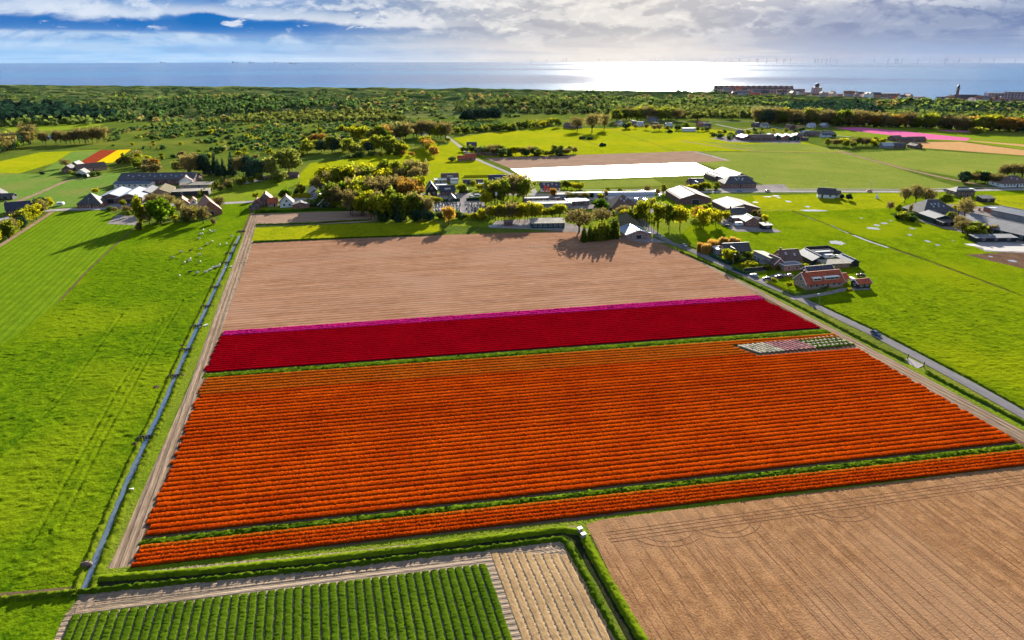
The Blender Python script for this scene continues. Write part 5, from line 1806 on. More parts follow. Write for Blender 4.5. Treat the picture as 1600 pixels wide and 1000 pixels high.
# ---- farm and barns north of it
house('brick_house', 'brick house with a pale panelled roof and two small dark windows in its gable', 'house', 1170, 351, 9, 8.5, 3.6, 3.0, 95, rm='rwhite', wm='brick', win=1, gwin=2)
house('flat_extension', 'flat extension with a bright white roof left of the pale panelled roof', 'annex', 1153, 346, 9, 5, 2.9, .3, 12, roof='flat', rm='rwhite', wm='brickd', win=3, gwin=1, trim='white')
house('cottage', 'dark roofed cottage behind the brick house with the pale panelled roof', 'house', 1149, 338, 10, 8, 2.8, 3.6, 12, rm='rdark', wm='brickd', win=2, gwin=1, chim=1)
house('hut', 'small dark hut with a blue front beside the paved patch', 'shed', 1196, 357, 5.5, 4.5, 2.3, 1.0, 12, roof='shed', rm='rdark', wm='black', win=1, gwin=0)
house('garden_shed', 'little pale roofed shed right of the brick house with the panelled roof', 'shed', 1183, 348, 4, 4, 2.2, 1.0, 108, rm='rtan', wm='brickd', win=0, gwin=0)
r_, f_ = house('striped_barn', 'low wide barn whose roof is striped with white light panels', 'barn', 1148, 326, 26, 22, 3.2, 3.4, 97, rm='rrib', wm='brickd', win=0, gwin=0, bigdoor=('g', 4, 3))
def light_strips(root, rf, L, W, wh, rh, n, across, side, wdt):
    """translucent light panels lying on one roof leaf"""
    L, W, wh, rh = L * .88, W * .84, wh * .74, rh * .66
    th_ = math.atan2(rh, W / 2)
    sl_ = math.hypot(W / 2, rh)
    for i in range(n):
        mb = MB()
        if across:
            mb.box(-wdt / 2, wdt / 2, -sl_ * .46, sl_ * .46, 0, .07)
            x, f2 = ((i + .5) / n - .5) * L * .95, .5
        else:
            mb.box(-L * .47, L * .47, -wdt / 2, wdt / 2, 0, .07)
            x, f2 = 0, (i + .7) / (n + .4)
        mb.build('light_panel', M['rwhite'], rf, (x, side * W / 2 * f2, wh + rh * (1 - f2) + .235), (-side * th_, 0, 0))
light_strips(r_, f_, 26, 22, 3.2, 3.4, 9, True, 1, .8)
r_, f_ = house('great_barn', 'large barn with two white strips along its roof beside the lane trees', 'barn', 1074, 312, 32, 22, 4.4, 4.2, 95, rm='rrib', wm='brickd', win=0, gwin=0, bigdoor=('g', 5, 4))
light_strips(r_, f_, 32, 22, 4.4, 4.2, 2, False, 1, 3.0)
house('white_roofed_barn', 'huge barn with a glaring white roof beside the white film field', 'barn', 1141, 282, 32, 22, 4.5, 5.5, 100, rm='rwhite', wm='grey', win=0, gwin=0)
house('hipped_farmhouse', 'brick farmhouse with a dark hipped roof before the huge white roofed barn', 'farmhouse', 1151, 291, 24, 15, 3.6, 6.4, 4, roof='hip', rm='rdark', wm='brick', win=7, gwin=2, sky=5, hipk=.8)
house('lean_to_barn', 'lower barn with a tan grey roof left of the huge white roofed barn', 'barn', 1116, 279, 20, 9, 3.4, 2.4, 100, rm='rtan', wm='brickd', win=0, gwin=0)
house('brick_villa', 'brick villa with white gable lines between the white field and the village road', 'house', 1086, 293, 11, 9, 4.2, 4.0, 8, rm='rdark', wm='brick', win=3, gwin=1, chim=1)
house('villa_gable', 'small front gable with white edges on the brick villa', 'house wing', 1087, 296, 5, 4, 4.2, 2.8, 98, rm='rdark', wm='brick', win=0, gwin=1, trim='white')
house('pyramid_farmhouse', 'farmhouse with a tall thatched pyramid roof behind the blue barn', 'farmhouse', 976, 357, 15, 15, 2.6, 9.5, 15, roof='pyramid', rm='rthatch', wm='brick', win=3, gwin=2)
house('pyramid_farmhouse', 'farmhouse with a dark brown pyramid roof below the white tunnel greenhouse', 'farmhouse', 971, 325, 18, 17, 2.6, 9.0, 10, roof='pyramid', rm='rbrown', wm='brickd', win=3, gwin=2, sky=3)
house('blue_barn', 'low brick barn with a wide blue roof at the bare field corner', 'barn', 990, 368, 14, 15, 2.8, 3.0, 103, rm='rblue', wm='brickp', win=0, gwin=4, trim='white', bigdoor=('g', 3, 2.4))
for (x, y, l_, lb) in ((916, 311, 24, 'white arched tunnel greenhouse left of the brown pyramid roof'), (985, 310, 32, 'white arched tunnel greenhouse behind the brown pyramid roof')):
    house('tunnel_greenhouse', lb, 'greenhouse', x, y, l_, 7, .4, 3.2, 3, roof='arch', rm='rwhite', wm='white', win=0, gwin=0, ov=.1)
house('teal_barn', 'low teal barn with a long mossy pale roof facing the bare field', 'barn', 855, 354, 19, 8, 3.3, 1.6, 4, roof='shed', rm='rtan', wm='teal', win=6, gwin=0, door=None)
house('small_shed', 'small brown shed on the dark yard left of the teal barn', 'shed', 794, 352, 4.5, 4, 2.3, 1.0, 8, rm='rbrown', wm='brickd', win=0, gwin=0)
house('white_house', 'white house with a long dark roof behind the two red banners', 'house', 859, 298, 14, 8.5, 3.4, 4.4, 4, rm='rdark', wm='white', win=6, gwin=2, sky=4)
house('flat_hall', 'low flat roofed business hall in front of the white house', 'hall', 845, 315, 24, 7, 3.0, .3, 6, roof='flat', rm='rgrey', wm='brickd', win=6, gwin=1)
house('flat_hall', 'pale flat roofed hall with green windows beside the small golden tree', 'hall', 878, 311, 9.5, 8, 4.2, .3, 6, roof='flat', rm='rtan', wm='grey', win=3, gwin=1, trim='white')
house('flat_hall', 'long grey flat hall, front building of the business yard', 'hall', 858, 323, 28, 8, 2.9, .3, 6, roof='flat', rm='rgrey', wm='grey', win=7, gwin=1, trim='white')
house('flat_hall', 'flat roofed hall with a pale roof at the right end of the business yard', 'hall', 901, 319, 14, 10, 3.0, .3, 12, roof='flat', rm='rwhite', wm='brickd', win=4, gwin=1)
house('shed', 'pink roofed low shed under the lit lane trees', 'shed', 998, 338, 9, 5, 2.4, 1.2, 10, rm='rpink', wm='brick', win=2, gwin=0)

# ---- village, middle
house('tall_roofed_house', 'dark house with a very steep tall roof at the left of the graveyard houses', 'house', 674, 304, 10, 8, 4.6, 7.0, 100, rm='rnavy', wm='black', win=2, gwin=2, trim='white')
house('front_house', 'dark brick house with a dormer in front of the graveyard parking', 'house', 699, 304, 10, 8, 3.4, 4.6, 12, rm='rnavy', wm='brickd', win=3, gwin=1, dorm=1)
house('barn_house', 'house with a plain brown roof and one white dormer above the village', 'house', 703, 283, 13, 9, 2.8, 4.8, 8, rm='rbrown', wm='brickp', win=3, gwin=1, dorm=1)
house('flat_white_house', 'white flat roofed house between the steep tall roof and the brown roof', 'house', 688, 286, 9, 7, 3.2, .3, 8, roof='flat', rm='rwhite', wm='grey', win=3, gwin=1, trim='white')
house('flat_house', 'pale flat roofed extension beside the steep tall roof', 'annex', 690, 294, 8, 6, 2.8, .3, 8, roof='flat', rm='rwhite', wm='white', win=2, gwin=0)
house('white_tent', 'white rounded tent roof right of the pale flat roofed houses', 'tent', 710, 286, 6, 5, 1.6, 1.8, 8, roof='arch', rm='rwhite', wm='white', win=0, gwin=0, ov=.05)
house('long_shed', 'long low dark shed on the village lawn', 'shed', 739, 287, 15, 5, 2.4, 1.2, 3, rm='rdark', wm='black', win=4, gwin=0)
house('dark_house', 'house with a large dark roof and white dormer by the field lane', 'house', 777, 286, 13, 9, 2.8, 5.0, 3, rm='rnavy', wm='brickd', win=3, gwin=1, dorm=1)
house('navy_annex', 'low annex with a navy roof right of the large dark roof by the field lane', 'annex', 791, 281, 6, 5, 2.2, 2.0, 3, rm='rnavy', wm='brickd', win=1, gwin=0)
house('white_stall', 'small building with a white flat roof on the village lawn', 'shed', 755, 292, 7, 3.5, 2.4, .3, 3, roof='flat', rm='rwhite', wm='grey', win=0, gwin=0)
house('white_carport', 'carport with a white flat roof at the graveyard parking', 'carport', 724, 301, 6, 4.5, 2.6, .3, 6, roof='flat', rm='rwhite', wm='black', win=0, gwin=0, trim='white')
house('grave_chapel', 'small grey chapel with a pointed roof at the graveyard hedge', 'chapel', 706, 314, 6, 5, 2.6, 3.2, 100, rm='rdark', wm='grey', win=0, gwin=0)
house('thatched_house', 'grey house half hidden under the trees of the village grove', 'house', 579, 318, 9, 8, 4.6, 3.5, 100, rm='rdark', wm='grey', win=2, gwin=2)
house('tree_hidden_house', 'brown house with one pale gable edge deep in the village grove', 'house', 596, 318, 12, 10, 3.0, 6.0, 100, rm='rbrown', wm='brickd', win=1, gwin=1, trim='white')
house('roof_between_trees', 'house with a pale gable edge left of the graveyard', 'house', 648, 311, 9, 8, 3, 4.5, 100, rm='rbrown', wm='brickd', win=1, gwin=1, trim='white')

# ---- village, left row
house('small_brick_house', 'small brick house with an orange roof at the left end of the village row', 'house', 403, 323, 8, 6, 3.0, 3.6, 104, rm='rpink', wm='brickd', win=1, gwin=1, trim=None)
house('black_lean_to', 'black lean to in front of the small brick house with the orange roof', 'shed', 398, 328, 5.5, 4, 2.6, .3, 8, roof='flat', rm='rdark', wm='brickd', win=1, gwin=0)
house('tall_brick_house', 'tall dark brick gable house with a pink roof edge second in the village row', 'house', 417, 320, 9, 7.5, 5.6, 4.6, 104, rm='rpink', wm='brickd', win=2, gwin=2, chim=1)
house('solar_house', 'little house with a red front roof and shining panels third in the village row', 'house', 427, 322, 5.5, 6, 3.0, 3.6, 10, rm='rred', wm='brickp', win=2, gwin=1)
house('white_gable_house', 'white house with a steep white gable facing the fields', 'house', 449, 322, 9, 9, 3.2, 6.0, 106, rm='rpink', wm='white', win=2, gwin=2, trim='white')
house('low_brick_barn', 'low wide brick barn with a flat grey gable beside the white gable house', 'barn', 471, 324, 8, 11, 2.9, 2.0, 104, rm='rgrey', wm='brick', win=0, gwin=1)
house('black_wooden_house', 'black wooden house with white lined gable at the right end of the village row', 'house', 501, 320, 12, 10, 3.2, 7.0, 106, rm='rdark', wm='black', win=2, gwin=2, trim='white')
house('black_front_wing', 'lower black wing with a white lined gable in front of the black wooden house', 'house wing', 507, 324, 7, 8, 2.8, 5.0, 104, rm='rdark', wm='black', win=1, gwin=2, trim='white')
house('dark_side_house', 'dark house with twin white windows right of the black wooden house', 'house', 519, 319, 9, 7, 3.2, 3.0, 12, rm='rdark', wm='black', win=3, gwin=0)
house('grey_gable_house', 'house with a grey gable and pale roof behind the trimmed yellow hedge', 'house', 491, 306, 9, 8, 3.2, 4.6, 110, rm='rtan', wm='grey', win=1, gwin=2, trim='white')
house('navy_roofed_house', 'small house with a navy roof behind the black wooden house', 'house', 509, 299, 8, 7, 3.4, 3.4, 10, rm='rnavy', wm='brickp', win=2, gwin=0)
house('low_stable', 'low dark stable at the top of the village paddock', 'stable', 421, 281, 13, 5, 2.4, 1.0, 5, roof='shed', rm='rbrown', wm='black', win=2, gwin=0)
house('brown_roofed_stable', 'brown roofed stable at the top right of the village paddock', 'stable', 457, 277, 10, 6, 2.4, 2.4, 5, rm='rbrown', wm='brickd', win=0, gwin=0)

# ---- left farm
for (x, y, lb) in ((184, 312, 'leftmost of the two broad halls with bluish white roofs on the left farm'), (212, 312, 'right one of the two broad halls with bluish white roofs on the left farm')):
    r_, f_ = house('farm_hall', lb, 'hall', x, y, 27, 17, 4.4, 3.6, 102, rm='rwhite', wm='brickd', win=0, gwin=3, bigdoor=('g', 4, 3.4), group='bluish white roofed halls')
house('farm_hall', 'narrow hall half white half dark roofed, third from the left on the left farm', 'hall', 234, 306, 22, 11, 3.8, 3.0, 102, rm='rgrey', wm='brickd', win=0, gwin=2, bigdoor=('g', 3, 3))
house('brown_hall', 'hall with a mossy brown roof at the right of the white roofed halls', 'hall', 256, 304, 24, 13, 3.6, 3.6, 106, rm='rthatch', wm='brickp', win=3, gwin=2)
house('glass_annex', 'long pale annex with a whitish roof behind the white roofed halls', 'hall', 211, 292, 26, 9, 3.6, 1.5, 4, rm='rbluegrey', wm='white', win=6, gwin=0, door=None)
house('long_dark_hall', 'very long dark hall with little roof lights behind the left farm', 'hall', 252, 285, 56, 19, 4.2, 5.0, 4, rm='rdark', wm='brickd', win=8, gwin=2, sky=12)
house('end_barn', 'barn with a pale gable at the right end of the very long dark hall', 'barn', 292, 288, 10, 10, 4, 4, 110, rm='rbrown', wm='white', win=1, gwin=2)
house('pale_roofed_shed', 'open dark shed with a cream flat roof right of the brown hall', 'shed', 300, 304, 24, 9, 3.6, .5, 12, roof='shed', rm='rtan', wm='black', win=2, gwin=0)
house('grey_row', 'long grey building with a flat brown roof beside the clipped row', 'shed', 308, 293, 22, 8, 3.0, 1.2, 8, roof='shed', rm='rtan', wm='grey', win=4, gwin=0)
house('pyramid_farmhouse', 'brick farmhouse with a black pyramid roof at the left farm entrance', 'farmhouse', 146, 322, 14, 13, 3.2, 8.0, 10, roof='pyramid', rm='rdark', wm='brick', win=4, gwin=2, chim=0)
house('small_brick_house', 'small brick house half behind the tall slim poplar', 'house', 213, 329, 9, 8, 2.6, 4.2, 108, rm='rbrown', wm='brick', win=1, gwin=2)
house('red_roofed_barn', 'steep barn with a weathered red roof right of the big round green tree', 'barn', 327, 331, 22, 13, 3.2, 8.0, 120, rm='rpink', wm='brick', win=2, gwin=0, bigdoor=('g', 3, 3))
house('grey_cottage', 'cottage with a pale pointed gable left of the red roofed barn', 'house', 287, 322, 9, 8, 3, 4.5, 112, rm='rpink', wm='grey', win=1, gwin=1)
house('white_side_house', 'small white walled annex at the left foot of the red roofed barn', 'annex', 303, 319, 4, 4, 3.4, 2.2, 112, rm='rred', wm='white', win=1, gwin=1)

# ---- far left
house('navy_house', 'house with a shiny navy roof behind the far left hedge', 'house', 31, 331, 13, 9, 3.0, 5.0, 30, rm='rnavy', wm='brickd', win=3, gwin=1, chim=1)
house('white_left_house', 'white house cut by the left frame edge', 'house', 0, 309, 9, 8, 3.2, 4.0, 110, rm='rdark', wm='white', win=1, gwin=2)
house('black_left_shed', 'black shed right of the white house at the left frame edge', 'shed', 13, 311, 9, 6, 2.6, 2.0, 5, rm='rdark', wm='black', win=2, gwin=0)
house('dark_farmhouse', 'dark pointed farmhouse nearest the red flower strip', 'farmhouse', 122, 264, 11, 10, 3.0, 5.5, 100, rm='rdark', wm='brickd', win=1, gwin=2)
house('dark_farmhouse', 'leftmost low dark farmhouse below the red flower strip', 'farmhouse', 110, 268, 10, 9, 3.0, 4.0, 100, rm='rdark', wm='brickd', win=1, gwin=2)
house('dark_barn', 'long brown barn with a pale gable below the yellow flower strip', 'barn', 143, 266, 22, 10, 3.2, 4.2, 50, rm='rbrown', wm='brickp', win=3, gwin=2)
house('white_farmhouse', 'small white gabled house in front of the long brown barn', 'house', 131, 275, 9, 8, 3.2, 4.0, 104, rm='rdark', wm='white', win=1, gwin=2, trim='white')

# ---- along the field lane and far middle
house('red_roof_house', 'right and larger of two small red roofed houses on the bright paddock', 'house', 735, 250, 9.5, 8, 3.0, 4.2, 5, rm='rred', wm='brick', win=3, gwin=0)
house('red_roof_house', 'left and smaller of two small red roofed houses on the bright paddock', 'house', 721, 251, 7, 6, 2.6, 3.0, 5, rm='rred', wm='brick', win=2, gwin=0)
house('dark_lane_house', 'house with a dark roof above the hedges of the field lane', 'house', 737, 231, 10, 8, 3.0, 4.5, 5, rm='rdark', wm='brickd', win=2, gwin=0)
house('brick_lane_house', 'brick house with a white dormer on the corner of the ploughed field', 'house', 752, 241, 9, 8, 4.0, 4.0, 5, rm='rbrown', wm='brick', win=3, gwin=1, dorm=1)
house('low_lane_shed', 'low shed right of the brick house with the white dormer', 'shed', 768, 243, 12, 5, 2.5, .5, 5, roof='flat', rm='rgrey', wm='brickd', win=0, gwin=0)
house('pale_far_house', 'long pale roofed house in the far grove', 'house', 616, 223, 14, 8, 3.2, 3.6, 150, rm='rtan', wm='white', win=3, gwin=1)
house('blue_far_house', 'house with a blue gable among the bare far trees', 'house', 664, 215, 9, 8, 4.0, 4.0, 100, rm='rnavy', wm='white', win=2, gwin=1)
house('purple_roofed_farm', 'far farm with a purple brown roof left of the huge grey tree', 'farmhouse', 892, 200, 17, 12, 3.4, 5.5, 140, rm='rbrown', wm='brickd', win=3, gwin=2)
house('pale_far_shed', 'pale roofed shed right of the far purple roofed farm', 'shed', 903, 200, 11, 8, 2.8, 2.0, 5, rm='rwhite', wm='grey', win=0, gwin=0)
for i, (x, y, l_, rm_, wm_, lb) in enumerate([
        (968, 195, 11, 'rgrey', 'white', 'pale far house first right of the huge grey tree'), (990, 195, 20, 'rdark', 'brickd', 'wide dark roofed far house by the golden meadow'),
        (1000, 197, 9, 'rwhite', 'white', 'little white far house at the top of the golden meadow'), (1024, 198, 9, 'rdark', 'brickd', 'dark far cottage right of the little white far house'),
        (1044, 199, 10, 'rwhite', 'grey', 'pale roofed far shed by the dry scrub'), (1096, 197, 13, 'rpink', 'brick', 'reddish far house left of the far lane'),
        (1104, 199, 10, 'rdark', 'brickp', 'dark roofed far house beside the reddish one'), (1181, 198, 12, 'rdark', 'brickd', 'dark far house left of a white gabled one'),
        (1194, 199, 10, 'rgrey', 'white', 'white gabled far house beside the far lane'), (1233, 202, 13, 'rbrown', 'brickd', 'brown far house on the right of the far lane'),
        (1249, 203, 11, 'rpink', 'brick', 'far brick house with a reddish gable'), (1267, 199, 10, 'rwhite', 'white', 'small white far house before the bare tree line'),
        (1288, 199, 9, 'rwhite', 'grey', 'tiny pale far house at the left end of the pink strip'), (1575, 200, 14, 'rwhite', 'white', 'white far house with two gables at the right tree line'),
        (1588, 201, 12, 'rgrey', 'white', 'pale far house right of the white two gabled one'), (1020, 189, 16, 'rgrey', 'grey', 'grey far hall under the tree line')]):
    house('far_house', lb, 'house', x, y, l_, 8, 3.2, 3.8, random.choice((5, 15, 105)), rm=rm_, wm=wm_, win=2, gwin=1)
house('white_greenhouse', 'shining white tunnel on the golden meadow', 'greenhouse', 1076, 205, 17, 7, .5, 2.6, 3, roof='arch', rm='rwhite', wm='white', win=0, gwin=0, ov=.1)

# ---- far halls on the right
house('wide_barn', 'dark wide barn at the front of the far halls', 'barn', 1188, 219, 30, 18, 4.0, 4.0, 8, rm='rbrown', wm='brickd', win=4, gwin=2)
house('left_far_barn', 'barn with a shining roof at the left of the far halls', 'barn', 1163, 218, 17, 14, 3.8, 3.2, 100, rm='rwhite', wm='brickd', win=2, gwin=2)
house('far_farmhouse', 'steep roofed farmhouse above the left of the far halls', 'farmhouse', 1156, 212, 10, 9, 3.8, 5.0, 100, rm='rgrey', wm='brickd', win=2, gwin=1)
for i, x in enumerate((1207, 1221, 1234)):
    house('far_hall', ('green gabled hall, leftmost of three joined far halls', 'reddish gabled hall, middle of three joined far halls', 'green gabled hall, rightmost of three joined far halls')[i], 'hall', x, 218, 20, 13.5, 4.2, 3.4, 100, rm='rbluegrey', wm=('green', 'brick', 'green')[i], win=0, gwin=2, group='three joined far halls')
house('far_brick_house', 'square brick house at the right end of the far halls', 'house', 1244, 217, 13, 10, 5.4, 3.0, 100, roof='hip', rm='rdark', wm='brickp', win=3, gwin=2, chim=1)
house('far_hut', 'small dark hut right of the square far brick house', 'shed', 1257, 219, 7, 5, 2.6, 1.2, 5, rm='rdark', wm='brickd', win=0, gwin=0)
for (x, y, l_, w_, rm_, wm_, rt, lb) in [(1269, 212, 15, 10, 'rdark', 'brickd', 5, 'dark house left of the far blue roofed sheds'), (1258, 211, 9, 6, 'rwhite', 'grey', 5, 'small pale shed left of the dark far house'),
                                  (1292, 211, 12, 9, 'rdark', 'brickd', 5, 'dark roof above a long blue far shed'), (1293, 214, 17, 7, 'rbluegrey', 'white', 5, 'long blue roofed far shed'),
                                  (1398, 219, 13, 10, 'rbrown', 'brickd', 20, 'brown gabled farmhouse left of the orange soil'), (1430, 221, 20, 9, 'rbrown', 'brickd', 5, 'long brown barn beside the pink flower strip'),
                                  (1412, 222, 12, 7, 'rdark', 'brick', 5, 'low barn between the brown farmhouse and the long brown barn'), (1429, 231, 12, 9, 'rbrown', 'brickd', 100, 'dark pointed house at the corner of the green field'),
                                  (1388, 231, 17, 8, 'rwhite', 'grey', 5, 'pale roofed shed at the top of the green field'), (1403, 231, 12, 8, 'rdark', 'brickd', 5, 'dark shed right of the pale roofed one')]:
    house('far_farm_building', lb, 'farm building', x, y, l_, w_, 3.2, 3.4, rt, rm=rm_, wm=wm_, win=2, gwin=1)

# ---- right farm
house('black_pyramid_barn', 'great black farmhouse with a pyramid roof full of small roof lights', 'farmhouse', 1452, 334, 24, 20, 2.8, 9.0, 8, roof='hip', rm='rdark', wm='black', win=4, gwin=2, sky=6, hipk=.9)
house('grey_roofed_barn', 'dark barn with a pale grey roof in front of the black pyramid roof', 'barn', 1461, 345, 15, 12, 3.6, 2.2, 93, rm='rgrey', wm='green', win=0, gwin=0)
house('small_side_shed', 'low dark shed right below the barn with the pale grey roof', 'shed', 1477, 352, 9, 5, 2.4, .8, 12, roof='shed', rm='rdark', wm='black', win=1, gwin=0)
house('mansard_house', 'two storey brick house with a dark mansard roof and white dormers on the village road', 'house', 1500, 305, 14, 10, 4.0, 3.8, 5, roof='hip', rm='rdark', wm='brickd', win=4, gwin=2, dorm=2, hipk=.8)
house('black_stable', 'small black stable in the right farm paddock', 'stable', 1539, 315, 9, 6, 3.0, 1.4, 5, roof='shed', rm='rdark', wm='black', win=1, gwin=0)
house('long_white_hall', 'very large white roofed hall cut by the right frame edge', 'hall', 1588, 366, 52, 26, 3.6, 4.0, 111, rm='rgrey', wm='green', win=9, gwin=2, door=None)
house('blue_grey_hall', 'blue grey roofed hall behind the very large white hall', 'hall', 1592, 341, 24, 16, 3.8, 2.6, 111, rm='rbluegrey', wm='grey', win=0, gwin=0)
house('pink_shed', 'little pale pink flat shed left of the blue grey hall', 'shed', 1555, 331, 12, 6, 3.0, .3, 5, roof='flat', rm='rwhite', wm='brick', win=1, gwin=0)
house('open_store', 'low grey open store with silage in front of the very large white hall', 'shed', 1550, 376, 22, 6, 2.4, .6, 2, roof='shed', rm='rgrey', wm='black', win=3, gwin=0, door=None)
house('big_farmhouse', 'farmhouse with a wide brown roof and many white windows at the right frame edge', 'farmhouse', 1576, 290, 22, 14, 3.4, 6.6, 5, roof='hip', rm='rbrown', wm='white', win=8, gwin=2, sky=2)
house('white_meadow_house', 'white gabled house with a dark roof alone on the meadow by the village road', 'house', 1290, 308, 11, 8, 3.2, 4.6, 160, rm='rdark', wm='white', win=2, gwin=1)
house('white_meadow_annex', 'low annex right of the white gabled meadow house', 'annex', 1302, 307, 8, 6, 2.8, 2.2, 160, rm='rbrown', wm='white', win=2, gwin=0)

# ---- seaside town on the horizon
def tz(p):
    return float(terrain(np.array([p.x]), np.array([p.y]))[0])


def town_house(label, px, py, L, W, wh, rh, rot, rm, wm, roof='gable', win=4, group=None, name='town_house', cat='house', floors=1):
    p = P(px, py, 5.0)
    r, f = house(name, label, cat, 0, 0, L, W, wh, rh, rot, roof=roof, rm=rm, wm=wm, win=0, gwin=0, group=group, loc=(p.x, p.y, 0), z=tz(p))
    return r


def facade(root, L, W, h, floors, n, sy=-1):
    """window bands of a far block, one mesh for each floor"""
    for k in range(floors):
        z0 = 1.0 + k * (h - .6) / floors
        mb = MB()
        mb.box(-L / n * .32, L / n * .32, -.1, .1, 0, (h / floors) * .5)
        me = mb.mesh('window', M['glass'])
        for i in range(n):
            link('window', me, root, (-L / 2 + (i + .5) * L / n, sy * (W / 2 + .12), z0))


r_ = town_house('huge long apartment block with a reddish roof at the left end of the seaside town', 1176, 145.5, 168, 16, 17, 6.5, -6, 'rbrown', 'haze', name='apartment_block', cat='apartment block')
facade(r_, 168, 16, 17, 5, 28)
for i in range(14):
    q = MB()
    q.box(-2, 2, -5, -1, 18.5, 23.5)
    q.build('dormer', M['haze'], r_, (-76 + i * 11.7, 0, 0))
r_ = town_house('second long flat block of the seaside town right of the huge apartment block', 1250, 147, 88, 15, 12, .4, -4, 'rgrey', 'haze', 'flat', name='apartment_block', cat='apartment block')
facade(r_, 88, 15, 12, 4, 18)
p = P(1275, 147, 5)
hot = MB()
hot.box(-9, 9, -7, 7, -1, 22)
ht = empty('hotel_tower', (p.x, p.y, tz(p)), R(-5))
tag(ht, 'square hotel tower topped with a dark round dome in the seaside town', 'tower')
hot.build('wall', M['haze'], ht)
dm = MB()
for i in range(6):
    a0, a1 = math.pi / 2 * i / 6 - .25, math.pi / 2 * (i + 1) / 6 - .25
    dm.tube((0, 0, 26 + 4.4 * math.sin(a0)), (0, 0, 26 + 4.4 * math.sin(a1)), 4.6 * math.cos(a0), 4.6 * math.cos(a1) + .05, 12)
dm.tube((0, 0, 22), (0, 0, 25), 4, 4, 12)
dm.build('dome', M['rdark'], ht)
facade(ht, 18, 14, 22, 5, 4)
p = P(1494, 154, 5)
lh = empty('lighthouse', (p.x, p.y, tz(p)))
tag(lh, 'slender dark lighthouse with a lantern room on the right of the seaside town', 'lighthouse')
mb = MB()
mb.tube((0, 0, -1), (0, 0, 11), 5.0, 4.4, 10)
mb.tube((0, 0, 11), (0, 0, 26), 3.0, 2.3, 12)
mb.build('tower', M['brickd'], lh)
mb = MB()
mb.tube((0, 0, 26), (0, 0, 27), 4.0, 4.0, 12)
mb.build('gallery', M['rdark'], lh)
mb = MB()
mb.tube((0, 0, 27), (0, 0, 31), 2.0, 2.0, 10)
mb.build('lantern', M['glass'], lh)
mb = MB()
mb.tube((0, 0, 31), (0, 0, 34), 2.6, .2, 10)
mb.build('cap', M['rdark'], lh)
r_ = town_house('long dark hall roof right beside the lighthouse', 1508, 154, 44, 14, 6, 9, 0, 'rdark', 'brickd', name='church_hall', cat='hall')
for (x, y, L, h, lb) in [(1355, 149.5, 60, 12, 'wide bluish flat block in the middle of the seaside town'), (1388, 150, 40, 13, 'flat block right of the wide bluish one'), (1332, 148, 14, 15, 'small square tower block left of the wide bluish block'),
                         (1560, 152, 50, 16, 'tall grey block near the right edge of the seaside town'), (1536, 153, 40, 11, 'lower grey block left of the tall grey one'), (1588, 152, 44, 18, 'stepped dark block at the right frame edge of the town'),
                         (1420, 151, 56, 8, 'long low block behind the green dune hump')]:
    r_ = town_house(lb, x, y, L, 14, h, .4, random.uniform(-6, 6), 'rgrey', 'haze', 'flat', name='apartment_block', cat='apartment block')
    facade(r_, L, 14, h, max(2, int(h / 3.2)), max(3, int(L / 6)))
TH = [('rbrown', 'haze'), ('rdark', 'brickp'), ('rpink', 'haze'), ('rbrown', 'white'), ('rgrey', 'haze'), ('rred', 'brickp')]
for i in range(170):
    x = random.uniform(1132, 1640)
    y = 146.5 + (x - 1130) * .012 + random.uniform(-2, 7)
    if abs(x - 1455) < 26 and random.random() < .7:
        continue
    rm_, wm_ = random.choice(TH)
    town_house('small pitched roof house of the seaside town', x, y, random.uniform(10, 20), random.uniform(7, 9), random.uniform(5, 8), random.uniform(3, 4.5), random.choice((0, 90, 20, -15)), rm_, wm_, group='small houses of the seaside town')

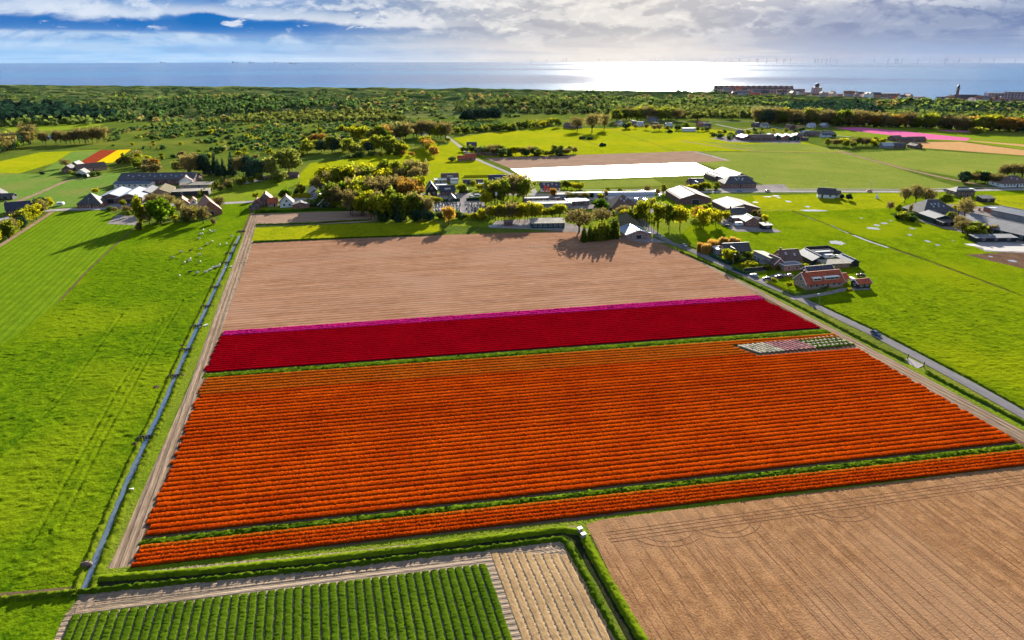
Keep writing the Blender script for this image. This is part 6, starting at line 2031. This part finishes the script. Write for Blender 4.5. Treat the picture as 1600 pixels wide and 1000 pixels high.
# ------------------------------------------------------------------ vehicles
def car(label, px, py, head, paint='carblue', kind='car', group=None):
    p = P(px, py)
    p.z = 0.062
    root = empty(dict(car='car', van='van', caravan='caravan').get(kind, 'car'), p, R(head))
    tag(root, label, kind, group)
    root.scale = (.76, .76, .76)
    if kind == 'car':
        L, W_, prof_lo, roofz = 4.3, 1.78, 0.85, 1.48
        side = [(-2.15, .32), (2.15, .32), (2.15, .72), (1.95, .86), (1.15, .95), (-1.9, .98), (-2.12, .85)]
        cab = [(1.1, .94), (.45, 1.42), (-1.25, 1.46), (-1.95, .97)]
    elif kind == 'van':
        L, W_ = 5.2, 2.0
        side = [(-2.6, .35), (2.6, .35), (2.6, .95), (2.45, 1.15), (-2.55, 1.2)]
        cab = [(2.0, 1.14), (1.4, 2.25), (-2.4, 2.3), (-2.56, 1.19)]
    else:
        L, W_ = 5.6, 2.2
        side = [(-2.6, .5), (2.5, .5), (2.75, 1.3), (2.3, 2.45), (-2.5, 2.45), (-2.7, 1.2)]
        cab = None
    b = MB()
    l_ = [(x, -W_ / 2, z) for x, z in side]
    r_ = [(x, W_ / 2, z) for x, z in side]
    b.hull(l_, r_)
    if cab:
        b.hull([(cab[1][0] - .02, -W_ * .39, cab[1][1]), (cab[2][0] + .02, -W_ * .39, cab[2][1]), (cab[2][0] + .02, W_ * .39, cab[2][1]), (cab[1][0] - .02, W_ * .39, cab[1][1])],
               [(cab[1][0] - .15, -W_ * .36, cab[1][1] + .05), (cab[2][0] + .15, -W_ * .36, cab[2][1] + .05), (cab[2][0] + .15, W_ * .36, cab[2][1] + .05), (cab[1][0] - .15, W_ * .36, cab[1][1] + .05)])
    b.build('body', M[paint], root)
    if cab:
        g = MB()
        lo = [(cab[0][0], -W_ * .46, cab[0][1]), (cab[3][0], -W_ * .46, cab[3][1]), (cab[3][0], W_ * .46, cab[3][1]), (cab[0][0], W_ * .46, cab[0][1])]
        hi = [(cab[1][0], -W_ * .4, cab[1][1]), (cab[2][0], -W_ * .4, cab[2][1]), (cab[2][0], W_ * .4, cab[2][1]), (cab[1][0], W_ * .4, cab[1][1])]
        g.hull(lo, hi)
        g.build('windows', M['glass'], root)
    else:
        g = MB()
        g.box(-.9, .9, -W_ / 2 - .02, -W_ / 2 + .02, 1.4, 2.0)
        g.box(-.9, .9, W_ / 2 - .02, W_ / 2 + .02, 1.4, 2.0)
        g.build('windows', M['glass'], root)
    wx = (1.35, -1.3) if kind != 'caravan' else (0.1,)
    for x in wx:
        for s in (-1, 1):
            w_ = MB()
            w_.tube((0, -.11, 0), (0, .11, 0), .33, .33, 12)
            wo = w_.build('wheel', M['tyre'], root, (x, s * (W_ / 2 - .08), .33))
            h_ = MB()
            h_.tube((0, s * .10, 0), (0, s * .125, 0), .19, .19, 8)
            h_.build('rim', M['metal'], wo)
    if kind != 'caravan':
        for s in (-1, 1):
            h_ = MB()
            h_.box(L / 2 - .06, L / 2 + .02, s * W_ * .36 - .16, s * W_ * .36 + .16, .62, .78)
            h_.build('headlight', M['frame'], root)


HD = 106.6
car('dark blue car driving alone on the country road', 1368, 523, HD + 180, 'carblue')
car('silver blue car parked on the drive of the brick gable house', 1178, 432, 130, 'carsilver')
car('dark car parked at the roadside beside the clipped yellow shrub', 1198, 437, 160, 'cardark')
car('dark car on the lawn behind the clipped yellow shrub', 1217, 434, 170, 'cardark')
car('dark car at the left end of the long red roofed house', 1232, 432, 170, 'carsilver')
car('red car behind the right end of the long red roofed house', 1315, 434, 140, 'carred')
car('small dark trailer car standing on the meadow', 1345, 432, 150, 'cardark')
car('white car under the hedge by the wide dark roof', 1117, 395, 120, 'carwhite')
car('white car parked in the black fenced yard', 1307, 402, 150, 'carwhite')
car('blue car in the back of the black fenced yard', 1272, 396, 150, 'carsilver')
car('white caravan in the middle of the black fenced yard', 1294, 404, 10, 'carwhite', 'caravan')
car('silver car driving down the country road near the blue barn', 1069, 385, HD + 180, 'carsilver')
car('bright blue car in front of the hipped farmhouse', 1155, 299.3, 0, 'carcyan')
car('dark blue car on the village road right of the hipped farmhouse', 1199, 299.3, 2, 'cardark')
car('purple dark car on the village road above the wet meadow', 1358, 299.6, 2, 'carred')
car('dark car on the village road near the mansard house', 1478, 298.3, 3, 'carblue')
car('white van parked before the left farm halls', 173, 315.5, 60, 'carwhite', 'van')
car('long white caravan beside the road left of the black pyramid roof', 95, 321, 4, 'carwhite', 'caravan')
car('white car at the graveyard wall, left of two', 737, 308.5, 8, 'carwhite')
car('white van at the graveyard wall, right of two', 746, 308, 8, 'carwhite', 'van')
car('blue car at the left of the graveyard parking', 716, 309.5, 60, 'carsilver')
car('dark car at the field lane end beside the white house', 820, 288, 160, 'cardark')
car('blue grey car at the field lane end nearest the village road', 826, 292, 160, 'carsilver')
car('white caravan in front of the brick house with the pale panelled roof', 1154, 353, 8, 'carwhite', 'caravan')
car('dark van left of the white caravan by the brick house', 1136, 354, 100, 'cardark')
car('silver car left of the great black pyramid farmhouse yard', 1488, 337, 150, 'carsilver')
car('white van in the right farm yard', 1515, 333, 150, 'carwhite', 'van')
car('dark car in the right farm yard behind the bare tree', 1497, 341, 150, 'cardark')
for i, (x, y) in enumerate([(1086, 302), (1091, 305), (1096, 308)]):
    car(('white lorry van, rearmost of three beside the great barn', 'white van, middle one of three beside the great barn', 'white van, front one of three beside the great barn')[i], x, y, 120, 'carwhite', 'van', 'white vans beside the great barn')
for i, (x, y) in enumerate([(1004, 303), (1012, 305), (1023, 303), (995, 314), (1030, 308), (1008, 316)]):
    car(('white caravan at the back left of the business yard', 'white caravan beside dark boxes in the business yard', 'white caravan near the great barn corner', 'white caravan right of the brown pyramid roof', 'white caravan touching the great barn wall', 'white caravan above the lit lane trees')[i], x, y, 20 * i, 'carwhite', 'caravan')

# ------------------------------------------------------------------ sheep
def ellipsoid(mb, c, r, mi=0, nu=8, nv=5):
    rings = []
    for j in range(1, nv):
        t = math.pi * j / nv
        rings.append([(c[0] + r[0] * math.cos(t), c[1] + r[1] * math.sin(t) * math.cos(2 * math.pi * i / nu), c[2] + r[2] * math.sin(t) * math.sin(2 * math.pi * i / nu)) for i in range(nu)])
    vs = [(c[0] + r[0], c[1], c[2])] + [v for q in rings for v in q] + [(c[0] - r[0], c[1], c[2])]
    fs = [(0, 1 + i, 1 + (i + 1) % nu) for i in range(nu)]
    for j in range(nv - 2):
        a = 1 + j * nu
        fs += [(a + i, a + nu + i, a + nu + (i + 1) % nu, a + (i + 1) % nu) for i in range(nu)]
    e = len(vs) - 1
    a = 1 + (nv - 2) * nu
    fs += [(e, a + (i + 1) % nu, a + i) for i in range(nu)]
    mb.add(vs, fs, mi)


def sheep_mesh(wool, pose):
    mb = MB()
    ellipsoid(mb, (0, 0, .72), (.68, .36, .36))
    if pose:      # grazing, head down
        mb.tube((.5, 0, .8), (.82, 0, .42), .2, .14, 7)
        ellipsoid(mb, (.93, 0, .26), (.2, .11, .12), 1)
    else:
        mb.tube((.5, 0, .85), (.78, 0, 1.08), .2, .14, 7)
        ellipsoid(mb, (.93, 0, 1.12), (.2, .11, .12), 1)
    for x in (-.42, .4):
        for s in (-1, 1):
            mb.tube((x, s * .2, .6), (x + .02, s * .2, .3), .1, .06, 6)
            mb.tube((x + .02, s * .2, .31), (x, s * .2, 0), .055, .045, 6, 1)
    mb.tube((-.62, 0, .85), (-.74, 0, .6), .07, .04, 6)
    return mb.mesh('sheep', [M[wool], M['wooldark']])


SHM = {k: sheep_mesh(*k) for k in (('wool', 0), ('wool', 1), ('wooldark', 1))}
SH = [(318, 361), (328, 362), (331, 364), (336, 362), (313, 367), (317, 367), (311, 374), (332, 379), (324, 383), (344, 384), (354, 383), (314, 391), (284, 395), (271, 404), (312, 400),
      (298, 406), (296, 409), (289, 412), (313, 411), (344, 416), (337, 419), (333, 420), (330, 423), (327, 424), (309, 428), (281, 433), (298, 393), (297, 427), (362, 371), (341, 418), (322, 427)]
for i, (x, y) in enumerate(SH):
    dark = i in (26, 27)
    o = link('sheep', SHM[('wooldark', 1) if dark else ('wool', random.randint(0, 1))], None, P(x, y), (0, 0, random.uniform(0, 6.28)))
    o.scale = (1.0,) * 3
    if dark:
        tag(o, 'dark sheep grazing among the white ones, %s' % ('left of two white ones' if i == 26 else 'front one near the ditch'), 'sheep', 'sheep on the left pasture')
    else:
        tag(o, 'white woolly sheep on the left pasture below the red roofed barn', 'sheep', 'sheep on the left pasture')

# ------------------------------------------------------------------ small things on the land
def weir(px, py, label):
    p = P(px, py)
    root = empty('weir', p, R(15.7))
    tag(root, label, 'weir', 'timber weirs across the ditch')
    mb = MB()
    for i in range(5):
        mb.box(-1.5 + i * .6, -.96 + i * .6, -.07, .07, -.2, .42 + .1 * (i % 2))
    mb.build('board_wall', M['black'], root)
    for s in (-1, 1):
        q = MB()
        q.tube((s * 1.1, -.16, -.2), (s * 1.1, -.16, .95), .09, .08, 6)
        q.build('post', M['black'], root)
    q = MB()
    q.box(-1.6, 1.6, -.22, -.09, .6, .72)
    q.build('rail', M['black'], root)
    q = MB()
    for s in (-1, 1):
        ellipsoid(q, (s * 1.5, .2, .05), (.7, .7, .4))
    q.build('earth_shoulder', S_DARK, root)


WN = ['top one in the row, near the bare plot', 'second from the village end', 'third from the village end', 'beside a white board, fourth from the village end', 'level with the lowest sheep', 'level with the middle of the bare field', 'level with the magenta tulips', 'level with the red tulips', 'level with the top of the orange tulips', 'nearest one, beside a mud heap']
for (x, y), w_ in zip([(377, 362), (367, 383), (360, 396), (354, 411), (337.5, 449), (324, 479), (309, 510), (292, 547), (274, 588), (229, 684)], WN):
    weir(x, y, 'black timber weir in the left ditch, ' + w_)
for i, (x, y) in enumerate([(245, 605), (214, 693), (291, 533), (286, 540), (337, 436)]):
    mb = MB()
    for k in range(5):
        ellipsoid(mb, (random.uniform(-.5, .5), random.uniform(-.4, .4), .02), (random.uniform(.4, .7), random.uniform(.3, .6), random.uniform(.15, .35)))
    tag(mb.build('mud_heap', S_DARK, None, P(x, y)), ('heap of dredged mud on the left bank level with the tulip top', 'heap of mud beside the nearest weir', 'upper of a pair of mud heaps left of the ditch', 'lower of a pair of mud heaps left of the ditch', 'small mud heap beside the lowest sheep')[i], 'mud heap')
for i, (x, y, a) in enumerate([(358, 418, 60), (318.5, 510, 60)]):
    mb = MB()
    mb.box(-1.6, 1.6, -.25, .25, .03, .3)
    mb.box(-1.5, 1.5, -.2, .2, .303, .36)
    tag(mb.build('white_board', M['white'], None, P(x, y), (0, 0, R(a))), ('white plank lying on the ditch verge near the sheep', 'white plank lying on the ditch verge by the magenta tulips')[i], 'plank')
mb = MB()
mb.box(-.36, .36, -.25, .25, 0, .4)
mb.box(-.4, .4, -.29, .29, .403, .46)
tag(mb.build('white_box', M['white'], None, P(206, 767), (0, 0, .4)), 'small white box on the ditch verge beside the dirt track', 'box')
for i, (x, y) in enumerate([(906, 830), (911.5, 839)]):
    r_ = empty('pump_box', P(x, y, .52), .5)
    tag(r_, ('white pump box at the corner of the ditch, upper of two', 'white pump box at the corner of the ditch, lower of two')[i], 'pump box')
    mb = MB()
    mb.box(-.36, .36, -.28, .28, 0, .7)
    mb.build('case', M['concrete'], r_)
    mb = MB()
    mb.box(-.45, .45, -.36, .36, .703, .78)
    mb.build('lid', M['white'], r_)
mb = MB()
ellipsoid(mb, (0, 0, .3), (1.0, .7, .5))
for k in range(6):
    mb.tube((random.uniform(-.6, .6), random.uniform(-.4, .4), .3), (random.uniform(-1, 1), random.uniform(-.6, .6), 1.2), .05, .02, 4)
tag(mb.build('brush_heap', M['rbrown'], None, P(136, 884)), 'reddish heap of cut brush where the ditch meets the front bank', 'brush heap')
for i, (x, y) in enumerate([(1418, 561), (1443, 573)]):
    mb = MB()
    mb.tube((0, 0, -.1), (0, 0, 1.5), .14, .12, 8)
    mb.tube((0, 0, 1.5), (0, 0, 1.6), .16, .05, 8)
    tag(mb.build('gate_post', M['black'], None, P(x, y)), ('dark gate post left of the concrete field entrance', 'dark gate post right of the concrete field entrance')[i], 'post')


def lamp(px, py, h, label):
    r_ = empty('street_lamp', P(px, py), random.uniform(0, 6))
    tag(r_, label, 'street lamp')
    mb = MB()
    mb.tube((0, 0, 0), (0, 0, h), .09, .06, 8)
    mb.build('pole', M['metal'], r_)
    mb = MB()
    mb.tube((0, 0, h - .05), (.9, 0, h + .12), .05, .05, 6)
    mb.build('arm', M['metal'], r_)
    mb = MB()
    mb.hull([(.7, -.16, h + .02), (1.4, -.12, h + .1), (1.4, .12, h + .1), (.7, .16, h + .02)], [(.75, -.12, h + .2), (1.35, -.08, h + .22), (1.35, .08, h + .22), (.75, .12, h + .2)])
    mb.build('lamp_head', M['white'], r_)


lamp(1279, 477, 4.2, 'street lamp on the meadow below the long red roofed house')
lamp(1145, 414, 4.6, 'street lamp beside the dark tree on the country road')
lamp(141, 327, 6.0, 'street lamp in front of the black pyramid farmhouse')
lamp(150, 323, 4.5, 'street lamp right of the black pyramid farmhouse door')
lamp(1285, 296, 5.5, 'street lamp on the village road behind the white meadow house')
lamp(1361, 296, 5.0, 'street lamp on the village road above the purple dark car')
lamp(840, 300, 5.0, 'street lamp at the end of the field lane')
# tall mast in the trees
r_ = empty('mast', P(775.5, 326))
tag(r_, 'tall pole with a white head among the trees right of the graveyard', 'mast')
mb = MB()
mb.tube((0, 0, 0), (0, 0, 7.5), .16, .1, 8)
mb.build('pole', M['metal'], r_)
mb = MB()
mb.tube((0, 0, 7.5), (0, 0, 9.2), .5, .5, 10)
mb.build('antenna_drum', M['white'], r_)
# red banners
for i, (x, lb) in enumerate([(850, 'left one of two tall red banners before the white house'), (855, 'right one of two tall red banners before the white house')]):
    r_ = empty('banner', P(x, 305), 0)
    tag(r_, lb, 'banner')
    mb = MB()
    mb.tube((0, 0, 0), (0, 0, 6.2), .07, .05, 6)
    mb.build('pole', M['metal'], r_)
    mb = MB()
    mb.hull([(.08, -.02, 2.2), (1.2, .06, 2.3), (1.2, .1, 2.3), (.08, .02, 2.2)], [(.08, -.02, 6.0), (1.15, -.08, 5.9), (1.15, -.04, 5.9), (.08, .02, 6.0)])
    mb.build('cloth', M['redflag'], r_)
# small sailing board sign on the meadow
r_ = empty('white_sign', P(1370, 310))
tag(r_, 'white pointed sign standing on the meadow below the purple dark car', 'sign')
mb = MB()
mb.hull([(-.9, -.5, 0), (.9, -.5, 0), (.9, .5, 0), (-.9, .5, 0)], [(-.1, -.05, 3.4), (.1, -.05, 3.4), (.1, .05, 3.4), (-.1, .05, 3.4)])
mb.build('panel', M['white'], r_)
# graveyard stones
GS = []
for k in range(2):
    mb = MB()
    mb.box(-.45, .45, -.12, .12, 0, .95)
    mb.hull([(-.45, -.12, .953), (.45, -.12, .953), (.45, .12, .953), (-.45, .12, .953)], [(-.25, -.12, 1.15), (.25, -.12, 1.15), (.25, .12, 1.15), (-.25, .12, 1.15)])
    mb.box(-.5, .5, .13, 2.0, 0, .22)
    GS.append(mb.mesh('gravestone', M['stone'] if k == 0 else M['stoned']))
g_n = 0
for j in range(9):
    for i in range(20):
        x = 664 + i * 4.6 + random.uniform(-1, 1)
        y = 318.5 + j * 1.55 + random.uniform(-.3, .3)
        if 720 < x < 728 or random.random() < .15 or (x < 680 and y < 322):
            continue
        k = random.random() < .4
        tag(link('gravestone', GS[int(k)], None, P(x, y), (0, 0, random.uniform(-.1, .1))), 'dark gravestone in the village graveyard' if k else 'grey gravestone in the village graveyard', 'gravestone', 'dark gravestones' if k else 'grey gravestones')
sheet('graveyard_gravel', [(662, 317), (756, 316), (758, 334), (664, 334)], S_YARD, 7)


def hedge(label, pts, w, h, leaf, name='hedge'):
    o = bank(name, pts, w, h, LEAF[leaf], jit=.16, step=.5, kind=None, profile=[0, .9, 1, .9, 0])
    if 'kind' in o:
        del o['kind']
    tag(o, label, 'hedge')
    return o


hedge('dark clipped hedge along the top of the graveyard', [(660, 315.5), (690, 315.5), (719, 315)], 1.4, 1.7, 'dark')
hedge('dark clipped hedge right of the graveyard entrance', [(729, 314), (757, 313)], 1.4, 1.7, 'dark')
hedge('bright trimmed yellow hedge behind the white gable house', [(458, 309), (486, 309)], 2.6, 2.6, 'yellow')
hedge('dark hedge along the road by the house with the reeds', [(1110, 400), (1130, 410), (1142, 414)], 1.0, 1.3, 'dark')
hedge('dark hedge along the garden of the long red roofed house', [(1222, 455), (1240, 462), (1290, 455)], .9, 1.0, 'scrub')
hedge('low yellow hedge at the roadside before the long red roofed house', [(1198, 441), (1220, 451), (1236, 458)], .8, .8, 'yellow')
hedge('green hedge along the bottom of the village row gardens', [(398, 333), (440, 332), (500, 329), (590, 330)], 1.4, 1.6, 'green')
hedge('dark hedge below the lawn of the grey annex', [(1144, 421), (1165, 429), (1178, 424), (1200, 419)], .8, 1.0, 'dark')
hedge('row of low clipped bushes above the village lawn', [(724, 277), (770, 276), (788, 274)], 1.4, 1.4, 'olive')
hedge('hedge along the dark yard by the business halls', [(795, 329), (850, 331), (930, 331)], 1.3, 1.6, 'scrub')


def plank_fence(label, pts, h, mat='black', bw=0.22):
    """boards one by one as parts, on posts"""
    L = smooth_line([P(*q) for q in pts], 1.6)
    root = empty('wooden_fence', L[0])
    tag(root, label, 'fence')
    bm_ = MB()
    bm_.box(-.78, .78, -.03, .03, .05, h)
    board = bm_.mesh('panel', M[mat])
    pm = MB()
    pm.box(-.06, .06, -.06, .06, 0, h + .12)
    post = pm.mesh('post', M[mat])
    for a, b in zip(L[:-1], L[1:]):
        d = b - a
        o = link('panel', board, root, (a + b) / 2 - L[0], (0, 0, math.atan2(d.y, d.x)))
        o.scale = (d.length / 1.6, 1, 1)
        link('post', post, root, a - L[0], (0, 0, math.atan2(d.y, d.x)))


plank_fence('black board fence round the yard of the blue roofed barn', [(1250, 401), (1258, 393), (1293, 391), (1310, 399), (1338, 417)], 2.2)
plank_fence('black fence along the road before the brick gable house', [(1163, 425), (1188, 423), (1208, 419)], 1.6)


def rail_fence(label, pts, n):
    L = smooth_line([P(*q) for q in pts], 2.5)
    root = empty('rail_fence', L[0])
    tag(root, label, 'fence')
    pm = MB()
    pm.tube((0, 0, 0), (0, 0, 1.3), .08, .07, 6)
    post = pm.mesh('post', M['tan'])
    rm_ = MB()
    rm_.box(-.5, .5, -.03, .03, .9, 1.0)
    rail = rm_.mesh('rail', M['tan'])
    for a, b in zip(L[:-1], L[1:]):
        d = b - a
        link('post', post, root, a - L[0])
        o = link('rail', rail, root, (a + b) / 2 - L[0], (0, 0, math.atan2(d.y, d.x)))
        o.scale = (d.length, 1, 1)


rail_fence('wooden rail fence across the wet meadow', [(1190, 331), (1215, 331), (1240, 330.5)], 20)
rail_fence('wooden rail fence around the right horse paddock', [(1545, 313), (1575, 318), (1620, 325)], 20)
# bales, boxes, sheets lying about the yards
for i, (x, y, w_, h_, mt, nm, lb) in enumerate([
        (770, 354, 4.5, .4, 'rwhite', 'white_sheet', 'white sheet lying on the dark yard left of the teal barn'),
        (1547, 326, 2.4, 1.5, 'black', 'silage_bale', 'dark wrapped bale beside the black stable'),
        (1530, 329, 2.0, 1.4, 'carred', 'red_trailer', 'small red trailer near the black stable'),
        (1316, 442, 2.4, 1.2, 'carsilver', 'cargo_trailer', 'small grey trailer right of the red car'),
        (1331, 436, 3.2, .5, 'white', 'white_boat', 'white tarpaulin covered boat on the gravel behind the black shed'),
        (1262, 397, 3.0, 1.4, 'rbluegrey', 'crate_stack', 'stack of bluish crates in the back corner of the fenced yard'),
        (1000, 310, 4.0, 1.6, 'cardark', 'container', 'dark container in the business yard'),
        (1016, 309, 4.0, 1.6, 'brickd', 'container', 'brown container in the business yard')]):
    mb = MB()
    mb.hull([(-w_ / 2, -w_ / 4, .05), (w_ / 2, -w_ / 4, .05), (w_ / 2, w_ / 4, .05), (-w_ / 2, w_ / 4, .05)],
            [(-w_ / 2.15, -w_ / 4.5, h_), (w_ / 2.15, -w_ / 4.5, h_), (w_ / 2.15, w_ / 4.5, h_), (-w_ / 2.15, w_ / 4.5, h_)])
    mb.box(-w_ / 2.4, w_ / 2.4, -w_ / 5.5, w_ / 5.5, h_ + .003, h_ + .1)
    tag(mb.build(nm, M[mt], None, P(x, y), (0, 0, R(15 + 20 * i))), lb, nm.split('_')[-1])
# dark brush piles on the far golden meadow
for i, (x, y) in enumerate([(908, 217), (920, 218), (940, 228), (1046, 207), (1130, 207), (1115, 212), (1185, 210)]):
    p = P(x, y)
    scrub_mass('brush_pile', [(p.x, p.y, 0), (p.x + 2.5, p.y + 1, 0)], [3.2, 2.6], LEAF['dark'], 22)
    o = col.objects[-1]
    if 'kind' in o:
        del o['kind']
    tag(o, ('dark bush on the golden meadow, left end of the dark line', 'small dark bush beside the line on the golden meadow', 'dark bush at the lower end of the dark line', 'dark bush right of the long field boundary', 'dark bush above the far halls', 'dark bush left of the far halls', 'dark bush behind the wide dark barn')[i], 'shrub')

# ------------------------------------------------------------------ wind turbines and ships out at sea
def sea_z(p):
    return -1.2 - (p.x ** 2 + p.y ** 2) / (2 * 7.4e6)


tm = MB()
tm.tube((0, 0, -3), (0, 0, 78), 2.6, 1.7, 8)
tm.box(-3, 3, -2, 6, 76, 81)
tb_mesh = []
for v in range(3):
    mb = MB()
    mb.v, mb.f, mb.mi = list(tm.v), list(tm.f), list(tm.mi)
    for k in range(3):
        a = 2 * math.pi * k / 3 + v * .7
        mb.tube((0, -4, 79), (math.sin(a) * 46, -4, 79 + math.cos(a) * 46), 1.7, .5, 5)
    tb_mesh.append(mb.mesh('wind_turbine', M['turb']))
TX = [830, 855, 880, 885, 936, 950, 965, 985, 1026, 1041, 1059, 1080, 1101, 1118, 1133, 1142, 1155, 1170, 1182, 1184, 1198, 1213, 1224, 1227, 1235, 1273, 1278, 1284, 1291, 1297, 1307, 1366, 1388, 1399, 1402, 1409, 1434, 1453, 1476, 1479, 1498, 1531, 1553, 1586]
for i, x in enumerate(TX):
    dist = random.choice((11500, 12500, 13500)) if i % 4 else 10500
    a = math.atan2(x - 800, F * CP + (500 - 97) * SP)
    p = Vector((math.sin(a) * dist, math.cos(a) * dist, 0))
    p.z = sea_z(p)
    o = link('wind_turbine', tb_mesh[i % 3], None, p, (0, 0, -a + .3))
    o.scale = (.72, .72, .72)
    tag(o, 'slim grey wind turbine standing on the sea horizon', 'wind turbine', 'wind turbines on the sea horizon')


def ship(px, dist, L, label):
    a = math.atan2(px - 800, F * CP + (500 - 97) * SP)
    p = Vector((math.sin(a) * dist, math.cos(a) * dist, 0))
    p.z = sea_z(p)
    r_ = empty('ship', p, -a)
    tag(r_, label, 'ship')
    mb = MB()
    w_ = L * .14
    mb.hull([(-L / 2, -w_ / 2, -2), (L * .42, -w_ / 2, -2), (L * .48, 0, -2), (L * .42, w_ / 2, -2), (-L / 2, w_ / 2, -2)],
            [(-L / 2, -w_ / 2, L * .06), (L * .44, -w_ / 2, L * .06), (L * .53, 0, L * .08), (L * .44, w_ / 2, L * .06), (-L / 2, w_ / 2, L * .06)])
    mb.build('hull', M['turb'], r_)
    mb = MB()
    mb.box(-L * .45, -L * .3, -w_ * .4, w_ * .4, L * .062, L * .18)
    mb.build('bridge', M['turb'], r_)
    mb = MB()
    mb.tube((L * .1, 0, L * .06), (L * .1, 0, L * .2), 1.2, .8, 6)
    mb.build('mast', M['turb'], r_)


ship(255, 13300, 95, 'small ship on the horizon at the far left')
ship(368, 13000, 110, 'ship on the horizon, left of a close pair')
ship(393, 13000, 98, 'ship on the horizon, right of a close pair')
ship(432, 12800, 78, 'small ship with a tall mast on the horizon')
ship(458, 10500, 100, 'ship a little nearer than the horizon line')
ship(551, 8000, 30, 'tiny pale boat out on the sea')

# ------------------------------------------------------------------ air: thin even sea haze round the whole scene
hz_ = MB()
hz_.box(-14600, 14600, -4300, 14600, -40, 125)
hm = bpy.data.materials.new('sea_air')
hm.use_nodes = True
t = NT(hm.node_tree)
pv = t.n('ShaderNodeVolumePrincipled')
pv.inputs['Color'].default_value = (0.90, 0.94, 1.0, 1)
pv.inputs['Density'].default_value = 0.000002
pv.inputs['Anisotropy'].default_value = 0.3
ot = t.n('ShaderNodeOutputMaterial')
t.l(pv.outputs[0], ot.inputs[1])
tag(hz_.build('haze', hm), kind='stuff')
